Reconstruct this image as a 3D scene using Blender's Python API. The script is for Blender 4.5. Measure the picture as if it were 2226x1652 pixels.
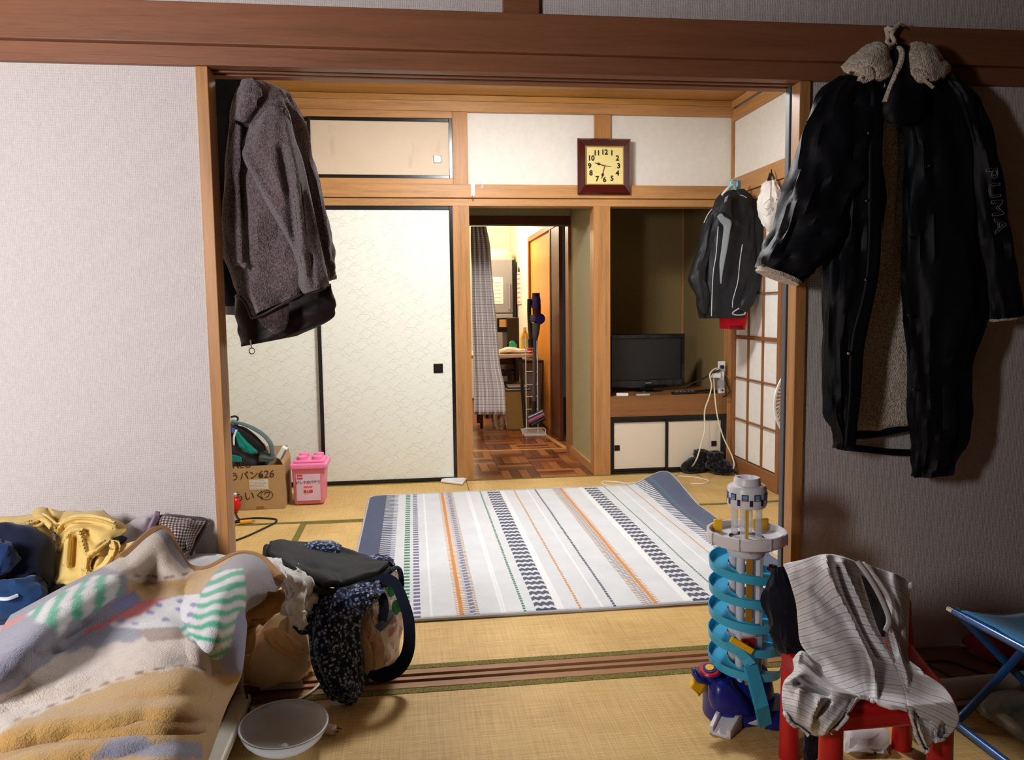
import bpy, math, random
import numpy as np
from mathutils import Vector, Matrix, noise as mnoise
random.seed(7)
for o in list(bpy.data.objects): bpy.data.objects.remove(o)
SC = bpy.context.scene
COL = SC.collection

# ------------------------------------------------------------------ camera
IMG_W, IMG_H, FPX = 2226.0, 1652.0, 1717.83
CAM = Vector((0.5047, -2.2587, 1.1119))
CR = Vector((0.99201849, -0.12550209, -0.01218787))
CU = Vector((0.02339722, 0.08823351, 0.99582499))
CF = Vector((0.12390274, 0.98816197, -0.09046567))
cd = bpy.data.cameras.new('camera'); cam = bpy.data.objects.new('camera', cd); COL.objects.link(cam)
cd.sensor_fit = 'HORIZONTAL'; cd.sensor_width = 36.0; cd.lens = 36.0 * FPX / IMG_W
cd.clip_start = 0.02; cd.clip_end = 60
mm = Matrix.Identity(4)
for i in range(3):
    mm[i][0] = CR[i]; mm[i][1] = CU[i]; mm[i][2] = -CF[i]; mm[i][3] = CAM[i]
cam.matrix_world = mm
SC.camera = cam

# ------------------------------------------------------------------ world, lights, exposure
W = bpy.data.worlds.new('world'); SC.world = W; W.use_nodes = True
W.node_tree.nodes['Background'].inputs[0].default_value = (0.9, 0.92, 1.0, 1)
W.node_tree.nodes['Background'].inputs[1].default_value = 0.02
SC.view_settings.view_transform = 'Standard'; SC.view_settings.look = 'None'
SC.view_settings.exposure = 0.2; SC.view_settings.gamma = 1.0
SC.view_settings.use_curve_mapping = False
def point_light(name, loc, power, color, radius):
    l = bpy.data.lights.new(name, 'POINT'); l.energy = power; l.color = color; l.shadow_soft_size = radius
    o = bpy.data.objects.new(name, l); COL.objects.link(o); o.location = loc
    return o
def disk_light(name, loc, power, color, size, aim):
    l = bpy.data.lights.new(name, 'AREA'); l.shape = 'DISK'; l.size = size; l.energy = power; l.color = color
    o = bpy.data.objects.new(name, l); COL.objects.link(o); o.location = loc
    o.rotation_euler = Vector(aim).to_track_quat('-Z', 'Y').to_euler()
    return o
# shaded ceiling lamp of the far room: most light falls downwards, some leaves sideways through the rim
disk_light('back_room_lamp_light', (0.88, 1.45, 2.345), 34, (0.97, 0.985, 1.0), 0.46, (0, 0, -1))
point_light('back_room_lamp_glow', (0.88, 1.45, 2.26), 40, (0.97, 0.985, 1.0), 0.10)
# added light aimed at the bed and wall; its reflector lamp is made up
disk_light('front_room_added_light', (-0.90, -2.10, 1.46), 52, (1.0, 0.965, 0.97), 0.50, (-0.18, 1, -0.16))
point_light('kitchen_lamp_light', (1.0, 6.0, 2.15), 72, (1.0, 0.86, 0.66), 0.15)

# ------------------------------------------------------------------ photo pixel -> point on a world plane
def _ray(px, py):
    return CF + CR * ((px - IMG_W / 2) / FPX) - CU * ((py - IMG_H / 2) / FPX)
def Y(px, py, y):
    d = _ray(px, py); return CAM + d * ((y - CAM.y) / d.y)
def Z(px, py, z=0.0):
    d = _ray(px, py); return CAM + d * ((z - CAM.z) / d.z)
def X(px, py, x):
    d = _ray(px, py); return CAM + d * ((x - CAM.x) / d.x)

# ------------------------------------------------------------------ colours and node materials
def lin(v):
    v /= 255.0
    return v / 12.92 if v <= 0.04045 else ((v + 0.055) / 1.055) ** 2.4
def rgb(r, g, b): return (lin(r), lin(g), lin(b), 1.0)

class E:
    """a socket with arithmetic"""
    def __init__(s, m, sock): s.m = m; s.s = sock
    def _op(s, op, b=None, c=None):
        n = s.m.nt.nodes.new('ShaderNodeMath'); n.operation = op
        for i, v in enumerate((s, b, c)):
            if v is None: continue
            if isinstance(v, E): s.m.nt.links.new(v.s, n.inputs[i])
            else: n.inputs[i].default_value = v
        return E(s.m, n.outputs[0])
    def __add__(s, b): return s._op('ADD', b)
    def __radd__(s, b): return s._op('ADD', b)
    def __sub__(s, b): return s._op('SUBTRACT', b)
    def __rsub__(s, b): return (s * -1.0) + b
    def __mul__(s, b): return s._op('MULTIPLY', b)
    def __rmul__(s, b): return s._op('MULTIPLY', b)
    def __truediv__(s, b): return s._op('DIVIDE', b)
    def sin(s): return s._op('SINE')
    def frac(s): return s._op('FRACT')
    def floor(s): return s._op('FLOOR')
    def abs(s): return s._op('ABSOLUTE')
    def lt(s, b): return s._op('LESS_THAN', b)
    def gt(s, b): return s._op('GREATER_THAN', b)
    def min(s, b): return s._op('MINIMUM', b)
    def max(s, b): return s._op('MAXIMUM', b)
    def pow(s, b): return s._op('POWER', b)
    def sqrt(s): return s._op('SQRT')
    def band(s, a, b): return s.gt(a) * s.lt(b)

class Mat:
    def __init__(s, name):
        s.mat = bpy.data.materials.new(name); s.mat.use_nodes = True; s.nt = s.mat.node_tree
        s.b = s.nt.nodes['Principled BSDF']; s._tc = None
    def coord(s, kind='Object'):
        if s._tc is None: s._tc = s.nt.nodes.new('ShaderNodeTexCoord')
        return E(s, s._tc.outputs[kind])
    def xyz(s, v):
        n = s.nt.nodes.new('ShaderNodeSeparateXYZ'); s.nt.links.new(v.s, n.inputs[0])
        return E(s, n.outputs[0]), E(s, n.outputs[1]), E(s, n.outputs[2])
    def vec(s, x, y, z=0.0):
        n = s.nt.nodes.new('ShaderNodeCombineXYZ')
        for i, v in enumerate((x, y, z)):
            if isinstance(v, E): s.nt.links.new(v.s, n.inputs[i])
            else: n.inputs[i].default_value = v
        return E(s, n.outputs[0])
    def scale(s, v, sc, rot=(0, 0, 0)):
        n = s.nt.nodes.new('ShaderNodeMapping'); s.nt.links.new(v.s, n.inputs[0])
        n.inputs['Scale'].default_value = sc; n.inputs['Rotation'].default_value = rot
        return E(s, n.outputs[0])
    def noise(s, v, sc, detail=3.0, rough=0.55, dist=0.0):
        n = s.nt.nodes.new('ShaderNodeTexNoise'); s.nt.links.new(v.s, n.inputs['Vector'])
        n.inputs['Scale'].default_value = sc; n.inputs['Detail'].default_value = detail
        n.inputs['Roughness'].default_value = rough; n.inputs['Distortion'].default_value = dist
        return E(s, n.outputs['Fac'])
    def voronoi(s, v, sc, feature='F1', out='Distance', rand=1.0):
        n = s.nt.nodes.new('ShaderNodeTexVoronoi'); s.nt.links.new(v.s, n.inputs['Vector'])
        n.feature = feature; n.inputs['Scale'].default_value = sc; n.inputs['Randomness'].default_value = rand
        return E(s, n.outputs[out])
    def mix(s, fac, a, b, blend='MIX'):
        n = s.nt.nodes.new('ShaderNodeMix'); n.data_type = 'RGBA'; n.blend_type = blend
        for i, v in ((0, fac), (6, a), (7, b)):
            if isinstance(v, E): s.nt.links.new(v.s, n.inputs[i])
            else: n.inputs[i].default_value = v
        return E(s, n.outputs[2])
    def ramp(s, fac, stops, const=False):
        n = s.nt.nodes.new('ShaderNodeValToRGB'); s.nt.links.new(fac.s, n.inputs[0])
        r = n.color_ramp; r.interpolation = 'CONSTANT' if const else 'LINEAR'
        while len(r.elements) > 1: r.elements.remove(r.elements[-1])
        r.elements[0].position = stops[0][0]; r.elements[0].color = stops[0][1]
        for p, c in stops[1:]:
            e = r.elements.new(p); e.color = c
        return E(s, n.outputs[0])
    def done(s, color, rough=0.6, spec=0.3, metal=0.0, bump=None, sheen=0.0, alpha=None, trans=0.0, coat=0.0, emit=None):
        def put(k, v):
            if isinstance(v, E): s.nt.links.new(v.s, s.b.inputs[k])
            else: s.b.inputs[k].default_value = v
        put('Base Color', color); put('Roughness', rough); put('Specular IOR Level', spec); put('Metallic', metal)
        if sheen: put('Sheen Weight', sheen); put('Sheen Roughness', 0.4)
        if alpha is not None: put('Alpha', alpha)
        if trans: put('Transmission Weight', trans)
        if coat: put('Coat Weight', coat); put('Coat Roughness', 0.08)
        if emit: put('Emission Color', emit[0]); put('Emission Strength', emit[1])
        if bump:
            n = s.nt.nodes.new('ShaderNodeBump'); s.nt.links.new(bump[0].s, n.inputs['Height'])
            n.inputs['Strength'].default_value = bump[1]; n.inputs['Distance'].default_value = bump[2]
            s.nt.links.new(n.outputs[0], s.b.inputs['Normal'])
        return s.mat

_cache = {}
def plain(name, col, rough=0.5, spec=0.4, metal=0.0, coat=0.0, var=0.12, vs=40.0):
    """plain colour with a little mottling and relief"""
    if name in _cache: return _cache[name]
    m = Mat(name); v = m.coord('Object')
    f = m.noise(v, vs, 3.0)
    dark = tuple(x * (1 - var) for x in col[:3]) + (1,)
    lite = tuple(min(1, x * (1 + var)) for x in col[:3]) + (1,)
    _cache[name] = m.done(m.mix(f, dark, lite), rough, spec, metal, bump=(f, 0.05, 0.002), coat=coat)
    return _cache[name]
def fabric(name, col, rough=0.9, weave=900.0, var=0.15, sheen=0.2, bs=0.25):
    if name in _cache: return _cache[name]
    m = Mat(name); v = m.coord('Object')
    f = m.noise(v, 14.0, 4.0); g = m.noise(v, weave * 0.35, 2.0)
    dark = tuple(x * (1 - var) for x in col[:3]) + (1,)
    lite = tuple(min(1, x * (1 + var)) for x in col[:3]) + (1,)
    _cache[name] = m.done(m.mix(f * 0.6 + g * 0.4, dark, lite), rough, 0.2, bump=(g, bs, 0.0015), sheen=sheen)
    return _cache[name]
def wood(name, base, axis='z', var=0.28, rough=0.45, spec=0.35, scale=1.0, coat=0.0):
    key = name + axis
    if key in _cache: return _cache[key]
    m = Mat(key); v = m.coord('Object')
    st = {'x': (0.7, 14, 14), 'y': (14, 0.7, 14), 'z': (14, 14, 0.7)}[axis]
    sv = m.scale(v, tuple(q * scale for q in st))
    g = m.noise(sv, 2.2, 5.0, 0.6, 0.6)
    fine = m.noise(m.scale(v, tuple(q * scale * 6 for q in st)), 3.0, 2.0)
    big = m.noise(m.scale(v, (1.3, 1.3, 1.3)), 1.1, 2.0)
    f = g * 0.6 + fine * 0.25 + big * 0.15
    d = tuple(x * (1 - var * 1.6) for x in base[:3]) + (1,)
    l = tuple(min(1, x * (1 + var)) for x in base[:3]) + (1,)
    _cache[key] = m.done(m.ramp(f, [(0.3, d), (0.48, base), (0.68, l)]), rough, spec, bump=(fine, 0.06, 0.002), coat=coat)
    return _cache[key]

# ------------------------------------------------------------------ mesh building
def cr_curve(P, n):
    """Catmull-Rom through the points P (k x d array) with n samples per span"""
    P = np.asarray(P, float); k = len(P)
    if k == 1: return P
    Q = np.vstack([2 * P[0] - P[1], P, 2 * P[-1] - P[-2]])
    out = []
    for i in range(k - 1):
        p0, p1, p2, p3 = Q[i:i + 4]
        for t in np.linspace(0, 1, n, endpoint=False):
            out.append(0.5 * ((2 * p1) + (-p0 + p2) * t + (2 * p0 - 5 * p1 + 4 * p2 - p3) * t * t + (-p0 + 3 * p1 - 3 * p2 + p3) * t ** 3))
    out.append(P[-1])
    return np.array(out)

def fbm(x, y, z, oct=3):
    s = 0.0; a = 1.0; f = 1.0
    for _ in range(oct):
        s += a * mnoise.noise(Vector((x * f, y * f, z * f))); a *= 0.5; f *= 2.1
    return s

class MB:
    def __init__(s): s.v = []; s.f = []; s.uv = {}; s.sm = []
    def add(s, verts, faces, uvs=None, smooth=False):
        o = len(s.v); s.v += [tuple(p) for p in verts]
        for f in faces:
            s.f.append(tuple(i + o for i in f)); s.sm.append(smooth)
        if uvs is not None:
            for i, u in enumerate(uvs): s.uv[o + i] = u
        return s
    def box(s, x0, x1, y0, y1, z0, z1):
        if x0 > x1: x0, x1 = x1, x0
        if y0 > y1: y0, y1 = y1, y0
        if z0 > z1: z0, z1 = z1, z0
        v = [(x, y, z) for z in (z0, z1) for y in (y0, y1) for x in (x0, x1)]
        return s.add(v, [(0, 2, 3, 1), (4, 5, 7, 6), (0, 1, 5, 4), (2, 6, 7, 3), (0, 4, 6, 2), (1, 3, 7, 5)])
    def obox(s, c, ax, ay, az):
        """oriented box: centre and three half axes"""
        c, ax, ay, az = map(Vector, (c, ax, ay, az))
        v = [c + ax * i + ay * j + az * k for k in (-1, 1) for j in (-1, 1) for i in (-1, 1)]
        return s.add(v, [(0, 2, 3, 1), (4, 5, 7, 6), (0, 1, 5, 4), (2, 6, 7, 3), (0, 4, 6, 2), (1, 3, 7, 5)])
    def bar(s, a, b, w, h, up=(0, 0, 1)):
        a, b = Vector(a), Vector(b); d = (b - a); L = d.length; d.normalize()
        u = Vector(up); sx = d.cross(u)
        if sx.length < 1e-4: sx = d.cross(Vector((1, 0, 0)))
        sx.normalize(); uu = sx.cross(d)
        return s.obox((a + b) / 2, d * L / 2, sx * w / 2, uu * h / 2)
    def tube(s, pts, r, n=8, smooth=True, samples=0, cap=True, closed=False, flat=1.0, up=None):
        P = [np.array(p, float) for p in pts]
        if samples: P = list(cr_curve(P, samples))
        rs = r if isinstance(r, (list, tuple, np.ndarray)) else [r] * len(P)
        if len(rs) != len(P): rs = np.interp(np.linspace(0, 1, len(P)), np.linspace(0, 1, len(rs)), rs)
        k = len(P); verts = []; prev = None
        for i in range(k):
            if closed: t = P[(i + 1) % k] - P[i - 1]
            else: t = P[min(i + 1, k - 1)] - P[max(i - 1, 0)]
            t = Vector(t); t.normalize()
            if prev is None:
                a = Vector(up) if up else (Vector((0, 0, 1)) if abs(t.z) < 0.9 else Vector((1, 0, 0)))
                nrm = a - t * a.dot(t)
            else: nrm = prev - t * prev.dot(t)
            nrm.normalize(); prev = nrm; bi = t.cross(nrm)
            for j in range(n):
                an = 2 * math.pi * j / n
                verts.append(Vector(P[i]) + (nrm * math.cos(an) * flat + bi * math.sin(an)) * rs[i])
        faces = []
        for i in range(k if closed else k - 1):
            for j in range(n):
                a = i * n + j; b = i * n + (j + 1) % n; c = ((i + 1) % k) * n + (j + 1) % n; d = ((i + 1) % k) * n + j
                faces.append((a, b, c, d))
        s.add(verts, faces, smooth=smooth)
        if cap and not closed:
            o = len(s.v) - len(verts)
            s.f.append(tuple(o + j for j in range(n))[::-1]); s.sm.append(False)
            s.f.append(tuple(o + (k - 1) * n + j for j in range(n))); s.sm.append(False)
        return s
    def lathe(s, prof, c=(0, 0, 0), n=32, smooth=True, ax=None, a0=0.0, a1=2 * math.pi):
        """prof: list of (radius, height) around axis ax (default z) at c"""
        c = Vector(c); az = Vector(ax).normalized() if ax else Vector((0, 0, 1))
        t = Vector((1, 0, 0)) if abs(az.x) < 0.9 else Vector((0, 1, 0))
        e1 = (t - az * t.dot(az)).normalized(); e2 = az.cross(e1)
        full = abs(a1 - a0 - 2 * math.pi) < 1e-6; m = n if full else n + 1
        verts = []
        for (r, h) in prof:
            for j in range(m):
                an = a0 + (a1 - a0) * j / n
                verts.append(c + az * h + (e1 * math.cos(an) + e2 * math.sin(an)) * r)
        faces = []
        for i in range(len(prof) - 1):
            for j in range(n):
                j2 = (j + 1) % m if full else j + 1
                faces.append((i * m + j, i * m + j2, (i + 1) * m + j2, (i + 1) * m + j))
        return s.add(verts, faces, smooth=smooth)
    def ball(s, c, rx, ry=None, rz=None, n=16, k=10):
        ry = ry or rx; rz = rz or rx; c = Vector(c); verts = []; faces = []
        for i in range(k + 1):
            th = math.pi * i / k
            for j in range(n):
                an = 2 * math.pi * j / n
                verts.append(c + Vector((rx * math.sin(th) * math.cos(an), ry * math.sin(th) * math.sin(an), rz * math.cos(th))))
        for i in range(k):
            for j in range(n):
                faces.append((i * n + j, (i + 1) * n + j, (i + 1) * n + (j + 1) % n, i * n + (j + 1) % n))
        return s.add(verts, faces, smooth=True)
    def prism(s, poly, off, smooth=False):
        """polygon of 3D points extruded by the vector off"""
        off = Vector(off); P = [Vector(p) for p in poly]; n = len(P)
        v = P + [p + off for p in P]
        f = [tuple(range(n))[::-1], tuple(range(n, 2 * n))] + [(i, (i + 1) % n, n + (i + 1) % n, n + i) for i in range(n)]
        return s.add(v, f, smooth=smooth)
    def patch(s, grid, su=6, sv=6, wr=(), seed=0.0, wscale=(1, 1)):
        """smooth cloth patch through a grid of points (rows of equal length); wr: list of (amplitude, fu, fv)"""
        G = np.array([[tuple(p) for p in row] for row in grid], float)
        A = np.array([cr_curve(row, su) for row in G])
        A = np.array([cr_curve(A[:, j], sv) for j in range(A.shape[1])]).transpose(1, 0, 2)
        R, C = A.shape[:2]
        if wr:
            du = np.gradient(A, axis=1); dv = np.gradient(A, axis=0); N = np.cross(du, dv)
            N /= np.linalg.norm(N, axis=2, keepdims=True) + 1e-9
            for i in range(R):
                for j in range(C):
                    u = j / (C - 1); v = i / (R - 1); d = 0.0
                    for w in wr:
                        a, fu, fv = w[:3]; q = fbm(u * fu + seed, v * fv + seed * 1.7, seed + fu, 2)
                        d += a * (q if len(w) == 3 else (0.35 - abs(q)) * 2)
                    A[i, j] += N[i, j] * d
        verts = A.reshape(-1, 3)
        uvs = [(j / (C - 1), i / (R - 1)) for i in range(R) for j in range(C)]
        faces = [(i * C + j, i * C + j + 1, (i + 1) * C + j + 1, (i + 1) * C + j) for i in range(R - 1) for j in range(C - 1)]
        return s.add(verts, faces, uvs, True)
    def drape(s, grid, ridges=(), su=8, sv=8, org=(0, 0), sc=1.0, wr=(), seed=0.0, rest=None):
        """cloth patch through a grid of (px, py, depth y); ridges: (polyline, height towards the viewer side, width)"""
        G = np.array(grid, float); A = np.array([cr_curve(r, su) for r in G]); A = np.array([cr_curve(A[:, j], sv) for j in range(A.shape[1])]).transpose(1, 0, 2)
        R, C = A.shape[:2]; PX, PY, DP = A[:, :, 0], A[:, :, 1], A[:, :, 2].copy()
        for (pl, h, w) in ridges:
            pl = cr_curve(np.array(pl, float), 5); best = np.full(PX.shape, 1e9)
            for (x0, y0), (x1, y1) in zip(pl[:-1], pl[1:]):
                dx, dy = x1 - x0, y1 - y0; t = np.clip(((PX - x0) * dx + (PY - y0) * dy) / (dx * dx + dy * dy + 1e-9), 0, 1)
                best = np.minimum(best, np.hypot(PX - x0 - dx * t, PY - y0 - dy * t))
            DP -= h * np.exp(-(best / w) ** 2)
        verts = []; uvs = []
        for i in range(R):
            for j in range(C):
                d = DP[i, j]; u = j / (C - 1); v = i / (R - 1)
                for (a, fu, fv) in wr: d -= a * fbm(u * fu + seed, v * fv + seed, seed, 2)
                q = Y(org[0] + PX[i, j] * sc, org[1] + PY[i, j] * sc, d)
                if rest and q.z < rest[0] and q.y > rest[1]:          # lie on the seat instead of sinking into it
                    q2 = Z(org[0] + PX[i, j] * sc, org[1] + PY[i, j] * sc, rest[0] + .012 * max(0, DP[i, j] * -1 - .5))
                    if q2.y > rest[1] - .02: q = q2
                    else: q = Y(org[0] + PX[i, j] * sc, org[1] + PY[i, j] * sc, min(d, rest[1] - .02))
                verts.append(q); uvs.append((u, v))
        faces = [(i * C + j, (i + 1) * C + j, (i + 1) * C + j + 1, i * C + j + 1) for i in range(R - 1) for j in range(C - 1)]
        return s.add(verts, faces, uvs, True)
    def loft(s, rows, n=40, sub=5, wr=(), seed=0.0, cap0=True, cap1=True, sq=2.4):
        """closed fabric tube: rows of (left point, right point, half thickness)"""
        L = np.array([list(r[0]) + list(r[1]) + [r[2]] for r in rows], float)
        L = cr_curve(L, sub); R = len(L); verts = []; uvs = []
        ths = [2 * math.pi * j / n for j in range(n)]
        for i, q in enumerate(L):
            a = Vector(q[:3]); b = Vector(q[3:6]); c = (a + b) / 2; h = (b - a) / 2
            j0 = L[max(i - 1, 0)]; j1 = L[min(i + 1, R - 1)]
            ax = Vector((j1[:3] + j1[3:6] - j0[:3] - j0[3:6]))
            if ax.length < 1e-6: ax = Vector((0, 0, -1))
            ax.normalize(); t = ax.cross(h)
            if t.length < 1e-7: t = Vector((0, 1, 0))
            t.normalize(); t *= q[6]
            for j, th in enumerate(ths):
                ct, st = math.cos(th), math.sin(th); e = 2.0 / sq
                x = math.copysign(abs(ct) ** e, ct); y = math.copysign(abs(st) ** e, st)
                p = c + h * x + t * y
                d = 0.0
                for w in wr:
                    am, fu, fv = w[:3]; g = fbm(math.cos(th) * fu + seed, math.sin(th) * fu + seed, i / (R - 1) * fv + seed, 2)
                    d += am * (g if len(w) == 3 else (0.35 - abs(g)) * 2)
                nrm = (h.normalized() * ct + t.normalized() * st) if h.length > 1e-6 else t.normalized() * st
                verts.append(p + nrm * d); uvs.append((j / n, i / (R - 1)))
        faces = [(i * n + j, i * n + (j + 1) % n, (i + 1) * n + (j + 1) % n, (i + 1) * n + j) for i in range(R - 1) for j in range(n)]
        if cap0: faces.append(tuple(range(n))[::-1])
        if cap1: faces.append(tuple((R - 1) * n + j for j in range(n)))
        return s.add(verts, faces, uvs, True)
    def build(s, name, mat, parent=None, bevel=0.0, solid=0.0, subsurf=0, sharp=40, seg=2, off=-1.0):
        me = bpy.data.meshes.new(name)
        org = Vector((0, 0, 0))
        root = parent
        while root is not None: org += Vector(root.location); root = root.parent
        if parent is None:
            A = np.array(s.v); lo = A.min(0); hi = A.max(0)
            org = Vector(((lo[0] + hi[0]) / 2, (lo[1] + hi[1]) / 2, lo[2]))
        me.from_pydata([tuple(Vector(p) - org) for p in s.v], [], s.f)
        me.polygons.foreach_set('use_smooth', s.sm)
        if s.uv:
            ul = me.uv_layers.new(name='UVMap')
            for lp in me.loops: ul.data[lp.index].uv = s.uv.get(lp.vertex_index, (0, 0))
        me.update()
        if sharp and any(s.sm): me.set_sharp_from_angle(angle=math.radians(sharp))
        o = bpy.data.objects.new(name, me); COL.objects.link(o)
        if parent is None: o.location = org
        else: o.parent = parent
        if isinstance(mat, (list, tuple)):
            for q in mat: me.materials.append(q)
        else: me.materials.append(mat)
        if solid:
            md = o.modifiers.new('solid', 'SOLIDIFY'); md.thickness = solid; md.offset = off
        if subsurf:
            md = o.modifiers.new('sub', 'SUBSURF'); md.levels = subsurf; md.render_levels = subsurf
        if bevel:
            md = o.modifiers.new('bevel', 'BEVEL'); md.width = bevel; md.segments = seg; md.limit_method = 'ANGLE'
            md.angle_limit = math.radians(50)
        return o

GROUPS = {'power_cord': 'loose cords on floor and shelf', 'remote_control': 'remotes on the alcove shelf', 'pillow': 'pillows on the bed', 'slipper': 'pair of black slippers', 'wall_hook': 'small hooks on the rail'}
def tag(o, label, cat=None, group=None, kind=None):
    group = group or GROUPS.get(o.name.split('.')[0])
    o['label'] = label
    if cat: o['category'] = cat
    if group: o['group'] = group
    if kind: o['kind'] = kind
    return o
def thing(name, label, cat, loc, group=None, kind=None):
    o = bpy.data.objects.new(name, None); COL.objects.link(o); o.location = loc; o.empty_display_size = 0.05
    return tag(o, label, cat, group, kind)
def struct(o, label, cat): return tag(o, label, cat, None, 'structure')
def B(*a): return MB().box(*a)
def share(src, name, parent, delta):
    """another object with the same mesh, moved by delta"""
    o = src.copy(); o.name = name; COL.objects.link(o); o.parent = parent
    o.location = Vector(src.location) + Vector(delta); return o
def text_mesh(txt, size, extrude=0.0008, offset=0.0, outline=False, res=3):
    cu = bpy.data.curves.new('txt', 'FONT'); cu.body = txt; cu.size = size; cu.extrude = extrude; cu.offset = offset
    cu.align_x = 'CENTER'; cu.align_y = 'CENTER'; cu.resolution_u = res
    if outline: cu.fill_mode = 'NONE'; cu.bevel_depth = outline; cu.extrude = 0; cu.bevel_resolution = 0
    o = bpy.data.objects.new('txt', cu); COL.objects.link(o)
    dg = bpy.context.evaluated_depsgraph_get(); me = bpy.data.meshes.new_from_object(o.evaluated_get(dg))
    bpy.data.objects.remove(o); bpy.data.curves.remove(cu)
    return me
def lettering(name, txt, size, c, ex, ey, mat, parent, **kw):
    """text centred at c with right axis ex and up axis ey, as a mesh part"""
    me = text_mesh(txt, size, **kw); c, ex, ey = Vector(c), Vector(ex).normalized(), Vector(ey).normalized(); ez = ex.cross(ey)
    org = Vector((0, 0, 0)); r = parent
    while r is not None: org += Vector(r.location); r = r.parent
    for v in me.vertices: v.co = c + ex * v.co.x + ey * v.co.y + ez * v.co.z - org
    me.materials.clear(); me.materials.append(mat)
    o = bpy.data.objects.new(name, me); COL.objects.link(o); o.parent = parent
    return o
# ------------------------------------------------------------------ the setting
D = 2.805; XR = 2.627; HK = 1.765; CZ = 2.43
def wallpaper():
    m = Mat('woven_wallpaper'); v = m.coord('Object'); x, y, z = m.xyz(v)
    n = m.noise(v, 60.0, 3.0)
    a = ((x + n * 0.004) * 1250.0).sin(); b = ((z + n * 0.004) * 900.0).sin()
    g = m.noise(m.scale(v, (420, 420, 60)), 1.0, 2.0); g2 = m.noise(m.scale(v, (60, 60, 420)), 1.0, 2.0)
    h = a * 0.12 + b * 0.12 + g * 0.5 + g2 * 0.4
    col = m.mix(g * 0.5 + g2 * 0.5, rgb(172, 164, 162), rgb(222, 214, 210))
    return m.done(col, 0.85, 0.2, bump=(h, 0.8, 0.0024))
def plaster(name, c0, c1, sc=24.0):
    m = Mat(name); v = m.coord('Object')
    n = m.noise(v, sc, 5.0, 0.65); f = m.noise(v, 160.0, 2.0)
    return m.done(m.mix(n, c0, c1), 0.85, 0.15, bump=(f * 0.6 + n * 0.4, 0.15, 0.002))
WALLP = wallpaper()
PLW = plaster('white_plaster', rgb(222, 216, 204), rgb(240, 236, 226))
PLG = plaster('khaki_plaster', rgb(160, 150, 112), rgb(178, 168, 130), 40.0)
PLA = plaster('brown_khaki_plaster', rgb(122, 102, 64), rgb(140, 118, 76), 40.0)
PLK = plaster('kitchen_plaster', rgb(232, 220, 196), rgb(244, 234, 214))
POST = rgb(172, 122, 72); BEAM = rgb(128, 82, 56); KAM = rgb(178, 130, 80); CEI = rgb(166, 118, 58)
WZ = wood('post_wood', POST, 'z'); WX = wood('post_wood', KAM, 'x'); WYY = wood('side_wood', KAM, 'y')
BX = wood('beam_wood', BEAM, 'x', 0.22); CX = wood('ceiling_wood', CEI, 'x', 0.3)
BLK = plain('black_lacquer', rgb(14, 14, 17), 0.25, 0.5)
def tatami():
    m = Mat('tatami_rush'); v = m.coord('Object'); x, y, z = m.xyz(v)
    n1 = m.noise(m.scale(v, (6, 260, 1)), 1.0, 3.0); n2 = m.noise(m.scale(v, (160, 5, 1)), 1.0, 2.0)
    big = m.noise(v, 3.0, 3.0)
    rows = ((y + n1 * 0.002) * 1250.0).sin(); cols = (x * 390.0).sin().abs()
    f = n1 * 0.5 + n2 * 0.3 + big * 0.35 - 0.08 + rows * 0.05
    col = m.ramp(f, [(0.25, rgb(160, 126, 74)), (0.5, rgb(206, 170, 106)), (0.75, rgb(232, 202, 138))])
    return m.done(col, 0.55, 0.35, bump=(rows * 0.4 + cols * 0.35 + n1 * 0.4, 0.35, 0.002))
TAT = tatami()
def heri():
    m = Mat('mat_border_cloth'); v = m.coord('Object')
    a = m.voronoi(v, 180.0); n = m.noise(v, 90.0, 2.0)
    return m.done(m.mix((a * 1.4 + n * 0.5 - 0.35), rgb(54, 52, 20), rgb(136, 124, 62)), 0.8, 0.2, bump=(a, 0.4, 0.002))
HERI = heri()
SUB = plain('subfloor', rgb(70, 55, 40), 0.9)

# floors: slab with tatami mats
def mats(name, label, slab, spec):
    fl = struct(B(*slab, -0.09, -0.045).build(name, SUB), label, 'floor')
    for (x0, x1, y0, y1, ax) in spec:
        g = 0.0012
        mt = B(x0 + g, x1 - g, y0 + g, y1 - g, -0.045, 0.0).build('tatami_mat', TAT, fl, bevel=0.003)
        w = 0.03
        if ax == 'x':
            B(x0 + g, x1 - g, y0 + g, y0 + w, 0.0, 0.0014).build('border', HERI, mt)
            B(x0 + g, x1 - g, y1 - w, y1 - g, 0.0, 0.0014).build('border', HERI, mt)
        else:
            B(x0 + g, x0 + w, y0 + g, y1 - g, 0.0, 0.0014).build('border', HERI, mt)
            B(x1 - w, x1 - g, y0 + g, y1 - g, 0.0, 0.0014).build('border', HERI, mt)
    return fl
mats('floor', 'straw tatami floor of the near room in front of the threshold', (-1.75, 2.95, -3.0, -0.002),
     [(-0.15, 1.75, -0.95, -0.002, 'x'), (-1.75, -0.15, -0.95, -0.002, 'x'), (1.75, 2.95, -1.9, -0.002, 'y'),
      (-1.75, -0.15, -1.9, -0.95, 'x'), (-0.15, 1.75, -1.9, -0.95, 'x'), (-1.75, 2.95, -3.0, -1.9, 'x')])
mats('floor', 'straw tatami floor of the far room under the striped rug', (-0.97, XR, 0.122, D),
     [(-0.97, 0.83, 1.92, D, 'x'), (0.83, XR, 1.92, D, 'x'), (-0.97, -0.07, 0.122, 1.92, 'y'),
      (-0.07, 1.73, 0.122, 1.02, 'x'), (-0.07, 1.73, 1.02, 1.92, 'x'), (1.73, XR, 0.122, 1.92, 'y')])
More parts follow.
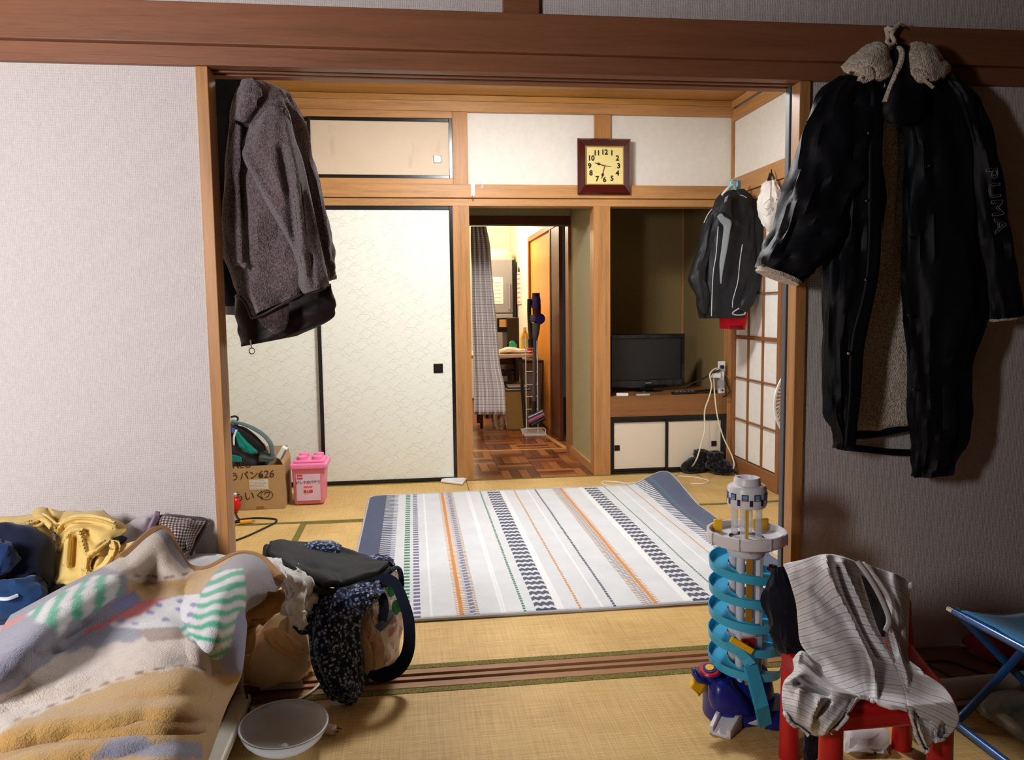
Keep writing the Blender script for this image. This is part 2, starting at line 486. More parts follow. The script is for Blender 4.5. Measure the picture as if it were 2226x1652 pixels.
# parquet hall
def parquet():
    m = Mat('parquet_strip'); v = m.coord('Object')
    n = m.nt.nodes.new('ShaderNodeObjectInfo'); r = E(m, n.outputs['Random'])
    g = m.noise(v, 22.0, 3.0)
    f = r * 0.8 + g * 0.3 - 0.1
    col = m.ramp(f, [(0.0, rgb(78, 38, 20)), (0.35, rgb(122, 62, 30)), (0.65, rgb(160, 92, 46)), (1.0, rgb(196, 132, 72))])
    return m.done(col, 0.28, 0.4, coat=0.15)
PARQ = parquet()
fl3 = struct(B(0.2, 2.4, D, 7.6, -0.09, -0.016).build('floor', wood('hall_base', rgb(120, 66, 34), 'x')), 'glossy brown parquet floor of the hallway beyond the doorway', 'floor')
st = 0.0625; bs = st * 4
ph = B(0, bs - 0.0025, 0, st - 0.0025, -0.016, 0.0)
proto_h = proto_v = None
def strip(x, y, vert):
    global proto_h, proto_v
    if vert:
        if proto_v is None: proto_v = B(0, st - 0.0025, 0, bs - 0.0025, -0.016, 0).build('parquet_strip', PARQ, fl3)
        o = proto_v if not proto_v.get('u') else None
    else:
        if proto_h is None: proto_h = B(0, bs - 0.0025, 0, st - 0.0025, -0.016, 0).build('parquet_strip', PARQ, fl3)
        o = proto_h if not proto_h.get('u') else None
    src = proto_v if vert else proto_h
    if o is None:
        o = src.copy(); COL.objects.link(o); o.parent = fl3
    src['u'] = 1
    o.location = Vector((x, y, 0))
for j in range(8):
    for i in range(4):
        bx, by = 0.83 + i * bs, D + 0.012 + j * bs
        if j >= 4: by += 0.03
        for k in range(4):
            if (i + j) % 2: strip(bx + k * st, by, True)
            else: strip(bx, by + k * st, False)
for o in (proto_h, proto_v):
    if 'u' in o: del o['u']
for o in fl3.children:
    if 'u' in o: del o['u']
struct(B(0.83, 1.83, D + 0.012 + 4 * bs, D + 0.012 + 4 * bs + 0.028, -0.016, 0.004).build('trim_1', wood('pale_strip', rgb(206, 150, 86), 'x'), None, 0.002), 'pale wooden floor strip across the hallway parquet', 'floor trim')
struct(MB().bar((1.69, 3.85, 0.002), (1.645, 4.5, 0.002), 0.035, 0.008).build('trim_2', wood('pale_strip', rgb(206, 150, 86), 'y'), None, 0.002), 'pale wooden floor strip running back along the hallway wall', 'floor trim')

# front partition
struct(B(-1.75, -0.05, 0.012, 0.075, 0, HK).build('wall_left', WALLP), 'white woven wallpaper wall behind the bed', 'wall')
struct(B(1.683, 2.95, 0.012, 0.05, 0, HK).build('wall_right', WALLP), 'shaded wallpaper wall behind the long black coat', 'wall')
struct(B(-1.75, 2.95, 0.012, 0.10, 1.92, CZ).build('wall_above', WALLP), 'strip of wallpaper wall above the long beam', 'wall')
struct(B(-0.052, -0.021, 0, 0.085, 0, HK).build('trim_3', WZ, None, 0.002), 'wooden post at the left of the wide opening', 'post')
struct(B(1.65, 1.683, 0, 0.052, 0, HK).build('trim_4', WZ, None, 0.002), 'wooden post at the right of the wide opening', 'post')
struct(B(-1.75, 2.95, -0.028, 0.012, 1.815, 1.92).build('trim_5', BX, None, 0.003), 'long reddish brown beam running across the top', 'beam')
km = MB().box(-1.75, 2.95, -0.008, 0.122, 1.785, 1.815)
for a, b in ((-0.008, 0.03), (0.052, 0.064), (0.086, 0.122)): km.box(-1.75, 2.95, a, b, HK, 1.786)
struct(km.build('trim_6', BX, None, 0.0015), 'grooved wooden door head under the long beam', 'beam')
struct(B(0.775, 0.877, -0.004, 0.03, 1.92, CZ).build('trim_7', BX, None, 0.002), 'short upright stud above the long beam', 'post')
sill = MB().box(-0.05, 1.66, 0.0, 0.12, -0.045, -0.006)
for a, b in ((0.0, 0.034), (0.052, 0.072), (0.090, 0.12)): sill.box(-0.05, 1.66, a, b, -0.007, 0.002)
struct(sill.build('trim_8', wood('sill_wood', rgb(150, 108, 72), 'x', 0.3), None, 0.0015), 'worn grooved wooden threshold between the two rooms', 'threshold')

# near room shell out of view; dark panelling made up to cut bounce
PANL = wood('bounce_cut_panelling', rgb(96, 70, 52), 'z', 0.2)
struct(B(-1.8, -1.75, -3.0, 0.08, 0, CZ).build('wall_near_left', PANL), 'unseen wall darkened to cut bounce at the left end of the near room', 'wall')
struct(B(2.95, 3.0, -3.0, 0.08, 0, CZ).build('wall_near_right', PANL), 'unseen wall darkened to cut bounce at the right end of the near room', 'wall')
struct(B(-1.8, 3.0, -3.05, -3.0, 0, CZ).build('wall_near_rear', PANL), 'unseen wall darkened to cut bounce behind the photographer', 'wall')
struct(B(-1.8, 3.0, -3.05, 0.1, CZ, CZ + 0.05).build('ceiling', PANL), 'wooden ceiling of the near room', 'ceiling')

# back room
ce = struct(B(-1.02, XR + 0.05, 0.1, D + 0.05, CZ + 0.014, CZ + 0.06).build('ceiling', CX), 'brown wooden board ceiling of the far room', 'ceiling')
yy = 0.1
while yy < D:
    y2 = min(yy + 0.30, D)
    B(-1.0, XR, yy + 0.001, y2 - 0.001, CZ + 0.002 * (int(yy * 10) % 2), CZ + 0.014).build('ceiling_board', CX, ce, 0.002)
    yy = y2
struct(B(-1.02, -0.97, 0.08, D, 0, CZ).build('wall_far_left', PLW), 'white plaster wall at the left of the far room', 'wall')
wb = MB()
wb.box(0.85, 2.63, D + 0.02, D + 0.08, 1.80, CZ)         # above kamoi
wb.box(-1.0, 0.85, D + 0.03, D + 0.08, 2.30, CZ)
struct(wb.build('wall_back', PLW), 'white plaster panels high on the back wall', 'wall')
struct(B(-1.0, XR, D - 0.022, D + 0.03, 2.335, 2.41).build('trim_9', WX, None, 0.004), 'wooden cornice along the top of the back wall', 'cornice')
struct(B(-1.0, XR, D - 0.035, D - 0.02, 2.395, CZ).build('trim_10', CX, None, 0.003), 'narrow ceiling moulding above the back wall', 'moulding')
struct(B(0.774, 0.879, D - 0.01, D + 0.10, 0, 1.765).build('trim_11', WZ, None, 0.002), 'wooden post between the closet doors and the doorway', 'post')
struct(B(1.681, 1.791, D - 0.01, D + 0.10, 0, 1.765).build('trim_12', WZ, None, 0.002), 'wooden post between the doorway and the alcove', 'post')
struct(B(0.782, 0.878, D - 0.005, D + 0.05, 1.888, 2.336).build('trim_13', WZ, None, 0.002), 'short wooden post beside the high cupboard door', 'post')
struct(B(1.690, 1.795, D - 0.005, D + 0.05, 1.888, 2.336).build('trim_14', WZ, None, 0.002), 'short wooden post behind the wall clock', 'post')
struct(B(-1.0, XR, D - 0.03, D + 0.03, 1.806, 1.889).build('trim_15', WX, None, 0.003), 'horizontal rail along the back wall under the clock', 'rail')
struct(B(-1.0, XR, D - 0.012, D + 0.10, 1.757, 1.805).build('trim_16', WX, None, 0.002), 'door head over the closet, doorway and alcove', 'rail')
struct(B(-1.0, 0.782, D - 0.012, D + 0.03, 2.293, 2.336).build('trim_17', WX, None, 0.002), 'rail over the high cupboard door', 'rail')
struct(B(-1.0, 0.782, D - 0.012, D + 0.06, 1.888, 1.925).build('trim_18', WX, None, 0.002), 'rail under the high cupboard door', 'rail')
struct(B(2.594, XR, D - 0.012, D + 0.06, 0, 1.765).build('trim_19', WZ, None, 0.002), 'slim corner post right of the alcove', 'post')
struct(B(2.612, XR, D - 0.006, D + 0.03, 1.885, 2.34).build('trim_20', WZ, None, 0.001), 'thin dark strip in the upper corner', 'post')
# right wall
struct(B(XR, XR + 0.06, 0.1, D + 0.05, 1.80, CZ).build('wall_far_right', PLW), 'white plaster wall above the paper screen', 'wall')
struct(B(XR - 0.03, XR + 0.02, 0.1, D, 1.825, 1.932).build('trim_21', WYY, None, 0.003), 'wooden rail over the paper screen that carries the hangers', 'rail')
struct(B(XR - 0.015, XR + 0.06, 0.1, D, 1.757, 1.824).build('trim_22', WYY, None, 0.002), 'door head of the paper screen', 'rail')
struct(B(XR - 0.022, XR + 0.02, 0.1, D, 2.305, 2.375).build('trim_23', WYY, None, 0.004), 'wooden cornice along the right wall', 'cornice')
struct(B(XR - 0.035, XR - 0.02, 0.1, D, 2.385, CZ).build('trim_24', WYY, None, 0.003), 'narrow ceiling moulding along the right wall', 'moulding')
struct(B(XR + 0.055, XR + 0.10, 0.1, D + 0.05, 0, 1.80).build('wall_veranda', PLW), 'pale wall behind the paper screen', 'wall')

# sliding doors
def fusuma_mat():
    m = Mat('wave_paper'); v = m.coord('Object'); x, y, z = m.xyz(v)
    n = m.noise(v, 18.0, 3.0); w = 0.13; hgt = 0.034
    d = None
    for k in range(2):
        zz = z / hgt + 0.5 * k; row = zz.floor(); zf = zz.frac() * hgt
        xx = ((x + n * 0.03) / w + (row * 0.37).frac() + k * 0.5).frac() - 0.5
        r = ((xx * w) * (xx * w) + (zf + 0.03) * (zf + 0.03)).sqrt()
        rip = ((r - 0.060 + (n - 0.5) * 0.02).abs() * 480.0).min(1.0)
        d = rip if d is None else d.min(rip)
    br = m.noise(v, 9.0, 2.0); d = d.max(br.gt(0.5) * 0.75)
    col = m.mix(d, rgb(206, 208, 196), rgb(234, 236, 224))
    return m.done(col, 0.75, 0.25, bump=(d, 0.25, 0.002))
FUS = fusuma_mat()
def stained(name, c0, c1, c2):
    m = Mat(name); v = m.coord('Object')
    n = m.noise(v, 3.0, 4.0, 0.6); s = m.noise(m.scale(v, (7, 7, 2.2)), 1.3, 4.0, 0.6)
    col = m.mix(n, c0, c1); st = m.ramp(s, [(0.63, (0, 0, 0, 1)), (0.74, (1, 1, 1, 1))])
    return m.done(m.mix(st * 0.35, col, c2), 0.7, 0.2)
CREAMP = stained('aged_cream_paper', rgb(206, 186, 160), rgb(220, 202, 178), rgb(168, 146, 112))
CABP = stained('pale_beige_paper', rgb(214, 200, 178), rgb(228, 216, 196), rgb(186, 166, 136))
CHROME = plain('polished_metal', rgb(200, 200, 205), 0.18, 0.5, 1.0)
PULLD = plain('dark_bronze', rgb(38, 26, 20), 0.4, 0.4, 0.3)
def fusuma(name, label, x0, x1, z0, z1, y, fw, pm, handle=None, hs=0.03, hm=PULLD, th=0.022, cat='sliding door', FR=None):
    BLK = FR or globals()['BLK']
    r = thing(name, label, cat, ((x0 + x1) / 2, y, z0), kind='structure')
    B(x0 + fw * 0.5, x1 - fw * 0.5, y + 0.006, y + th - 0.004, z0 + fw * 0.5, z1 - fw * 0.5).build('panel', pm, r)
    B(x0, x0 + fw, y, y + th, z0, z1).build('stile', BLK, r, 0.002); B(x1 - fw, x1, y, y + th, z0, z1).build('stile', BLK, r, 0.002)
    B(x0 + fw, x1 - fw, y, y + th, z0, z0 + fw).build('rail', BLK, r, 0.002); B(x0 + fw, x1 - fw, y, y + th, z1 - fw, z1).build('rail', BLK, r, 0.002)
    if handle:
        hx, hz = handle
        hd = B(hx - hs, hx + hs, y + 0.001, y + 0.008, hz - hs, hz + hs).build('pull', BLK, r, 0.002)
        B(hx - hs * 0.72, hx + hs * 0.72, y - 0.001, y + 0.004, hz - hs * 0.62, hz + hs * 0.82).build('cup', hm, hd)
    return r
fusuma('door_1', 'large wave-papered closet door with black frame and square pull', -0.084, 0.776, 0.002, 1.756, D - 0.004, 0.024, FUS, (0.665, 0.735), 0.03)
fusuma('door_2', 'wave-papered closet door behind the cardboard box and pink bucket', -0.96, -0.062, 0.002, 1.756, D + 0.022, 0.024, FUS, None)
fusuma('door_3', 'small aged cream cupboard door high beside the white panels', -0.105, 0.782, 1.925, 2.294, D - 0.002, 0.022, CREAMP, (0.686, 2.045), 0.023, CHROME)
fusuma('door_4', 'small cream cupboard door high up behind the brown fleece coat', -0.96, -0.085, 1.925, 2.294, D + 0.024, 0.022, CREAMP, None)
# closet interior boards so that nothing shows through
struct(B(-1.0, 0.85, D + 0.06, D + 0.09, 0, 2.34).build('wall_closet', PLG), 'closet wall behind the sliding doors', 'wall')
# alcove
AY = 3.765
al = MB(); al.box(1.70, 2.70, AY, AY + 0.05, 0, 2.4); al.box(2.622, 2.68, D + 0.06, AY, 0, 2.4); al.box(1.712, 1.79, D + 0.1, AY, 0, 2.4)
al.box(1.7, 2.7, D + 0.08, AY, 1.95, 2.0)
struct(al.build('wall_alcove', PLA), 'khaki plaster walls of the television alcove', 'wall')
struct(B(2.606, 2.622, AY - 0.016, AY, 0.5, 1.95).build('trim_25', WZ, None, 0.002), 'thin wooden strip in the back corner of the alcove', 'post')
shelf_m = wood('shelf_wood', rgb(132, 88, 50), 'x', 0.25, 0.35)
struct(B(1.791, 2.622, D - 0.004, AY, 0.385, 0.522).build('trim_26', shelf_m, None, 0.003), 'thick wooden shelf of the alcove under the television', 'shelf')
cab = thing('door_frame_alcove', 'black frame of the low cupboard under the television shelf', 'cupboard frame', (2.19, D, 0), kind='structure')
B(1.791, 2.594, D - 0.002, D + 0.03, 0.362, 0.385).build('head', BLK, cab, 0.001); B(1.791, 2.594, D - 0.002, D + 0.03, 0.0, 0.016).build('foot', BLK, cab, 0.001)
B(1.791, 1.803, D - 0.002, D + 0.03, 0.016, 0.362).build('jamb', BLK, cab, 0.001); B(2.574, 2.594, D - 0.002, D + 0.03, 0.016, 0.362).build('jamb', BLK, cab, 0.001)
fusuma('door_5', 'cream cupboard door under the shelf beside the doorway post', 1.803, 2.19, 0.016, 0.362, D + 0.012, 0.018, CABP, (1.842, 0.175), 0.018)
fusuma('door_6', 'cream cupboard door under the shelf beside the paper screen', 2.172, 2.574, 0.016, 0.362, D + 0.0, 0.018, CABP, (2.51, 0.185), 0.018)
# shoji screen
def paper():
    m = Mat('shoji_paper'); v = m.coord('Object'); n = m.noise(v, 30.0, 4.0)
    return m.done(m.mix(n, rgb(222, 218, 210), rgb(238, 236, 230)), 0.9, 0.1, bump=(n, 0.08, 0.001))
PAPER = paper(); SHW = wood('screen_wood', rgb(138, 90, 54), 'y', 0.2); SHZ = wood('screen_wood', rgb(138, 90, 54), 'z', 0.2)
def shoji(name, label, y0, y1, x, ncol=3):
    r = thing(name, label, 'paper screen', (x, (y0 + y1) / 2, 0), kind='structure')
    s0, s1 = y0 + 0.036, y1 - 0.036
    zb = [0.110, 0.367, 0.640, 0.907, 1.185, 1.450, 1.715]
    B(x, x + 0.026, y0, s0, 0.003, 1.756).build('stile', SHZ, r, 0.002); B(x, x + 0.026, s1, y1, 0.003, 1.756).build('stile', SHZ, r, 0.002)
    B(x, x + 0.026, s0, s1, 0.003, 0.105).build('rail', SHW, r, 0.002); B(x, x + 0.026, s0, s1, 1.718, 1.756).build('rail', SHW, r, 0.002)
    B(x + 0.001, x + 0.024, s0, s1, 0.895, 0.919).build('rail', SHW, r, 0.001)
    ys = [s0 + (s1 - s0) * k / ncol for k in range(ncol + 1)]
    for k in range(1, ncol): B(x + 0.006, x + 0.02, ys[k] - 0.005, ys[k] + 0.005, 0.105, 1.718).build('lattice_bar', SHZ, r)
    for zc in (0.367, 0.640, 1.185, 1.450): B(x + 0.004, x + 0.02, s0, s1, zc - 0.005, zc + 0.005).build('lattice_bar', SHW, r)
    for i in range(6):
        for k in range(ncol):
            B(x + 0.019, x + 0.021, ys[k] + 0.003, ys[k + 1] - 0.003, zb[i] + 0.003, zb[i + 1] - 0.003).build('pane', PAPER, r)
    return r
shoji('door_7', 'paper screen with brown lattice behind the black sports jacket', 2.09, 2.79, XR - 0.012)
shoji('door_8', 'paper screen sliding panel behind the electric fan', 1.42, 2.13, XR + 0.018)
shoji('door_9', 'paper screen sliding panel nearest the opening', 0.74, 1.45, XR - 0.012)
struct(B(XR - 0.02, XR + 0.05, 0.08, 0.74, 0, 1.757).build('wall_far_corner', PLW), 'white plaster wall beyond the right post', 'wall')
# sliding door stored behind the right wall
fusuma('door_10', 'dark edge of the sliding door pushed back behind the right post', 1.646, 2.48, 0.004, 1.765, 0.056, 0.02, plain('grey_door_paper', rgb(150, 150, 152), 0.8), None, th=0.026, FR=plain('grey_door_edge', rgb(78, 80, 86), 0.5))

# hallway beyond the doorway
struct(B(1.700, 1.79, D + 0.10, 3.63, 0, 2.3).build('wall_passage', PLG), 'khaki plaster wall at the right of the doorway passage', 'wall')
struct(B(0.80, 0.85, D + 0.10, 3.70, 0, 2.3).build('wall_passage_left', PLG), 'khaki plaster wall at the left of the doorway passage', 'wall')
struct(B(1.684, 1.702, D + 0.10, 3.63, 0, 0.06).build('baseboard_passage', WYY, None, 0.002), 'low wooden skirting in the doorway passage', 'skirting')
DKW = wood('dark_wood', rgb(92, 46, 22), 'x', 0.25); DKZ = wood('dark_wood', rgb(92, 46, 22), 'z', 0.25); MDZ = wood('mid_wood', rgb(150, 98, 52), 'z', 0.22)
struct(B(0.8, 1.79, 3.64, 3.72, 1.79, 2.3).build('wall_header', PLG), 'dark wall over the inner door head', 'wall')
struct(B(0.8, 1.79, 3.63, 3.73, 1.73, 1.79).build('trim_27', DKW, None, 0.002), 'dark inner door head of the passage', 'rail')
struct(B(1.680, 1.70, 3.63, 3.75, 0, 1.73).build('trim_28', MDZ, None, 0.002), 'slim wooden jamb at the end of the passage', 'post')
struct(B(0.85, 0.90, 3.63, 3.73, 0, 1.73).build('trim_29', DKZ, None, 0.002), 'dark jamb behind the plaid curtain', 'post')
struct(B(0.8, 1.8, D + 0.1, 3.7, 2.3, 2.34).build('ceiling', PLG), 'ceiling of the doorway passage', 'ceiling')
kw = MB(); kw.box(1.72, 1.78, 4.55, 7.5, 1.83, 2.5); kw.box(1.72, 1.78, 5.95, 7.5, 0, 1.83); kw.box(1.72, 1.78, 3.75, 4.55, 1.78, 2.5)
struct(kw.build('wall_kitchen_right', PLK), 'bright cream kitchen wall above the orange door', 'wall')
struct(B(-0.6, 1.78, 7.5, 7.56, 0, 2.5).build('wall_kitchen_far', PLK), 'cream far wall of the kitchen', 'wall')
struct(B(-0.6, -0.55, 3.7, 7.5, 0, 2.5).build('wall_kitchen_left', PLK), 'cream left wall of the kitchen', 'wall')
struct(B(-0.6, 0.85, 3.64, 3.72, 0, 2.5).build('wall_kitchen_near', PLK), 'kitchen wall behind the closet', 'wall')
struct(B(-0.6, 2.5, 3.64, 7.56, 2.5, 2.54).build('ceiling', PLK), 'cream ceiling of the kitchen', 'ceiling')
struct(B(-0.6, 0.2, D + 0.2, 7.6, -0.09, -0.016).build('floor', wood('hall_base', rgb(120, 66, 34), 'x')), 'hidden strip of kitchen floor', 'floor')
ORG = wood('orange_veneer', rgb(222, 150, 58), 'z', 0.12, 0.35)
d8 = thing('door_11', 'orange veneer sliding door in a brown frame in the kitchen', 'sliding door', (1.74, 5.2, 0), kind='structure')
B(1.735, 1.765, 4.62, 5.88, 0.0, 1.79).build('panel', ORG, d8, 0.002)
B(1.712, 1.765, 5.88, 5.95, 0, 1.80).build('jamb', MDZ, d8, 0.002); B(1.712, 1.765, 3.76, 5.95, 1.79, 1.84).build('head', wood('mid_wood', rgb(150, 98, 52), 'y', 0.22), d8, 0.002)
d9 = thing('door_12', 'dark reddish brown sliding door beside the orange door', 'sliding door', (1.74, 4.4, 0), kind='structure')
B(1.715, 1.745, 4.20, 4.60, 0.0, 1.785).build('panel', DKZ, d9, 0.002); B(1.708, 1.75, 4.57, 4.62, 0, 1.785).build('stile', plain('dark_stile', rgb(70, 44, 34), 0.5), d9, 0.002)  # stile is a plain darker brown
struct(B(2.1, 2.14, 3.84, 5.0, 0, 2.4).build('wall_dark_room', plain('lavender_wall', rgb(176, 164, 176), 0.9)), 'lavender wall of the dark room past the brown door', 'wall')
# ------------------------------------------------------------------ lamps (out of the frame)
WPL = plain('white_plastic', rgb(226, 226, 228), 0.35, 0.45, var=0.04)
GPL = plain('grey_plastic', rgb(140, 142, 148), 0.45, var=0.06)
KPL = plain('black_plastic', rgb(16, 16, 18), 0.32, 0.45)
WCORD = plain('cream_cord', rgb(226, 214, 190), 0.5); KCORD = plain('black_cord', rgb(26, 20, 18), 0.5)
lp = thing('ceiling_lamp', 'round white ceiling lamp of the far room', 'lamp', (0.88, 1.45, 2.33))
MB().lathe([(0.001, 2.40), (0.06, 2.40), (0.06, CZ), (0.001, CZ)], (0.88, 1.45, 0), 24).build('mount', WPL, lp)
MB().lathe([(0.001, 2.405), (0.28, 2.40), (0.29, 2.385), (0.28, 2.37), (0.001, 2.375)], (0.88, 1.45, 0), 40).build('shade', WPL, lp)
fl = thing('added_floor_lamp', 'added unseen reflector floor lamp at the left of the near room', 'lamp', (-0.90, -2.2, 0))  # unseen lamp body made up to carry the added left-hand light
MB().lathe([(0.001, 0.0), (0.12, 0.0), (0.12, 0.015), (0.02, 0.03), (0.001, 0.03)], (-0.90, -2.2, 0.0), 28).build('base', KPL, fl)
MB().tube([(-0.90, -2.2, 0.03), (-0.90, -2.2, 1.46)], 0.011).build('pole', KPL, fl)
MB().lathe([(0.03, -0.10), (0.14, -0.085), (0.23, -0.04), (0.27, 0.02)], (-0.90, -2.10, 1.46), 32, ax=(-0.18, 1, -0.16)).build('reflector', WPL, fl, solid=.004)
MB().ball((-0.90, -2.19, 1.47), .035).build('socket', KPL, fl)

# ------------------------------------------------------------------ wall clock
yc = D - 0.058
MAH = plain('mahogany_lacquer', rgb(66, 10, 12), 0.15, 0.5, coat=0.6); GOLD = plain('brass_trim', rgb(190, 160, 96), 0.3, 0.5, 0.6)
CLF = plain('clock_face', rgb(232, 214, 142), 0.5, var=0.05); INK = plain('black_ink', rgb(30, 24, 20), 0.6)
def zk(a, b): return Y(1150 + a * 0.27236, 130 + b * 0.27236, yc)
ck = thing('wall_clock', 'square clock with dark red wooden frame above the doorway', 'clock', (1.75, D - 0.03, 1.85))
o0, o1 = zk(392, 1072), zk(815, 628); i0, i1 = zk(452, 996), zk(760, 688)
X0, X1, Z0, Z1 = o0.x, o1.x, o0.z, o1.z; a0, a1, b0, b1 = i0.x, i1.x, i0.z, i1.z
fr = MB()
yo, yi, yb = yc + 0.012, yc - 0.004, D - 0.031
out = [(X0, Z0), (X1, Z0), (X1, Z1), (X0, Z1)]; mid = [(X0 + .012, Z0 + .012), (X1 - .012, Z0 + .012), (X1 - .012, Z1 - .012), (X0 + .012, Z1 - .012)]
inn = [(a0, b0), (a1, b0), (a1, b1), (a0, b1)]
names = []
for k in range(4):
    k2 = (k + 1) % 4; m = MB()
    q = [(out[k][0], yb, out[k][1]), (out[k2][0], yb, out[k2][1]), (out[k2][0], yo, out[k2][1]), (out[k][0], yo, out[k][1]),
         (mid[k][0], yi, mid[k][1]), (mid[k2][0], yi, mid[k2][1]), (inn[k][0], yi + 0.012, inn[k][1]), (inn[k2][0], yi + 0.012, inn[k2][1]),
         (inn[k][0], yb, inn[k][1]), (inn[k2][0], yb, inn[k2][1])]
    m.add(q, [(0, 1, 2, 3), (3, 2, 5, 4), (4, 5, 7, 6), (6, 7, 9, 8), (8, 9, 1, 0), (0, 3, 4, 6, 8), (1, 9, 7, 5, 2)])
    m.build('frame', MAH, ck, 0.0015)
t = 0.006
B(a0, a1, yc + 0.004, yc + 0.02, b0, b0 + t).build('brass_edge', GOLD, ck); B(a0, a1, yc + 0.004, yc + 0.02, b1 - t, b1).build('brass_edge', GOLD, ck)
B(a0, a0 + t, yc + 0.004, yc + 0.02, b0 + t, b1 - t).build('brass_edge', GOLD, ck); B(a1 - t, a1, yc + 0.004, yc + 0.02, b0 + t, b1 - t).build('brass_edge', GOLD, ck)
yf = yc + 0.014
B(a0 + t, a1 - t, yf, yf + 0.01, b0 + t, b1 - t).build('dial', CLF, ck)
for k, p in {12: (607, 735), 1: (665, 742), 2: (710, 783), 3: (720, 845), 4: (710, 903), 5: (667, 945), 6: (607, 955), 7: (548, 948), 8: (498, 902), 9: (488, 845), 10: (500, 783), 11: (545, 742)}.items():
    q = zk(*p); lettering('numeral', str(k), 0.044, (q.x, yf - 0.001, q.z), (1, 0, 0), (0, 0, 1), INK, ck, offset=0.0017, extrude=0.0006)
cq = zk(607, 843); cc = Vector((cq.x, yf - 0.004, cq.z))
def hand(name, to, tail, w, blob):
    q = zk(*to); e = Vector((q.x, yf - 0.004, q.z)); d = (e - cc).normalized(); m = MB()
    m.bar(cc - d * tail, e, w, 0.0015, (0, 1, 0))
    if blob:
        c = cc + (e - cc) * blob; s = Vector((-d.z, 0, d.x)); m.prism([c - d * 0.018, c - s * 0.009, c + d * 0.014, c + s * 0.009], (0, -0.0012, 0))
    m.build(name, INK, ck)
hand('hour_hand', (528, 820), 0.0, 0.0045, 0.62); hand('minute_hand', (583, 945), 0.0, 0.004, 0.72); hand('second_hand', (660, 850), 0.02, 0.003, 0)
MB().lathe([(0.001, 0), (0.006, 0), (0.006, 0.006), (0.001, 0.006)], cc + Vector((0, -0.003, 0)), 14, ax=(0, 1, 0)).build('hub', GOLD, ck)

# plastic hooks on the rail by the doorway
hk = thing('wall_hook', 'small white plastic hook on the rail at the doorway post', 'hook', (0.9, D - 0.03, 1.82))
q = Y(1028, 412, D - 0.034)
B(q.x - 0.012, q.x + 0.012, D - 0.036, D - 0.0302, q.z - 0.04, q.z + 0.045).build('plate', WPL, hk, 0.001)
MB().tube([(q.x, D - 0.036, q.z - 0.03), (q.x, D - 0.055, q.z - 0.05), (q.x, D - 0.066, q.z - 0.035), (q.x, D - 0.066, q.z - 0.02)], 0.004, samples=4).build('prong', WPL, hk)
hk2 = thing('wall_hook', 'tiny thin white clip on the rail right of the white hook', 'hook', (0.95, D - 0.03, 1.85))
q = Y(1047, 400, D - 0.034)
MB().tube([(q.x - 0.004, D - 0.033, q.z + 0.03), (q.x - 0.004, D - 0.033, q.z - 0.02), (q.x, D - 0.034, q.z - 0.028), (q.x + 0.004, D - 0.033, q.z - 0.02), (q.x + 0.004, D - 0.033, q.z + 0.03)], 0.0022).build('wire', WPL, hk2)

# ------------------------------------------------------------------ television in the alcove
SCR = plain('dark_screen', rgb(30, 30, 31), 0.35, 0.4, var=0.03); TVB = plain('gloss_black', rgb(10, 11, 14), 0.12, 0.5)
tv = thing('television', 'black flat television on the alcove shelf', 'television', (2.13, 3.1, 0.522))
a = math.radians(5); ex = Vector((math.cos(a), math.sin(a), 0)); ey = Vector((-math.sin(a), math.cos(a), 0)); ez = Vector((0, 0, 1))
tc = Vector((2.135, 3.10, 0.735)); hw, hh = 0.272, 0.185
MB().obox(tc + ey * 0.03, ex * hw, ey * 0.025, ez * hh).build('housing', KPL, tv, 0.012)
def bez(dx0, dx1, dz0, dz1, n): MB().obox(tc + ex * (dx0 + dx1) / 2 + ez * (dz0 + dz1) / 2 - ey * 0.004, ex * (dx1 - dx0) / 2, ey * 0.012, ez * (dz1 - dz0) / 2).build(n, TVB, tv, 0.003)
bez(-hw, hw, hh - 0.028, hh, 'bezel'); bez(-hw, -hw + 0.026, -hh + 0.05, hh - 0.028, 'bezel'); bez(hw - 0.026, hw, -hh + 0.05, hh - 0.028, 'bezel')
lo = MB(); prof = []
for k in range(13):
    u = -1 + k / 6.0; prof.append(tc + ex * hw * u + ez * (-hh - 0.012 * (1 - u * u) + 0.006) - ey * 0.016)
lo.prism([tc - ex * hw + ez * (-hh + 0.052) - ey * 0.016] + prof + [tc + ex * hw + ez * (-hh + 0.052) - ey * 0.016], ey * 0.03); lo.build('lower_bezel', TVB, tv, 0.003)
MB().obox(tc - ey * 0.002, ex * (hw - 0.024), ey * 0.004, ez * (hh - 0.03)).build('screen', SCR, tv)
MB().obox(tc + ez * (-hh + 0.03) - ey * 0.0168, ex * 0.022, ey * 0.0012, ez * 0.0035).build('badge', GPL, tv)
MB().obox(tc + ey * 0.035 - ez * (hh + 0.008), ex * 0.05, ey * 0.02, ez * 0.02).build('neck', KPL, tv)
MB().lathe([(0.001, 0), (0.12, 0), (0.12, 0.006), (0.03, 0.012), (0.001, 0.012)], (tc.x, tc.y + 0.03, 0.523), 32).build('stand_base', TVB, tv)
def remote(name, label, p, q, w, h, m, z=0.5225, cat='remote', btn=True):
    p, q = Vector(p), Vector(q); r = thing(name, label, cat, ((p.x + q.x) / 2, (p.y + q.y) / 2, z))
    MB().bar((p.x, p.y, z + h / 2), (q.x, q.y, z + h / 2), w, h).build('case', m, r, 0.003)
    if btn:
        for k in range(1, 6):
            c = p.lerp(q, k / 6); MB().box(c.x - 0.006, c.x + 0.006, c.y - 0.006, c.y + 0.006, z + h - 0.001, z + h + 0.002).build('button', GPL, r)
remote('remote_control', 'white remote lying on the shelf edge at the doorway post', Y(1340, 858, 2.85), Y(1366, 862, 2.83), 0.04, 0.018, WPL)
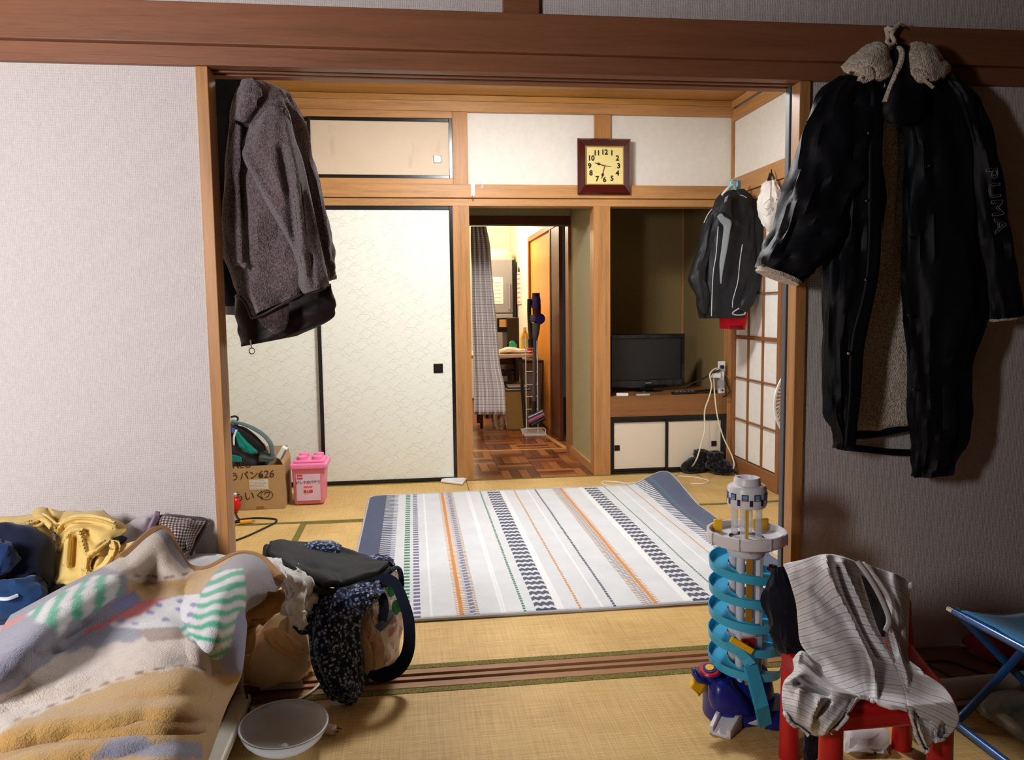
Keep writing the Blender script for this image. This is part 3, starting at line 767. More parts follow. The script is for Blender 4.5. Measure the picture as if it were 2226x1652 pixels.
remote('remote_control', 'long black remote lying on the shelf in front of the television', Y(1462, 857, 2.84), Y(1514, 853, 2.87), 0.04, 0.016, KPL)
remote('remote_control', 'pale slim remote lying on the shelf under the television base', Y(1383, 860, 2.82), Y(1412, 861, 2.82), 0.025, 0.012, plain('grey_case', rgb(170, 168, 160), 0.5), btn=False)
# socket with plugs
so = thing('wall_socket', 'white double wall socket with plugs on the corner post', 'socket', (2.61, D - 0.02, 0.66))
p0, p1 = Y(1561, 808, D - 0.02), Y(1576, 785, D - 0.02)
B(p0.x, p1.x, D - 0.026, D - 0.0125, p0.z, p1.z).build('plate', WPL, so, 0.002)
q = Y(1570, 797, D - 0.04); B(q.x - 0.012, q.x + 0.012, D - 0.046, D - 0.026, q.z - 0.014, q.z + 0.01).build('plug', KPL, so, 0.003)
q = Y(1562, 803, D - 0.04); B(q.x - 0.012, q.x + 0.012, D - 0.046, D - 0.026, q.z - 0.01, q.z + 0.01).build('plug', WPL, so, 0.003)
ps = thing('power_strip', 'white power strip with adapters hanging under the wall socket', 'power strip', (2.585, D - 0.05, 0.54))
q0, q1 = Y(1569, 808, D - 0.045), Y(1567, 842, D - 0.045); MB().bar(q0, q1, 0.03, 0.024, (0, 1, 0)).build('body', WPL, ps, 0.003)
q = Y(1556, 816, D - 0.06); B(q.x - 0.03, q.x + 0.03, D - 0.08, D - 0.04, q.z - 0.016, q.z + 0.016).build('adapter', WPL, ps, 0.005)
q = Y(1566, 830, D - 0.06); B(q.x - 0.02, q.x + 0.02, D - 0.08, D - 0.05, q.z - 0.03, q.z + 0.012).build('adapter', GPL, ps, 0.004)
wc = thing('adapter', 'white square adapter on the right end of the shelf', 'adapter', (2.57, D + 0.02, 0.522))
q = Y(1568, 855, D + 0.02); B(q.x - 0.02, q.x + 0.02, D + 0.004, D + 0.04, 0.5225, 0.565).build('case', WPL, wc, 0.004)
B(q.x - 0.006, q.x + 0.006, D + 0.0025, D + 0.005, 0.54, 0.55).build('socket_slot', KPL, wc)
def cord(name, label, pts, r, m, samples=5): return tag(MB().tube(pts, r, 6, samples=samples).build(name, m), label, 'cord')  # used for the loose power cords
S7 = 480 / 1525.0
def z7(x, y, d): return Y(1280 + x * S7, 560 + y * S7, d)
def f7(x, y, h=0.004): return Z(1280 + x * S7, 560 + y * S7, h)
yv = D - 0.05
cord('power_cord', 'cream cord looping from the socket down past the cupboard doors to the rug', [z7(905, 765, yv), z7(865, 770, yv - .03), z7(835, 810, yv - .05), z7(848, 880, yv - .05), z7(832, 960, yv - .05), z7(800, 1060, yv - .05), z7(800, 1190, yv - .06), z7(775, 1290, yv - .14), z7(740, 1400, yv - .26), f7(690, 1462), f7(600, 1500), f7(500, 1525), f7(430, 1545), f7(270, 1560), f7(150, 1575), f7(95, 1560), f7(110, 1545), f7(200, 1550), f7(280, 1562)], 0.0045, WCORD)
cord('power_cord', 'cream cord hanging down beside the black slippers to the screen foot', [z7(862, 835, yv - .02), z7(868, 930, yv - .04), z7(885, 1080, yv - .05), z7(925, 1230, yv - .06), z7(980, 1350, yv - .08), z7(1003, 1420, yv - .12), z7(998, 1455, yv - .16)], 0.0045, WCORD)
cord('power_cord', 'cream cord lying on the mat between the slippers and the toy tower', [f7(960, 1395, .05), f7(938, 1410, .03), f7(955, 1450, .01), f7(990, 1480), f7(1025, 1515), f7(1060, 1560)], 0.0042, WCORD)
cord('power_cord', 'cream cord loop on the mat in front of the slippers', [f7(620, 1508), f7(720, 1515), f7(800, 1530), f7(828, 1545), f7(800, 1560), f7(730, 1562), f7(700, 1562)], 0.004, WCORD)
cord('power_cord', 'dark cord running from the television back to the power strip', [z7(660, 895, D + .06), z7(720, 865, D + .03), z7(800, 830, D - .02), z7(870, 790, yv - .03), z7(905, 775, yv - .02)], 0.005, KCORD)
cord('power_cord', 'dark cord curling off the right end of the shelf', [z7(935, 810, yv), z7(955, 870, yv), z7(970, 920, yv), z7(950, 950, yv), z7(925, 962, yv + .02)], 0.004, KCORD)
cord('power_cord', 'tangled black cord lying on the shelf beside the television', [(2.36, 2.98, .53), (2.42, 2.93, .528), (2.5, 2.95, .53), (2.55, 2.88, .528), (2.47, 2.86, .528), (2.40, 2.9, .533), (2.52, 2.93, .536), (2.57, 2.85, .53)], 0.005, KCORD)

# ------------------------------------------------------------------ slippers
def fuzzy(name, dark, lite, sc, thr=0.55, bs=0.9, rough=0.95, dist=0.006):
    m = Mat(name); v = m.coord('Object'); n = m.noise(v, sc, 3.0, 0.7); w = m.voronoi(v, sc * 1.6)
    f = m.ramp(n, [(thr - 0.12, (0, 0, 0, 1)), (thr + 0.14, (1, 1, 1, 1))])
    return m.done(m.mix(f, dark, lite), rough, 0.15, bump=(n * 0.7 + w * 0.5, bs, dist), sheen=0.3)
SLP = fuzzy('black_boucle', rgb(10, 10, 12), rgb(70, 70, 74), 60.0, 0.62)
def slipper(label, heel, toe, wid, shaft):
    heel, toe = Vector(heel), Vector(toe); d = (toe - heel).normalized(); s = Vector((-d.y, d.x, 0)); L = (toe - heel).length
    r = thing('slipper', label, 'slipper', heel); up = Vector((0, 0, 1)); rows = []
    for u, w, h in ((0, .3, .03), (.06, .8, .05), (.25, .95, .06), (.55, 1.0, .055), (.8, .95, .045), (.95, .7, .03), (1.0, .3, .02)):
        c = heel + d * L * u; rows.append((c - s * wid * w + up * (h * .9), c + s * wid * w + up * (h * .9), h))
    MB().loft(rows, 24, 4, wr=[(0.008, 3, 8)], seed=heel.x).build('foot_part', SLP, r)
    rows = []
    for z, w in ((.04, .95), (.08, .9), (.12, 1.0), (.145, .95), (.15, .7)):
        c = heel + d * (L * .22) + up * z; rows.append((c - s * wid * w, c + s * wid * w, wid * w * 1.05))
    MB().loft(rows, 24, 4, wr=[(0.012, 3, 6)], seed=heel.x + 3).build('cuff', SLP, r)
    c = heel + d * (L * .22)
    MB().lathe([(0.001, .1515), (wid * .5, .1515), (wid * .5, .154), (.001, .154)], (c.x, c.y, 0), 16).build('opening', plain('dark_lining', rgb(6, 6, 7), 0.95), r)
slipper('black fluffy slipper pointing left at the cupboard foot', f7(806, 1478, 0), f7(655, 1492, 0), 0.048, 1)
slipper('black fluffy slipper beside the paper screen foot', Vector((2.455, 2.72, 0)), f7(985, 1505, 0), 0.048, 1)

# ------------------------------------------------------------------ rug
def rug_mat():
    m = Mat('striped_rug'); uv = m.coord('UV'); u, v, _ = m.xyz(uv)
    ob = m.coord('Object'); n = m.noise(ob, 500.0, 2.0); big = m.noise(ob, 7.0, 4.0, 0.6)
    u = u + (m.noise(ob, 40.0, 2.0) - 0.5) * 0.003
    col = m.mix(big, rgb(210, 215, 220), rgb(240, 243, 246))
    NAVY, GRN, ORA, LIL, WHT, BRN, GRY = rgb(44, 58, 92), rgb(48, 122, 90), rgb(214, 142, 62), rgb(112, 108, 142), rgb(246, 248, 250), rgb(176, 146, 104), rgb(150, 158, 176)
    def ban(a, b): return u.band(a, b)
    def dash(per, duty=0.5, ph=0.0): return (v * per + ph).frac().lt(duty)
    L = []
    navy = m.mix(m.noise(m.scale(ob, (30, 160, 30)), 1.0, 3.0), rgb(34, 48, 84), rgb(78, 94, 126))
    def put(mask, c):
        nonlocal col
        col = m.mix(mask, col, c)
    put(ban(-.01, .055), navy); put(ban(.918, 1.01), navy)
    put(ban(.055, .082) * dash(62, .62), NAVY); put(ban(.082, .094) * dash(62, .45, .1), LIL)
    put(ban(.117, .131) * dash(48, .6), GRN); put(ban(.139, .153) * dash(48, .6), LIL)
    for a in (.172, .312, .318, .515, .690, .822): put(ban(a, a + .005), WHT)
    put(ban(.223, .246) * dash(110, .4), ORA); put(ban(.230, .238), ORA)
    put(ban(.246, .257) * dash(110, .55), GRY); put(ban(.257, .269) * dash(110, .5, .5), BRN); put(ban(.251, .262) * dash(55, .5, .3), LIL)
    put(ban(.357, .3625) * dash(80, .72), GRN)
    def zig(a, b):
        t = ((u - a) * (1.0 / (b - a)) * 3.0).frac(); tri = (t - 0.5).abs()
        put(ban(a, b) * (v * 34.0 + tri * 0.5).frac().lt(.58), rgb(52, 62, 88))
    zig(.382, .424); put(ban(.426, .44), WHT)
    put(ban(.470, .4755) * dash(80, .75), ORA); put(ban(.541, .5465) * dash(80, .8), rgb(60, 68, 92))
    put(ban(.600, .612) * dash(110, .5), BRN); put(ban(.610, .622) * dash(110, .55, .5), GRY)
    put(ban(.618, .640) * dash(110, .4), ORA); put(ban(.625, .633), ORA)
    zig(.708, .752); put(ban(.694, .706), WHT)
    put(ban(.777, .781) * dash(80, .8), GRN); put(ban(.856, .860) * dash(80, .8), ORA)
    put(ban(.886, .918) * dash(62, .45) , NAVY); put(ban(.93, .94) * dash(90, .5), rgb(60, 120, 130))
    h = n * 0.7 + big * 0.3
    return m.done(m.mix(n * 0.25, col, rgb(120, 122, 130)), 0.95, 0.1, bump=(h, 0.6, 0.004), sheen=0.4)
rg = thing('rug', 'large striped white and navy pile rug with a curled far corner', 'rug', (1.14, 1.45, 0))
rx0, rx1, ry0, ry1 = 0.232, 2.057, 0.497, 2.43
NU, NV = 80, 84
def rug_pt(u, v, top):
    x = rx0 + (rx1 - rx0) * u; y = ry0 + (ry1 - ry0) * v
    # rounded corners
    r = 0.07; dx = min(u, 1 - u) * (rx1 - rx0); dy = min(v, 1 - v) * (ry1 - ry0)
    if dx < r and dy < r:
        k = math.hypot(r - dx, r - dy)
        if k > r:
            f = r / k; nx = r - (r - dx) * f; ny = r - (r - dy) * f
            x = rx0 + nx if u < .5 else rx1 - nx; y = ry0 + ny if v < .5 else ry1 - ny
    z = 0.013
    e = max(0, (u - .86) / .14); g = max(0, (v - .70) / .30)
    g = g * g * (3 - 2 * g); e = e * e * (3 - 2 * e)
    lift = 0.05 * e * g + 0.02 * e * max(0, math.sin(v * 8.0 + .6)) * (v > .25)
    z += lift; x += 0.02 * e * g; y += 0.08 * e * g
    z += 0.004 * mnoise.noise(Vector((u * 5, v * 5, 2)))
    if not top: z -= 0.011
    return (x, y, max(z, 0.0025))
m = MB(); pts = [rug_pt(i / NU, j / NV, True) for j in range(NV + 1) for i in range(NU + 1)]; n1 = NU + 1
m.add(pts, [(j * n1 + i, j * n1 + i + 1, (j + 1) * n1 + i + 1, (j + 1) * n1 + i) for j in range(NV) for i in range(NU)],
      [(i / NU, j / NV) for j in range(NV + 1) for i in range(NU + 1)], True)
m.build('pile', rug_mat(), rg, solid=0.010)
edge = [(i / NU, 0) for i in range(NU)] + [(1, j / NV) for j in range(NV)] + [(1 - i / NU, 1) for i in range(NU)] + [(0, 1 - j / NV) for j in range(NV)]
ep = []
for (u, v) in edge:
    p = rug_pt(u, v, True); ep.append((p[0], p[1], p[2] - 0.005))
MB().tube(ep, 0.007, 6, closed=True).build('bound_edge', fabric('rug_binding', rgb(176, 176, 182)), rg)

# flat white pouch
pw = thing('pouch', 'flat white pouch lying on the mat at the closet door foot', 'pouch', (0.75, 2.55, 0))
c = [Z(958, 1050), Z(966, 1027, .02), Z(1018, 1033, .02), Z(1006, 1056)]
c = [Vector((q.x, q.y, 0)) for q in c]; m = MB(); m.prism([q + Vector((0, 0, .002)) for q in c], (0, 0, .016)); m.build('body', WPL, pw, 0.006)
cc2 = sum(c, Vector()) / 4; m = MB(); m.prism([cc2.lerp(q, .8) + Vector((0, 0, .0185)) for q in c], (0, 0, .002)); m.build('flap', plain('white_vinyl', rgb(236, 238, 240), 0.3), pw, 0.001)

# ------------------------------------------------------------------ cardboard box, backpack, bucket
CARD = plain('cardboard', rgb(178, 146, 104), 0.85, 0.15, var=0.08, vs=9.0); CARDI = plain('cardboard_inside', rgb(150, 120, 84), 0.9)
bx = thing('cardboard_box', 'open cardboard box with handwriting under the teal backpack', 'box', (-0.38, 2.4, 0))
bx0, bx1, by0, by1 = -0.56, -0.232, 2.25, 2.52
bz = Y(570, 1012, by0).z
B(bx0, bx1, by0, by0 + .005, 0.002, bz).build('side_panel', CARD, bx); B(bx0, bx1, by1 - .005, by1, 0.002, bz).build('side_panel', CARD, bx)
B(bx0, bx0 + .005, by0 + .005, by1 - .005, 0.002, bz).build('side_panel', CARD, bx); B(bx1 - .005, bx1, by0 + .005, by1 - .005, 0.002, bz).build('side_panel', CARD, bx)
B(bx0 + .005, bx1 - .005, by0 + .005, by1 - .005, 0.002, .008).build('bottom', CARDI, bx)
MB().add([(bx1, by0 + .01, bz), (bx1, by1 - .01, bz), (bx1 - .03, by1 - .01, bz + .07), (bx1 - .03, by0 + .03, bz + .05)], [(0, 1, 2, 3)]).build('flap', CARD, bx, solid=.004)
MB().add([(bx0, by1, bz), (bx1, by1, bz), (bx1 - .02, by1 + .03, bz + .06), (bx0 + .02, by1 + .03, bz + .06)], [(0, 1, 2, 3)]).build('flap', CARD, bx, solid=.004)
S6 = 230 / 1310.0
def bxp(x, y): return Y(500 + x * S6, 890 + y * S6, by0 - 0.001)
MARK = plain('marker_ink', rgb(58, 42, 28), 0.8)
lettering('handwriting', 'NEO', 0.05, bxp(150, 690), (1, 0, 0.02), (0, 0, 1), MARK, bx)
lettering('handwriting', 'うパンx', 0.052, bxp(205, 825), (1, 0, 0.06), (-.1, 0, 1), MARK, bx)
lettering('handwriting', '626', 0.06, bxp(450, 805), (1, 0, 0.03), (0.1, 0, 1), MARK, bx)
lettering('handwriting', 'もいく', 0.06, bxp(240, 1080), (1, 0, 0.03), (0, 0, 1), MARK, bx)
lettering('handwriting', 'ワ', 0.04, bxp(462, 1060), (1, 0, 0.03), (0, 0, 1), MARK, bx)
pc = bxp(458, 1060); MB().tube([(pc.x + .032 * math.cos(k * .4), by0 - .001, pc.z + .026 * math.sin(k * .4)) for k in range(16)], .0014, 4, closed=True).build('handwriting', MARK, bx)
p0, p1 = bxp(243, 995), bxp(472, 865); lab = B(p0.x, p1.x, by0 - .0016, by0 - .0002, p0.z, p1.z).build('paper_label', plain('label_paper', rgb(222, 214, 198), 0.8), bx)
for k in range(6):
    zz = p0.z + (p1.z - p0.z) * (k + .7) / 6.5; B(p0.x + .004, p1.x - .004 - .008 * (k % 3), by0 - .0021, by0 - .0015, zz, zz + .0022).build('print_line', GPL, lab)
q = bxp(375, 1210); B(q.x - .022, q.x + .022, by0 - .001, by0 + .003, q.z - .01, q.z + .006).build('hand_hole', plain('brown_tape', rgb(150, 96, 54), 0.6), bx, 0.003)
sw = thing('white_case', 'small white case leaning on the rim of the cardboard box', 'case', (bx1 - .05, by0 + .06, bz))
q = Y(615, 985, by0 + .05) + Vector((-.004, 0, .004)); MB().obox(q, Vector((.018, .0, .03)), Vector((0, .03, 0)), Vector((-.014, 0, .008))).build('body', WPL, sw, 0.004)
MB().obox(q + Vector((.012, -.006, -.006)), Vector((.014, 0, .025)), Vector((0, .03, 0)), Vector((-.003, 0, .002))).build('screen', plain('green_grey', rgb(90, 104, 92), 0.4), sw)
# backpack
TEAL = fabric('teal_nylon', rgb(22, 128, 118)); BPK = fabric('charcoal_nylon', rgb(52, 50, 56)); BPD = fabric('dark_mesh', rgb(38, 32, 38)); TGR = fabric('grey_green_strap', rgb(86, 104, 104)); BLU = fabric('blue_nylon', rgb(60, 90, 168))
bp = thing('backpack', 'teal and charcoal backpack lying in the cardboard box', 'backpack', (-0.40, 2.38, bz - .08))
def bq(x, y, d): return Y(500 + x * S6, 890 + y * S6, d)
MB().loft([(bq(-60, 170, 2.40), bq(60, 180, 2.40), .03), (bq(-80, 215, 2.40), bq(160, 250, 2.38), .08), (bq(-90, 330, 2.38), bq(300, 370, 2.36), .10), (bq(-90, 470, 2.38), bq(420, 480, 2.36), .11), (bq(-90, 620, 2.38), bq(480, 620, 2.36), .11), (bq(-60, 760, 2.38), bq(440, 760, 2.36), .09)], 36, 5, wr=[(.012, 2.5, 6)], seed=3).build('body', BPK, bp)
MB().patch([[bq(60, 250, 2.285), bq(100, 270, 2.275), bq(160, 320, 2.275)], [bq(90, 400, 2.262), bq(180, 420, 2.255), bq(290, 450, 2.262)], [bq(130, 470, 2.258), bq(230, 510, 2.25), bq(340, 520, 2.255)], [bq(190, 520, 2.262), bq(260, 545, 2.255), bq(340, 535, 2.262)]], 5, 5, [(.006, 4, 4)], 2).build('pocket', TEAL, bp, solid=.006)
MB().patch([[bq(20, 560, 2.262), bq(80, 570, 2.252), bq(140, 590, 2.252)], [bq(30, 650, 2.255), bq(90, 650, 2.252), bq(150, 650, 2.255)]], 5, 5).build('pocket', TEAL, bp, solid=.006)
MB().patch([[bq(45, 195, 2.31), bq(140, 220, 2.30), bq(200, 245, 2.30)], [bq(110, 270, 2.28), bq(220, 300, 2.265), bq(330, 345, 2.27)], [bq(230, 390, 2.258), bq(330, 410, 2.25), bq(430, 455, 2.255)], [bq(340, 505, 2.262), bq(400, 520, 2.255), bq(440, 500, 2.262)]], 5, 5).build('back_panel', BPD, bp, solid=.008)
MB().patch([[bq(20, 230, 2.29), bq(70, 240, 2.285)], [bq(20, 290, 2.28), bq(50, 300, 2.275)]], 4, 4).build('blue_trim', BLU, bp, solid=.004)
MB().patch([[bq(70, 250, 2.276), bq(95, 250, 2.274)], [bq(40, 340, 2.268), bq(62, 345, 2.266)], [bq(40, 440, 2.258), bq(60, 450, 2.256)]], 4, 4).build('white_strap', fabric('white_web', rgb(214, 226, 220)), bp, solid=.004)
MB().tube([bq(30, 150, 2.33), bq(160, 180, 2.29), bq(300, 240, 2.26), bq(420, 320, 2.25), bq(500, 420, 2.25), bq(520, 510, 2.26), bq(530, 600, 2.28)], [.012, .016, .018, .018, .02, .022, .02], 8, samples=5, flat=.5).build('shoulder_strap', TGR, bp)
MB().tube([bq(10, 95, 2.36), bq(60, 85, 2.36), bq(98, 105, 2.36), bq(90, 140, 2.35)], .006, 6, samples=5).build('haul_loop', BPK, bp)
MB().loft([(bq(20, 130, 2.34), bq(90, 140, 2.33), .012), (bq(20, 175, 2.33), bq(110, 180, 2.32), .016), (bq(30, 190, 2.33), bq(90, 195, 2.32), .01)], 16, 3).build('yoke', fabric('pale_teal', rgb(96, 150, 146)), bp)
MB().loft([(bq(380, 520, 2.275), bq(560, 560, 2.275), .01), (bq(360, 580, 2.27), bq(560, 600, 2.27), .022), (bq(360, 640, 2.27), bq(520, 640, 2.27), .016)], 20, 4, wr=[(.008, 3, 5)], seed=9).build('hip_belt', TGR, bp)
# pink bucket
PINK = plain('pink_plastic', rgb(226, 128, 152), 0.35, 0.45, var=0.04); PINKL = plain('light_pink_plastic', rgb(240, 130, 176), 0.35, 0.45, var=0.04)
bk = thing('toy_bucket', 'pink plastic toy bucket with studded lid beside the cardboard box', 'bucket', (-0.115, 2.38, 0))
ky = 2.31
k0, k1 = Y(500 + 800 * S6, 1098, ky), Y(500 + 1165 * S6, 1096, ky); t0, t1 = Y(500 + 762 * S6, 890 + 735 * S6, ky), Y(500 + 1172 * S6, 890 + 735 * S6, ky)
zt = t0.z; dp = .19
def frust(xa, xb, ya, yb, z0, xc, xd, yc_, yd, z1):
    return MB().add([(xa, ya, z0), (xb, ya, z0), (xb, yb, z0), (xa, yb, z0), (xc, yc_, z1), (xd, yc_, z1), (xd, yd, z1), (xc, yd, z1)], [(3, 2, 1, 0), (4, 5, 6, 7), (0, 1, 5, 4), (1, 2, 6, 5), (2, 3, 7, 6), (3, 0, 4, 7)])
frust(k0.x, k1.x, ky, ky + dp - .02, 0.002, t0.x, t1.x, ky - .008, ky + dp, zt).build('body', PINK, bk, 0.014, seg=3)
l0, l1 = Y(500 + 735 * S6, 890 + 740 * S6, ky - .02), Y(500 + 1200 * S6, 890 + 665 * S6, ky - .02)
ld = B(l0.x, l1.x, ky - .022, ky + dp + .012, zt - .004, l1.z).build('lid', PINKL, bk, 0.010, seg=3)
B(l0.x + .02, l1.x - .02, ky, ky + dp - .01, l1.z - .001, l1.z + .014).build('lid_top', PINKL, ld, 0.008, seg=3)
for sx in (0.30, 0.70):
    for sy in (0.25, 0.75):
        MB().lathe([(.03, l1.z + .012), (.03, l1.z + .032), (.026, l1.z + .035), (.001, l1.z + .035)], (l0.x + (l1.x - l0.x) * sx, ky + dp * sy, 0), 24).build('stud', PINKL, ld)
def kp(x, y, o=.004): 
    q = Y(500 + x * S6, 890 + y * S6, ky - .006); return q
LABM = Mat('bucket_label'); lv = LABM.coord('Object'); ln = LABM.noise(lv, 30.0, 3.0)
LBL = LABM.done(LABM.mix(ln, rgb(196, 186, 206), rgb(236, 188, 206)), 0.5)
q0, q1 = kp(830, 1130), kp(1112, 795); lb = B(q0.x, q1.x, ky - .011, ky - .004, q0.z, q1.z).build('label', LBL, bk)
REDI = plain('red_print', rgb(196, 40, 52), 0.5)
q0, q1 = kp(836, 862), kp(900, 806); B(q0.x, q1.x, ky - .013, ky - .010, q0.z, q1.z).build('logo', REDI, lb)
lettering('logo_text', 'LEGO', .014, (kp(868, 835).x, ky - .0136, kp(868, 835).z), (1, 0, 0), (0, 0, 1), WPL, lb)
lettering('print', 'ピンクのバケツ', .020, (kp(970, 900).x, ky - .0125, kp(970, 900).z), (1, 0, 0.02), (0, 0, 1), plain('violet_ink', rgb(70, 60, 96), .6), lb)
q0, q1 = kp(915, 970), kp(1022, 942); B(q0.x, q1.x, ky - .0125, ky - .010, q0.z, q1.z).build('print', plain('salmon_print', rgb(226, 96, 104), .5), lb, .003)
q0, q1 = kp(915, 1032), kp(1025, 990); B(q0.x, q1.x, ky - .0125, ky - .010, q0.z, q1.z).build('print', REDI, lb, .003)
lettering('print', '221', .02, (kp(970, 1010).x, ky - .0132, kp(970, 1010).z), (1, 0, 0), (0, 0, 1), WPL, lb)
# red toy, black lead, orange plug at the left post
rt = thing('red_ball_toy', 'small shiny red toy at the foot of the cardboard box', 'toy', (-.48, 2.2, 0))
q = Z(513, 1112); MB().ball((q.x, q.y - .03, .046), .035, .03, .045).build('body', plain('red_gloss', rgb(200, 24, 30), .2), rt); MB().lathe([(.006, .085), (.012, .1), (.004, .108)], (q.x, q.y, 0), 12).build('knob', WPL, rt)
def f6(x, y): return Z(500 + x * S6, 890 + y * S6, .005)
cord('power_cord', 'black lead looping on the mat by the left post', [f6(60, 1270), f6(120, 1365), f6(225, 1370), f6(150, 1385), f6(60, 1400), f6(100, 1370), f6(300, 1345), f6(520, 1352), f6(578, 1370), f6(545, 1410), f6(400, 1480), f6(230, 1560), f6(100, 1610), f6(40, 1630)], .005, KCORD)
op = thing('orange_plug', 'small orange plug on the black lead', 'plug', f6(195, 1410)); q = f6(195, 1410)
MB().bar((q.x - .03, q.y, .012), (q.x + .03, q.y + .01, .012), .03, .018).build('body', plain('orange_plastic', rgb(236, 160, 40), .4), op, .005); MB().bar((q.x + .03, q.y + .01, .012), (q.x + .045, q.y + .015, .012), .012, .003).build('prong', CHROME, op)

# ------------------------------------------------------------------ electric fan
fx, fy, fz = 2.262, 1.0, 0.685
fn = thing('electric_fan', 'white electric fan half hidden behind the right post', 'fan', (fx, fy, 0))
MB().lathe([(.001, 0), (.17, 0), (.17, .02), (.05, .04), (.001, .04)], (fx, fy + .06, 0), 32).build('base', WPL, fn); MB().tube([(fx, fy + .06, .03), (fx, fy + .06, fz)], .014).build('pole', WPL, fn)
MB().lathe([(.001, .0), (.06, .0), (.06, .1), (.03, .13), (.001, .13)], (fx, fy + .02, fz), 24, ax=(0, 1, 0)).build('motor', WPL, fn)
MB().tube([(fx + .208 * math.cos(k * .131), fy - .03, fz + .208 * math.sin(k * .131)) for k in range(48)], .006, 8, closed=True).build('guard_ring', WPL, fn)
MB().tube([(fx + .075 * math.cos(k * .262), fy - .055, fz + .075 * math.sin(k * .262)) for k in range(24)], .004, 6, closed=True).build('guard_ring', WPL, fn)
gw = MB()
for k in range(72):
    t = 2 * math.pi * k / 72; t2 = t + .35
    gw.tube([(fx + .06 * math.cos(t), fy - .058, fz + .06 * math.sin(t)), (fx + .14 * math.cos(t + .2), fy - .06, fz + .14 * math.sin(t + .2)), (fx + .206 * math.cos(t2), fy - .03, fz + .206 * math.sin(t2))], .0016, 4)
    gw.tube([(fx + .206 * math.cos(t2), fy - .03, fz + .206 * math.sin(t2)), (fx + .15 * math.cos(t2), fy + .04, fz + .15 * math.sin(t2)), (fx + .06 * math.cos(t2), fy + .045, fz + .06 * math.sin(t2))], .0016, 4)
gw.build('guard_wires', WPL, fn)['kind'] = 'stuff'
for k in range(5):
    t = 2 * math.pi * k / 5; b = MB()
    P = lambda r, a, dy: (fx + r * math.cos(t + a), fy - .01 + dy, fz + r * math.sin(t + a))
    b.patch([[P(.03, -.2, .015), P(.03, .4, -.015)], [P(.11, -.3, .025), P(.11, .5, -.02)], [P(.175, -.15, .02), P(.175, .45, -.015)]], 4, 4).build('blade', plain('amber_blade', rgb(176, 150, 120), .3), fn, solid=.002)
MB().lathe([(.001, -.03), (.03, -.028), (.035, 0), (.035, .03)], (fx, fy - .02, fz), 20, ax=(0, 1, 0)).build('hub', WPL, fn)
# ------------------------------------------------------------------ hanging clothes
def nylon(name, c0, c1, rough=0.55, sc=30.0):
    m = Mat(name); v = m.coord('Object'); n = m.noise(m.scale(v, (1.2, 1.2, .6)), sc, 4.0, .6, .5); f = m.noise(v, 700.0, 2.0)
    return m.done(m.mix(n, c0, c1), rough, 0.22, bump=(n * .8 + f * .2, .3, .005))
BLKN = nylon('black_navy_nylon', rgb(7, 8, 13), rgb(16, 17, 25))
SHERPA = fuzzy('cream_sherpa', rgb(176, 160, 142), rgb(232, 220, 204), 130.0, .5, .9, dist=.006)
WEB = fabric('cream_cotton_rope', rgb(216, 200, 182)); STEEL = plain('snap_steel', rgb(150, 148, 146), .25, .5, 1.0)
y0 = -0.085
def cp(x, y, d=0.0): return Y(x, y, y0 + d)
lc = thing('long_coat', 'long black padded coat with cream sherpa lining hanging on the right wall', 'coat', (1.93, -0.05, 0.6))
# back lining seen through the open front
MB().patch([[cp(1895, 175, .06), cp(1930, 170, .07), cp(1975, 172, .07), cp(2010, 180, .06)],
            [cp(1880, 330, .06), cp(1930, 335, .075), cp(1975, 340, .07), cp(2010, 345, .06)],
            [cp(1872, 560, .055), cp(1925, 565, .075), cp(1975, 565, .07), cp(2015, 560, .06)],
            [cp(1845, 760, .05), cp(1915, 770, .075), cp(1975, 765, .07), cp(2015, 760, .06)],
            [cp(1840, 930, .05), cp(1910, 935, .075), cp(1975, 922, .07), cp(2015, 915, .06)]], 6, 8, [(.008, 3, 4)], 5).build('back_lining', SHERPA, lc, solid=.012)
def strip_tube(name, pts, r, m, par, flat=.45, n=8, up=(0, 1, 0)): return MB().tube(pts, r, n, samples=5, flat=flat, up=up).build(name, m, par)
strip_tube('lining_hem', [cp(1838, 944, .03), cp(1880, 945, .06), cp(1930, 938, .065), cp(1985, 926, .06), cp(2012, 922, .05)], .013, BLKN, lc)
strip_tube('back_hem', [cp(1836, 972, .02), cp(1880, 976, .07), cp(1930, 982, .075), cp(1985, 984, .07), cp(2012, 983, .05)], .0105, BLKN, lc)
# front panels
fl_ = MB().loft([(cp(1862, 165), cp(1922, 178), .02), (cp(1815, 260), cp(1916, 262), .035), (cp(1808, 350), cp(1913, 350), .04), (cp(1800, 440), cp(1912, 440), .042), (cp(1795, 540), cp(1905, 540), .042),
               (cp(1790, 640), cp(1898, 630), .042), (cp(1792, 740), cp(1870, 735), .036), (cp(1799, 840), cp(1862, 840), .034), (cp(1800, 900), cp(1856, 905), .034), (cp(1818, 945), cp(1852, 948), .03), (cp(1820, 976), cp(1850, 979), .024)], 44, 6, [(.016, 2.2, 5), (.006, 6, 9)], 3).build('front_panel', BLKN, lc)
fr_ = MB().loft([(cp(1972, 165), cp(2050, 160), .025), (cp(1958, 250), cp(2098, 240), .04), (cp(1970, 340), cp(2118, 340), .045), (cp(1966, 460), cp(2128, 450), .048), (cp(1966, 580), cp(2134, 570), .048), (cp(1970, 700), cp(2136, 690), .045),
               (cp(1977, 800), cp(2106, 790), .042), (cp(1981, 890), cp(2106, 890), .042), (cp(1984, 960), cp(2100, 955), .04), (cp(1984, 1005), cp(2076, 1002), .035), (cp(1984, 1037), cp(2064, 1030), .026)], 44, 6, [(.018, 2.2, 5), (.006, 6, 9)], 8).build('front_panel', BLKN, lc)
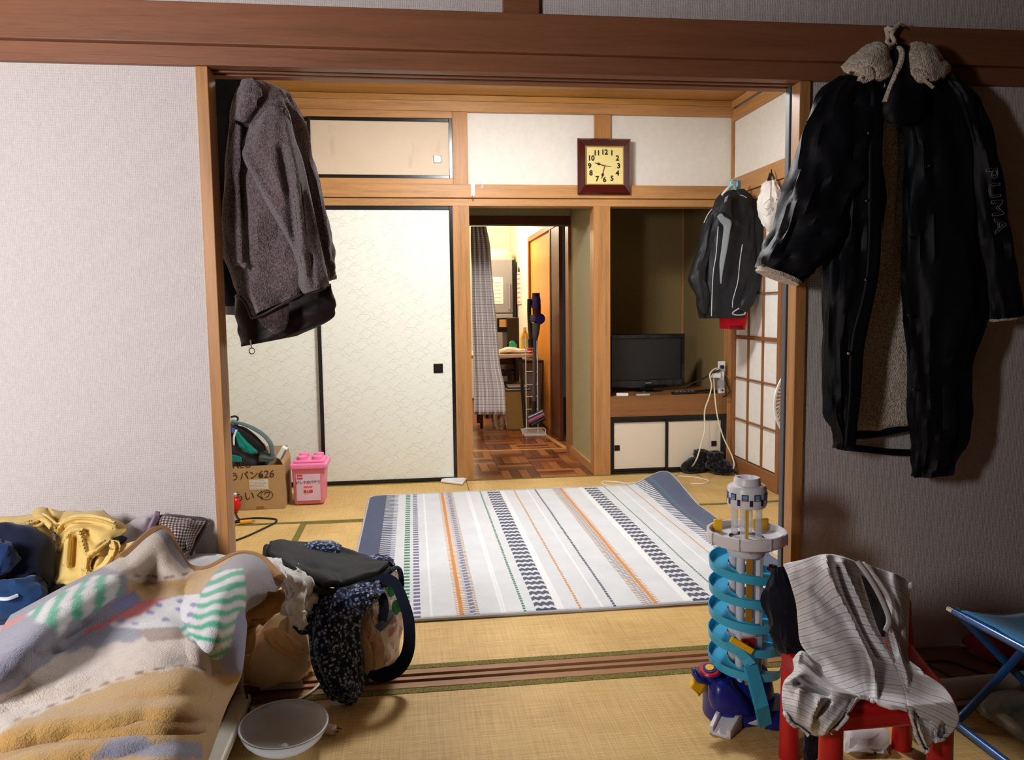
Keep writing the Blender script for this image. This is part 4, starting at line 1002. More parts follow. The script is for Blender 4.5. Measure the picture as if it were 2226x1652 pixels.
# placket of the left front
MB().patch([[cp(1892, 190, -.04), cp(1922, 192, -.035)], [cp(1886, 330, -.05), cp(1914, 330, -.045)], [cp(1885, 440, -.052), cp(1913, 440, -.046)], [cp(1880, 600, -.05), cp(1905, 600, -.046)], [cp(1848, 740, -.046), cp(1878, 735, -.04)], [cp(1842, 860, -.042), cp(1866, 860, -.036)], [cp(1834, 970, -.035), cp(1856, 976, -.03)]], 4, 6, [(.004, 3, 8)], 4).build('placket', BLKN, fl_, solid=.008)
for (x, y) in ((1888, 289), (1884, 436), (1883, 607), (1847, 768)):
    MB().lathe([(.001, -.004), (.004, -.004), (.0065, -.001), (.0065, .006), (.001, .006)], cp(x, y, -.058), 14, ax=(0, 1, 0)).build('snap', STEEL, fl_)
for (x, y) in ((2020, 360), (1976, 514), (1976, 684), (1985, 845)):
    MB().lathe([(.001, -.004), (.003, -.004), (.005, -.001), (.005, .006), (.001, .006)], cp(x, y, -.05), 14, ax=(0, 1, 0)).build('snap', STEEL, fr_)
# sleeves
MB().loft([(cp(1838, 162), cp(1892, 195), .025), (cp(1783, 205), cp(1895, 280), .05), (cp(1748, 290), cp(1888, 380), .062), (cp(1718, 385), cp(1862, 455), .066), (cp(1690, 465), cp(1828, 520), .066), (cp(1665, 540), cp(1782, 580), .06), (cp(1651, 580), cp(1738, 615), .05)], 40, 6, [(.022, 1.8, 5), (.009, 4, 9)], 13).build('sleeve', BLKN, lc)
MB().loft([(cp(2030, 160), cp(2062, 162), .03), (cp(2052, 200), cp(2112, 210), .045), (cp(2078, 290), cp(2138, 285), .052), (cp(2098, 400), cp(2160, 390), .055), (cp(2113, 510), cp(2182, 500), .055), (cp(2124, 610), cp(2200, 600), .055), (cp(2133, 695), cp(2213, 684), .052)], 40, 6, [(.014, 1.8, 5), (.006, 4, 9)], 21).build('sleeve', BLKN, lc)
MB().loft([(cp(1650, 578), cp(1738, 614), .046), (cp(1647, 588), cp(1732, 621), .044)], 32, 3, [(.006, 5, 3)], 2).build('cuff_trim', SHERPA, lc)
MB().loft([(cp(2136, 694), cp(2211, 684), .044), (cp(2140, 700), cp(2212, 691), .043)], 32, 3, [(.005, 5, 3)], 2).build('cuff_trim', SHERPA, lc)
# collar
MB().patch([[cp(1900, 102, -.01), cp(1912, 106, -.03), cp(1924, 130, -.03), cp(1930, 165, -.03)], [cp(1878, 115, -.02), cp(1893, 128, -.05), cp(1908, 150, -.055), cp(1913, 178, -.05)], [cp(1855, 135, -.02), cp(1868, 145, -.05), cp(1885, 158, -.055), cp(1898, 172, -.05)], [cp(1836, 155, -.01), cp(1850, 163, -.04), cp(1868, 166, -.05), cp(1880, 164, -.05)]], 6, 6, [(.006, 4, 4)], 3).build('collar', SHERPA, lc, solid=.02)
MB().patch([[cp(1972, 108, -.01), cp(1990, 103, -.01), cp(2008, 106, -.01), cp(2022, 115, 0)], [cp(1976, 135, -.04), cp(1995, 130, -.05), cp(2018, 130, -.05), cp(2036, 135, -.02)], [cp(1978, 160, -.05), cp(2000, 162, -.06), cp(2025, 158, -.05), cp(2052, 152, -.02)], [cp(1986, 166, -.05), cp(2004, 170, -.06), cp(2020, 180, -.055), cp(2042, 166, -.03)]], 6, 6, [(.006, 4, 4)], 6).build('collar', SHERPA, lc, solid=.02)
MB().patch([[cp(1944, 108, -.02), cp(1958, 103, -.03), cp(1974, 110, -.02), cp(1985, 120, -.01)], [cp(1946, 150, -.05), cp(1960, 150, -.06), cp(1976, 155, -.05), cp(1990, 162, -.04)], [cp(1932, 195, -.06), cp(1950, 200, -.075), cp(1974, 200, -.065), cp(1998, 195, -.045)], [cp(1922, 232, -.06), cp(1942, 240, -.075), cp(1970, 242, -.07), cp(2002, 235, -.05)], [cp(1926, 258, -.055), cp(1945, 268, -.068), cp(1970, 268, -.062), cp(2000, 255, -.05)]], 6, 6, [(.004, 3, 4)], 9).build('lapel', BLKN, lc, solid=.014)
strip_tube('lapel_edge', [cp(1950, 103, -.03), cp(1960, 112, -.055), cp(1958, 135, -.065), cp(1946, 165, -.07), cp(1934, 195, -.072), cp(1924, 222, -.07)], .008, SHERPA, lc, 1.0)
strip_tube('collar_edge', [cp(1985, 165, -.06), cp(2003, 172, -.07), cp(2016, 180, -.072), cp(2028, 190, -.068)], .005, SHERPA, lc, 1.0)
MB().patch([[cp(1905, 165, .02), cp(1930, 150, .03), cp(1960, 160, .03)], [cp(1918, 190, -.02), cp(1925, 240, .0), cp(1945, 260, .02)], [cp(1914, 330, -.02), cp(1922, 330, .02), cp(1950, 330, .04)], [cp(1910, 520, -.02), cp(1918, 520, .03), cp(1940, 520, .05)]], 4, 6).build('front_facing', SHERPA, lc, solid=.008)
# outlined letters down the sleeve
OUTL = plain('silver_thread', rgb(132, 132, 138), .5)
for k, chx in enumerate('PUMA'):
    zc = 376 + k * 38; x_ = 2147 + k * 6.0
    lettering('sleeve_letter', chx, .066, cp(x_ + 8, zc, -.078), (0.13, 0, -1), (1, .25, .13), OUTL, lc, outline=.0011)
# hanger hook and rope
hg = thing('coat_hanger', 'metal hanger hook tied with cream rope over the dark beam', 'hanger', (1.88, -.05, 1.8))
MB().tube([cp(1952, 108, .02), cp(1950, 95, .02), cp(1942, 90, .03), cp(1945, 80, .03), cp(1950, 87, .02)], .0025, 6, samples=5).build('wire_hook', STEEL, hg)
MB().tube([cp(1966, 62, .035), cp(1958, 56, .04), cp(1952, 52, .06), cp(1950, 50, .08)], .0022, 6, samples=4).build('peg', STEEL, hg)
MB().tube([cp(1926, 60, .045), cp(1930, 80, .04), cp(1928, 92, .035), cp(1936, 98, .03), cp(1944, 90, .03), cp(1938, 76, .035), cp(1944, 64, .035), cp(1954, 52, .04)], .006, 8, samples=5).build('rope', WEB, hg)
MB().tube([cp(1928, 60, .04), cp(1938, 64, .03), cp(1950, 58, .035)], .006, 8, samples=5).build('rope', WEB, hg)
MB().tube([cp(1870, 168, .04), cp(1905, 140, .045), cp(1945, 112, .045), cp(1985, 140, .045), cp(2040, 165, .04)], .008, 8, samples=5).build('shoulder_bar', KPL, hg)

# ------------------------------------------------------------------ brown fleece coat in the opening
FLEECE = fuzzy('brown_fleece', rgb(80, 66, 68), rgb(126, 110, 114), 170.0, .5, 1.0, dist=.006)
LINE = nylon('dark_brown_lining', rgb(20, 12, 13), rgb(38, 26, 27), .5)
SW = 310 / 764.0
def wp(x, y, d): return Y(450 + x * SW, 130 + y * SW, d)
fc = thing('fleece_coat', 'brown fleece coat hanging in the opening beside the left post', 'coat', (0.15, .2, .95))
yb_ = 0.21
MB().loft([(wp(205, 95, yb_), wp(260, 100, yb_), .02), (wp(175, 150, yb_), wp(390, 150, yb_), .05), (wp(150, 230, yb_), wp(450, 220, yb_), .065), (wp(140, 330, yb_), wp(500, 320, yb_), .075), (wp(120, 480, yb_), wp(540, 500, yb_), .08), (wp(105, 680, yb_), wp(580, 700, yb_), .085),
           (wp(98, 880, yb_), wp(610, 880, yb_), .085), (wp(110, 1040, yb_), wp(600, 1030, yb_), .085), (wp(150, 1180, yb_), wp(560, 1150, yb_), .08), (wp(185, 1275, yb_), wp(530, 1210, yb_), .075), (wp(240, 1382, yb_), wp(505, 1255, yb_), .06)], 48, 6, [(.03, 1.6, 3), (.008, 4, 8)], 4, cap1=False).build('body', FLEECE, fc)
def slv(d, *P): return [(x, y, d + (.05 if k in (0, len(P) - 1) else 0)) for k, (x, y) in enumerate(P)]
MB().drape([slv(.12, (290, 235), (345, 235), (400, 255), (445, 290)), slv(.09, (205, 400), (310, 380), (400, 390), (472, 420)), slv(.075, (188, 512), (320, 500), (430, 505), (512, 530)), slv(.07, (258, 660), (370, 660), (470, 665), (546, 680)), slv(.07, (348, 830), (430, 840), (510, 840), (582, 850)), slv(.07, (440, 985), (500, 1000), (560, 1000), (612, 1000)), slv(.07, (486, 1110), (535, 1120), (590, 1120), (637, 1110)), slv(.07, (489, 1200), (540, 1215), (600, 1210), (653, 1186)), slv(.085, (514, 1254), (555, 1252), (610, 1238), (656, 1210))],
    [([(200, 500), (300, 690), (400, 870), (478, 1050)], .022, 26), ([(430, 330), (480, 600), (505, 900), (520, 1150)], .026, 26), ([(400, 480), (450, 780), (470, 960)], -.030, 24), ([(540, 700), (595, 900), (635, 1150)], .016, 22), ([(300, 300), (260, 480)], .014, 30), ([(350, 560), (400, 700)], .012, 30), ([(560, 1050), (570, 1200)], -.012, 16)], 10, 6, (450, 130), SW, [(.004, 5, 9)], 4).build('sleeve', FLEECE, fc, solid=.022)
MB().loft([(wp(420, 300, .25), wp(500, 320, .25), .03), (wp(460, 450, .24), wp(545, 480, .24), .045), (wp(500, 650, .23), wp(600, 640, .23), .05), (wp(540, 850, .22), wp(640, 830, .22), .05), (wp(580, 1020, .22), wp(668, 1000, .22), .05), (wp(600, 1130, .22), wp(685, 1110, .22), .048), (wp(610, 1195, .22), wp(692, 1170, .22), .042)], 36, 6, [(.014, 1.8, 5)], 27).build('sleeve', FLEECE, fc)
MB().loft([(wp(528, 1252, .075), wp(640, 1222, .075), .022), (wp(533, 1257, .075), wp(636, 1228, .075), .018)], 24, 2).build('cuff_opening', plain('cuff_dark', rgb(20, 12, 12), .95), fc)
MB().patch([[wp(215, 92, .14), wp(240, 98, .12), wp(262, 130, .11), wp(272, 180, .11)], [wp(195, 150, .13), wp(220, 165, .10), wp(245, 190, .095), wp(268, 215, .10)], [wp(165, 250, .14), wp(195, 270, .105), wp(225, 270, .10), wp(250, 250, .105)], [wp(145, 325, .15), wp(165, 320, .125), wp(185, 315, .12), wp(205, 305, .12)]], 6, 6, [(.005, 3, 3)], 2).build('collar', FLEECE, fc, solid=.012)
MB().patch([[wp(150, 330, .13), wp(185, 360, .115)], [wp(120, 560, .13), wp(180, 580, .11)], [wp(100, 800, .13), wp(185, 820, .10)], [wp(105, 960, .13), wp(200, 1080, .095)], [wp(140, 1100, .12), wp(215, 1100, .095)]], 6, 6, [(.010, 2, 4)], 6).build('front_edge', FLEECE, fc, solid=.012)
MB().loft([(wp(170, 1240, .235), wp(660, 1200, .235), .038), (wp(150, 1290, .235), wp(685, 1280, .235), .04), (wp(158, 1400, .235), wp(688, 1340, .235), .04), (wp(170, 1480, .235), wp(655, 1400, .235), .038), (wp(182, 1537, .235), wp(480, 1480, .235), .035)], 44, 6, [(.008, 2, 4)], 31).build('lining', LINE, fc)
MB().patch([[wp(275, 1390, .138), wp(350, 1340, .13), wp(440, 1300, .135)], [wp(310, 1420, .135), wp(370, 1400, .122), wp(435, 1370, .13)], [wp(370, 1462, .14), wp(390, 1455, .13), wp(410, 1440, .138)]], 5, 5, [(.004, 3, 3)], 3).build('turned_hem', fuzzy('fleece_backing', rgb(52, 40, 42), rgb(84, 68, 70), 90.0), fc, solid=.008)
MB().tube([wp(175, 1270, .145), wp(210, 1310, .132), wp(240, 1385, .128)], .005, 6, samples=4).build('zip', KPL, fc)
MB().tube([wp(240, 1385, .128), wp(300, 1365, .11), wp(400, 1310, .105), wp(505, 1255, .11)], .004, 6, samples=4).build('hem_seam', LINE, fc)
rc = wp(240, 1560, .16); MB().tube([rc + Vector((.008 * math.cos(k * .52), 0, .009 * math.sin(k * .52))) for k in range(12)], .0016, 6, closed=True).build('pull_ring', STEEL, fc)
MB().tube([wp(232, 1500, .155), wp(238, 1542, .16)], .002, 6).build('zip_pull', STEEL, fc)
# dark garment behind it
DKG = nylon('black_cloth', rgb(8, 8, 11), rgb(18, 18, 22), .7)
dg_ = thing('dark_jacket', 'black jacket squeezed between the left post and the fleece coat', 'jacket', (.03, .33, .95))
MB().loft([(wp(60, 55, .36), wp(120, 60, .36), .03), (wp(20, 150, .36), wp(240, 130, .36), .05), (wp(0, 400, .36), wp(260, 400, .36), .055), (wp(20, 800, .36), wp(250, 800, .36), .055), (wp(60, 1100, .36), wp(230, 1100, .36), .05), (wp(95, 1320, .36), wp(200, 1320, .36), .035)], 36, 5, [(.012, 2, 4)], 12).build('body', DKG, dg_)
MB().loft([(wp(98, 1318, .36), wp(195, 1318, .36), .028), (wp(100, 1365, .36), wp(185, 1368, .36), .024)], 24, 4).build('grey_hem', fabric('grey_rib', rgb(128, 124, 132)), dg_)

# ------------------------------------------------------------------ sports jacket, red shirt and cap on the right wall
SJ = 260 / 1193.0
def jp(x, y, d): return Y(1480 + x * SJ, 370 + y * SJ, d)
SPN = nylon('sports_black', rgb(20, 21, 23), rgb(38, 39, 42), .5); SPG = fabric('sports_grey', rgb(128, 132, 136)); PIPE = plain('piping_white', rgb(200, 200, 204), .5)
sj = thing('sports_jacket', 'black sports jacket with grey centre strip hanging by the paper screen', 'jacket', (2.42, 2.4, 1.0))
yj = 2.42
MB().loft([(jp(420, 215, yj), jp(600, 190, yj), .03), (jp(330, 330, yj), jp(720, 290, yj), .06), (jp(260, 480, yj), jp(745, 420, yj), .08), (jp(235, 700, yj), jp(740, 700, yj), .09), (jp(215, 950, yj), jp(735, 950, yj), .09), (jp(195, 1200, yj), jp(700, 1200, yj), .09), (jp(190, 1360, yj), jp(660, 1370, yj), .085), (jp(195, 1478, yj), jp(655, 1470, yj), .07)], 48, 6, [(.022, 1.8, 4), (.008, 5, 8)], 6).build('body', SPN, sj)
MB().loft([(jp(300, 390, yj), jp(380, 420, yj), .03), (jp(215, 560, yj), jp(320, 600, yj), .05), (jp(165, 800, yj), jp(285, 820, yj), .055), (jp(100, 1010, yj - .02), jp(245, 1000, yj - .02), .055), (jp(88, 1090, yj - .03), jp(240, 1110, yj - .03), .052), (jp(145, 1220, yj - .04), jp(260, 1210, yj - .04), .048), (jp(162, 1340, yj - .04), jp(262, 1340, yj - .04), .044), (jp(185, 1425, yj - .04), jp(262, 1430, yj - .04), .036)], 36, 6, [(.012, 2, 5)], 15).build('sleeve', SPN, sj)
MB().loft([(jp(640, 300, yj), jp(725, 290, yj), .03), (jp(640, 500, yj), jp(790, 480, yj), .055), (jp(640, 750, yj), jp(825, 750, yj), .06), (jp(620, 950, yj), jp(830, 930, yj), .06), (jp(580, 1150, yj - .03), jp(770, 1130, yj - .03), .055), (jp(540, 1290, yj - .05), jp(735, 1290, yj - .05), .05), (jp(512, 1400, yj - .06), jp(660, 1420, yj - .06), .045)], 36, 6, [(.014, 2, 5)], 25).build('sleeve', SPN, sj)
yg = yj - .115
MB().patch([[jp(360, 465, yg), jp(402, 410, yg - .004)], [jp(395, 520, yg), jp(430, 460, yg - .006)], [jp(424, 560, yg), jp(503, 510, yg - .01)], [jp(420, 650, yg), jp(490, 620, yg - .012)], [jp(402, 800, yg), jp(465, 780, yg - .012)], [jp(386, 920, yg), jp(438, 920, yg - .012)], [jp(392, 1040, yg), jp(418, 1030, yg - .01)], [jp(400, 1135, yg), jp(408, 1130, yg - .008)]], 4, 5).build('centre_strip', SPG, sj, solid=.006)
MB().patch([[jp(425, 250, yg + .03), jp(470, 215, yg + .03), jp(500, 210, yg + .04)], [jp(400, 330, yg + .01), jp(450, 330, yg - .005), jp(490, 340, yg)], [jp(370, 440, yg), jp(440, 430, yg - .012), jp(505, 480, yg - .01)]], 5, 5).build('collar', SPN, sj, solid=.01)
MB().patch([[jp(440, 270, yg - .004), jp(475, 250, yg - .004)], [jp(425, 370, yg - .01), jp(440, 360, yg - .01)]], 4, 4).build('collar_lining', SPG, sj, solid=.004)
for pts in ([(372, 560), (350, 850), (325, 1000), (312, 1230), (305, 1455)], [(614, 740), (590, 900), (570, 1100), (545, 1200), (518, 1300), (516, 1370)]):
    MB().tube([jp(x, y, yg - .008) for (x, y) in pts], .0022, 6, samples=4).build('piping', PIPE, sj)
for pts in ([(590, 247), (630, 258), (656, 276)], [(312, 388), (270, 440), (230, 525)]):
    MB().tube([jp(x, y, yj - .085) for (x, y) in pts], .0022, 6, samples=4).build('piping', PIPE, sj)
MB().tube([jp(x, y, yg - .02) for (x, y) in ((580, 1378), (530, 1410), (518, 1432), (560, 1445), (630, 1438), (645, 1415))], .004, 6, samples=5).build('cuff_loop', plain('cuff_grey', rgb(170, 168, 166), .5), sj)
rs = thing('red_shirt', 'red shirt hem showing under the black sports jacket', 'shirt', (2.45, 2.43, .98))
REDF = fabric('red_cotton', rgb(196, 18, 34))
MB().loft([(jp(400, 1360, 2.43), jp(655, 1360, 2.43), .04), (jp(392, 1480, 2.43), jp(655, 1475, 2.43), .045), (jp(388, 1580, 2.43), jp(630, 1592, 2.43), .04)], 32, 5, [(.006, 2, 3)], 3).build('hem', REDF, rs)
MB().loft([(jp(480, 1560, 2.395), jp(620, 1555, 2.395), .012), (jp(490, 1588, 2.39), jp(625, 1590, 2.39), .012)], 20, 3).build('sleeve_end', fabric('dark_red_cotton', rgb(120, 10, 22)), rs)
hc = thing('clothes_hanger', 'pale blue plastic hanger on the rail above the sports jacket', 'hanger', (2.5, 2.42, 1.85))
CY = plain('pale_blue_plastic', rgb(140, 206, 226), .3)
MB().tube([jp(500, 190, yj - .02), jp(495, 150, yj - .02), jp(505, 110, yj - .02), jp(530, 95, yj - .01), jp(555, 105, yj), jp(560, 150, yj), jp(540, 195, yj)], .007, 8, samples=5).build('hook', CY, hc)
MB().tube([jp(470, 190, yj - .03), jp(490, 160, yj - .03), jp(520, 150, yj - .03), jp(545, 190, yj - .02)], .008, 8, samples=4).build('frame', CY, hc)
MB().tube([jp(575, 100, yj + .02), jp(580, 140, yj + .02), jp(575, 190, yj + .02)], .012, 8, samples=4).build('frame', plain('steel_blue_plastic', rgb(92, 140, 186), .35), hc)
MB().tube([jp(410, 250, yj - .05), jp(440, 215, yj - .05), jp(470, 180, yj - .04)], .008, 8, samples=4).build('frame', WPL, hc)
cpx = thing('sun_hat', 'white cloth hat hanging by a black strap from the right rail', 'hat', (2.5, 2.1, 1.45))
CAPM = fabric('white_cotton', rgb(222, 218, 212)); yq = 2.12
MB().loft([(jp(880, 95, yq), jp(925, 95, yq), .015), (jp(835, 160, yq), jp(950, 170, yq), .05), (jp(800, 260, yq), jp(985, 270, yq), .07), (jp(790, 360, yq), jp(1000, 360, yq), .075), (jp(805, 470, yq), jp(985, 470, yq), .06), (jp(835, 555, yq), jp(930, 560, yq), .03)], 36, 6, [(.018, 2, 4), (.006, 5, 8)], 5).build('crown', CAPM, cpx)
MB().patch([[jp(815, 440, yq - .07), jp(890, 450, yq - .09), jp(960, 440, yq - .07)], [jp(835, 520, yq - .06), jp(890, 540, yq - .08), jp(950, 530, yq - .06)], [jp(860, 590, yq - .03), jp(890, 610, yq - .04), jp(925, 590, yq - .03)]], 5, 5).build('brim', CAPM, cpx, solid=.006)
MB().patch([[jp(880, 30, yq), jp(908, 30, yq)], [jp(858, 110, yq - .02), jp(900, 100, yq - .02)]], 4, 4).build('strap', KPL, cpx, solid=.004)
MB().patch([[jp(895, 30, yq), jp(912, 30, yq)], [jp(930, 110, yq - .02), jp(950, 130, yq - .02)], [jp(945, 230, yq - .06), jp(968, 230, yq - .06)], [jp(950, 300, yq - .07), jp(962, 300, yq - .07)]], 4, 4).build('strap', KPL, cpx, solid=.004)
MB().tube([jp(905, 40, yq), jp(903, 15, yq + .01), jp(906, -4, yq + .02)], .004, 6, samples=3).build('loop', KPL, cpx)
for pts in ([(850, 400), (880, 380), (900, 340)], [(850, 460), (880, 430), (910, 370)], [(840, 380), (870, 390)], [(830, 345), (870, 300), (890, 290)]):
    MB().tube([jp(x, y, yq - .088) for (x, y) in pts], .0016, 5, samples=4).build('stitching', GPL, cpx)
# ------------------------------------------------------------------ bed, bedding and clothes on it
SB = 640 / 1848.0
def bd(x, y, d): return Y(x * SB, 1080 + y * SB, d)
def bh(x, y, z): return Z(x * SB, 1080 + y * SB, z)
SHEET = fabric('white_sheet', rgb(222, 222, 228)); CRM = plain('cream_steel', rgb(206, 198, 182), .4, var=.05); GST = plain('grey_steel', rgb(150, 146, 142), .4)
bed = thing('bed', 'low bed with cream metal frame against the white wall', 'bed', (-.8, -.8, 0))
B(-1.70, .02, -1.95, -.02, .27, .43).build('mattress', SHEET, bed, .04, seg=4)
B(-1.72, .03, -1.97, -.01, .215, .27).build('frame_rail', CRM, bed, .006)
for (x, y) in ((.005, -.065), (.005, -1.9), (-1.68, -.065), (-1.68, -1.9)):
    MB().tube([(x, y, .012), (x, y, .22)], .013, 12).build('leg', CRM, bed); MB().lathe([(.001, 0), (.017, 0), (.017, .02), (.001, .02)], (x, y, 0), 14).build('foot_cap', KPL, bed)
MB().bar((.02, -.10, .055), (.02, -1.85, .055), .045, .028).build('base_rail', CRM, bed, .006); MB().bar((-.02, -.10, .062), (-.02, -.75, .062), .012, .04).build('base_rail', GST, bed, .003)
MB().loft([(bh(1150, 370, .44), bh(1380, 368, .435), .006), (bh(1120, 440, .445), bh(1560, 400, .44), .012), (bh(1180, 500, .45), bh(1650, 430, .42), .008)], 28, 4, [(.006, 3, 4)], 3).build('sheet_edge', SHEET, bed)

# patchwork fleece blanket: control grid in (px, py, height)
CG = [
 [(30,1350,.50),(140,1290,.52),(262,1225,.545),(345,1158,.572),(378,1200,.53),(405,1240,.485),(450,1247,.475),(515,1215,.48),(565,1222,.47),(606,1264,.445)],
 [(15,1375,.53),(125,1312,.545),(255,1258,.54),(330,1205,.555),(365,1235,.52),(400,1265,.49),(450,1270,.48),(510,1245,.49),(560,1250,.47),(602,1282,.425)],
 [(0,1400,.545),(110,1335,.56),(238,1280,.535),(315,1250,.515),(365,1275,.495),(405,1300,.485),(450,1300,.495),(500,1280,.51),(520,1300,.49),(527,1322,.43)],
 [(-15,1430,.55),(95,1360,.565),(220,1305,.53),(300,1285,.49),(360,1300,.485),(405,1325,.49),(440,1330,.50),(480,1315,.52),(508,1335,.49),(523,1365,.40)],
 [(-30,1460,.545),(75,1395,.56),(190,1340,.525),(280,1325,.485),(345,1340,.48),(395,1365,.485),(435,1375,.50),(470,1370,.51),(503,1385,.46),(519,1410,.36)],
 [(-40,1505,.53),(50,1447,.54),(150,1400,.505),(250,1385,.50),(330,1390,.51),(395,1398,.515),(430,1420,.50),(462,1430,.46),(495,1440,.40),(513,1456,.32)],
 [(-40,1560,.50),(60,1530,.50),(160,1490,.505),(250,1460,.51),(330,1445,.515),(395,1450,.50),(425,1470,.48),(452,1476,.43),(482,1482,.36),(502,1488,.30)],
 [(-40,1620,.49),(60,1590,.49),(160,1555,.495),(250,1530,.50),(320,1510,.50),(380,1510,.495),(415,1520,.47),(440,1530,.42),(460,1540,.37),(472,1550,.32)],
 [(-40,1690,.48),(60,1660,.48),(150,1630,.49),(230,1610,.49),(300,1595,.49),(350,1590,.485),(390,1595,.465),(420,1600,.43),(440,1605,.39),(450,1612,.35)],
 [(-40,1760,.46),(60,1740,.46),(150,1720,.465),(230,1700,.47),(290,1690,.47),(340,1680,.47),(375,1675,.46),(400,1670,.44),(418,1668,.41),(428,1666,.38)]]
G = np.array(CG, float); A = np.array([cr_curve(r, 20) for r in G]); A = np.array([cr_curve(A[:, j], 18) for j in range(A.shape[1])]).transpose(1, 0, 2)
NR, NC = A.shape[:2]; ZX = A[:, :, 0] / SB; ZY = (A[:, :, 1] - 1080) / SB
def inpoly(P):
    P = np.array(P, float); r = np.zeros(ZX.shape, bool); j = len(P) - 1
    for i in range(len(P)):
        (xi, yi), (xj, yj) = P[i], P[j]
        c = ((yi > ZY) != (yj > ZY)) & (ZX < (xj - xi) * (ZY - yi) / (yj - yi + 1e-9) + xi)
        r ^= c; j = i
    return r
rn = np.random.RandomState(3)
GOLD_, CREAM_, BLG, COR, WHI, GREEN_, PERI, GREYM, BROWN_, TAUPE = [np.array(rgb(*c)[:3]) for c in ((186, 146, 82), (216, 196, 182), (128, 130, 150), (214, 92, 98), (232, 232, 238), (30, 168, 130), (112, 118, 176), (146, 142, 150), (120, 84, 60), (150, 124, 112))]
Cc = np.zeros((NR, NC, 3)); Cc[:] = GOLD_
def paint(P, c): Cc[inpoly(P)] = c
def curve_y(pts): 
    xs, ys = zip(*pts); return np.interp(ZX, xs, ys)
dash = curve_y([(-200, 1620), (0, 1530), (200, 1440), (500, 1310), (750, 1210), (950, 1150), (1130, 1125), (1270, 1120), (1470, 1100)])
crm = curve_y([(-200, 1300), (0, 1195), (150, 1120), (350, 1035), (700, 975), (950, 925), (1130, 915), (1290, 1000), (1480, 1085)])
wav = 8 * np.sin(ZX / 31.0)
Cc[(ZY < dash + wav)] = CREAM_; Cc[(ZY < crm + wav * 1.5)] = BLG
paint([(1270, 980), (1490, 1090), (1475, 1110), (1280, 1130)], TAUPE); paint([(850, 860), (1110, 860), (1210, 930), (940, 960)], TAUPE)  # first taupe patch is the cream side's shade, painted in
m_ = (np.abs(ZY - (dash - 22)) < 7) & (((ZX + 30) % 110) < 62); Cc[m_] = BROWN_
paint([(560, 1660), (690, 1590), (800, 1555), (900, 1560), (960, 1590), (1210, 1570), (1210, 1660), (1000, 1700)], BLG)
paint([(480, 850), (700, 760), (950, 680), (1080, 670), (1000, 715), (880, 795), (680, 845), (620, 880), (490, 880)], COR)
paint([(-200, 900), (-200, 850), (0, 855), (150, 790), (215, 770), (150, 815), (0, 905)], COR)
dots = [(650, 862), (700, 832), (880, 790), (1000, 700), (1110, 660), (1290, 640), (1250, 800), (1110, 860), (900, 872), (760, 862)]
paint(dots, WHI)
for (x, y) in ((680, 855), (850, 840), (1030, 815), (1115, 745), (1125, 695), (1240, 710), (1230, 765), (1000, 720), (760, 820), (940, 770), (1180, 830)):
    k = ((ZX - x) / 26) ** 2 + ((ZY - y) / 14) ** 2 < 1; Cc[k & inpoly([(600, 880), (690, 820), (880, 770), (1000, 690), (1110, 650), (1290, 640), (1250, 820), (1110, 870)])] = PERI
def stripes(P, nx, ny, per, ph=0.0, wob=0.0):
    k = inpoly(P); t = (ZX * nx + ZY * ny + wob * np.sin(ZX / 45.0)) / per + ph
    Cc[k & ((t % 1) < .5)] = GREEN_; Cc[k & ((t % 1) >= .5)] = WHI
stripes([(1370, 500), (1515, 488), (1505, 690), (1445, 750), (1395, 950), (1320, 1005), (1120, 905), (1100, 850), (1230, 825), (1285, 640)], .25, .97, 62, 0, 12)
paint([(1505, 590), (1495, 1095), (1380, 1085), (1320, 1010), (1400, 945), (1450, 750), (1505, 690)], PERI)
paint([(760, 525), (1000, 560), (1150, 545), (1330, 440), (1400, 395), (1560, 380), (1460, 415), (1365, 505), (1275, 640), (1090, 662), (870, 695), (760, 620)], GOLD_)
paint([(300, 200), (830, 225), (920, 230), (985, 262), (1030, 370), (1130, 478), (1260, 475), (1150, 545), (1000, 558), (760, 525), (600, 430)], CREAM_)
uc = curve_y([(700, 520), (800, 490), (900, 490), (1040, 538), (1150, 515), (1260, 480)])
m_ = (np.abs(ZY - uc) < 8) & (((ZX) % 80) < 46) & (ZX > 760) & (ZX < 1260) & (ZY < 600); Cc[m_] = BROWN_
paint([(1370, 500), (1460, 412), (1560, 380), (1800, 520), (1800, 640), (1515, 590), (1515, 488)], GREYM)
stripes([(195, 775), (430, 622), (600, 535), (715, 530), (715, 605), (560, 705), (385, 805), (325, 865), (265, 850)], .88, .48, 82, .1)
paint([(680, 650), (820, 600), (862, 695), (745, 725), (640, 740)], PERI)
Cp = np.pad(Cc, ((1, 1), (1, 1), (0, 0)), 'edge')
Cc = (Cc * 2 + Cp[:-2, 1:-1] + Cp[2:, 1:-1] + Cp[1:-1, :-2] + Cp[1:-1, 2:]) / 6.0
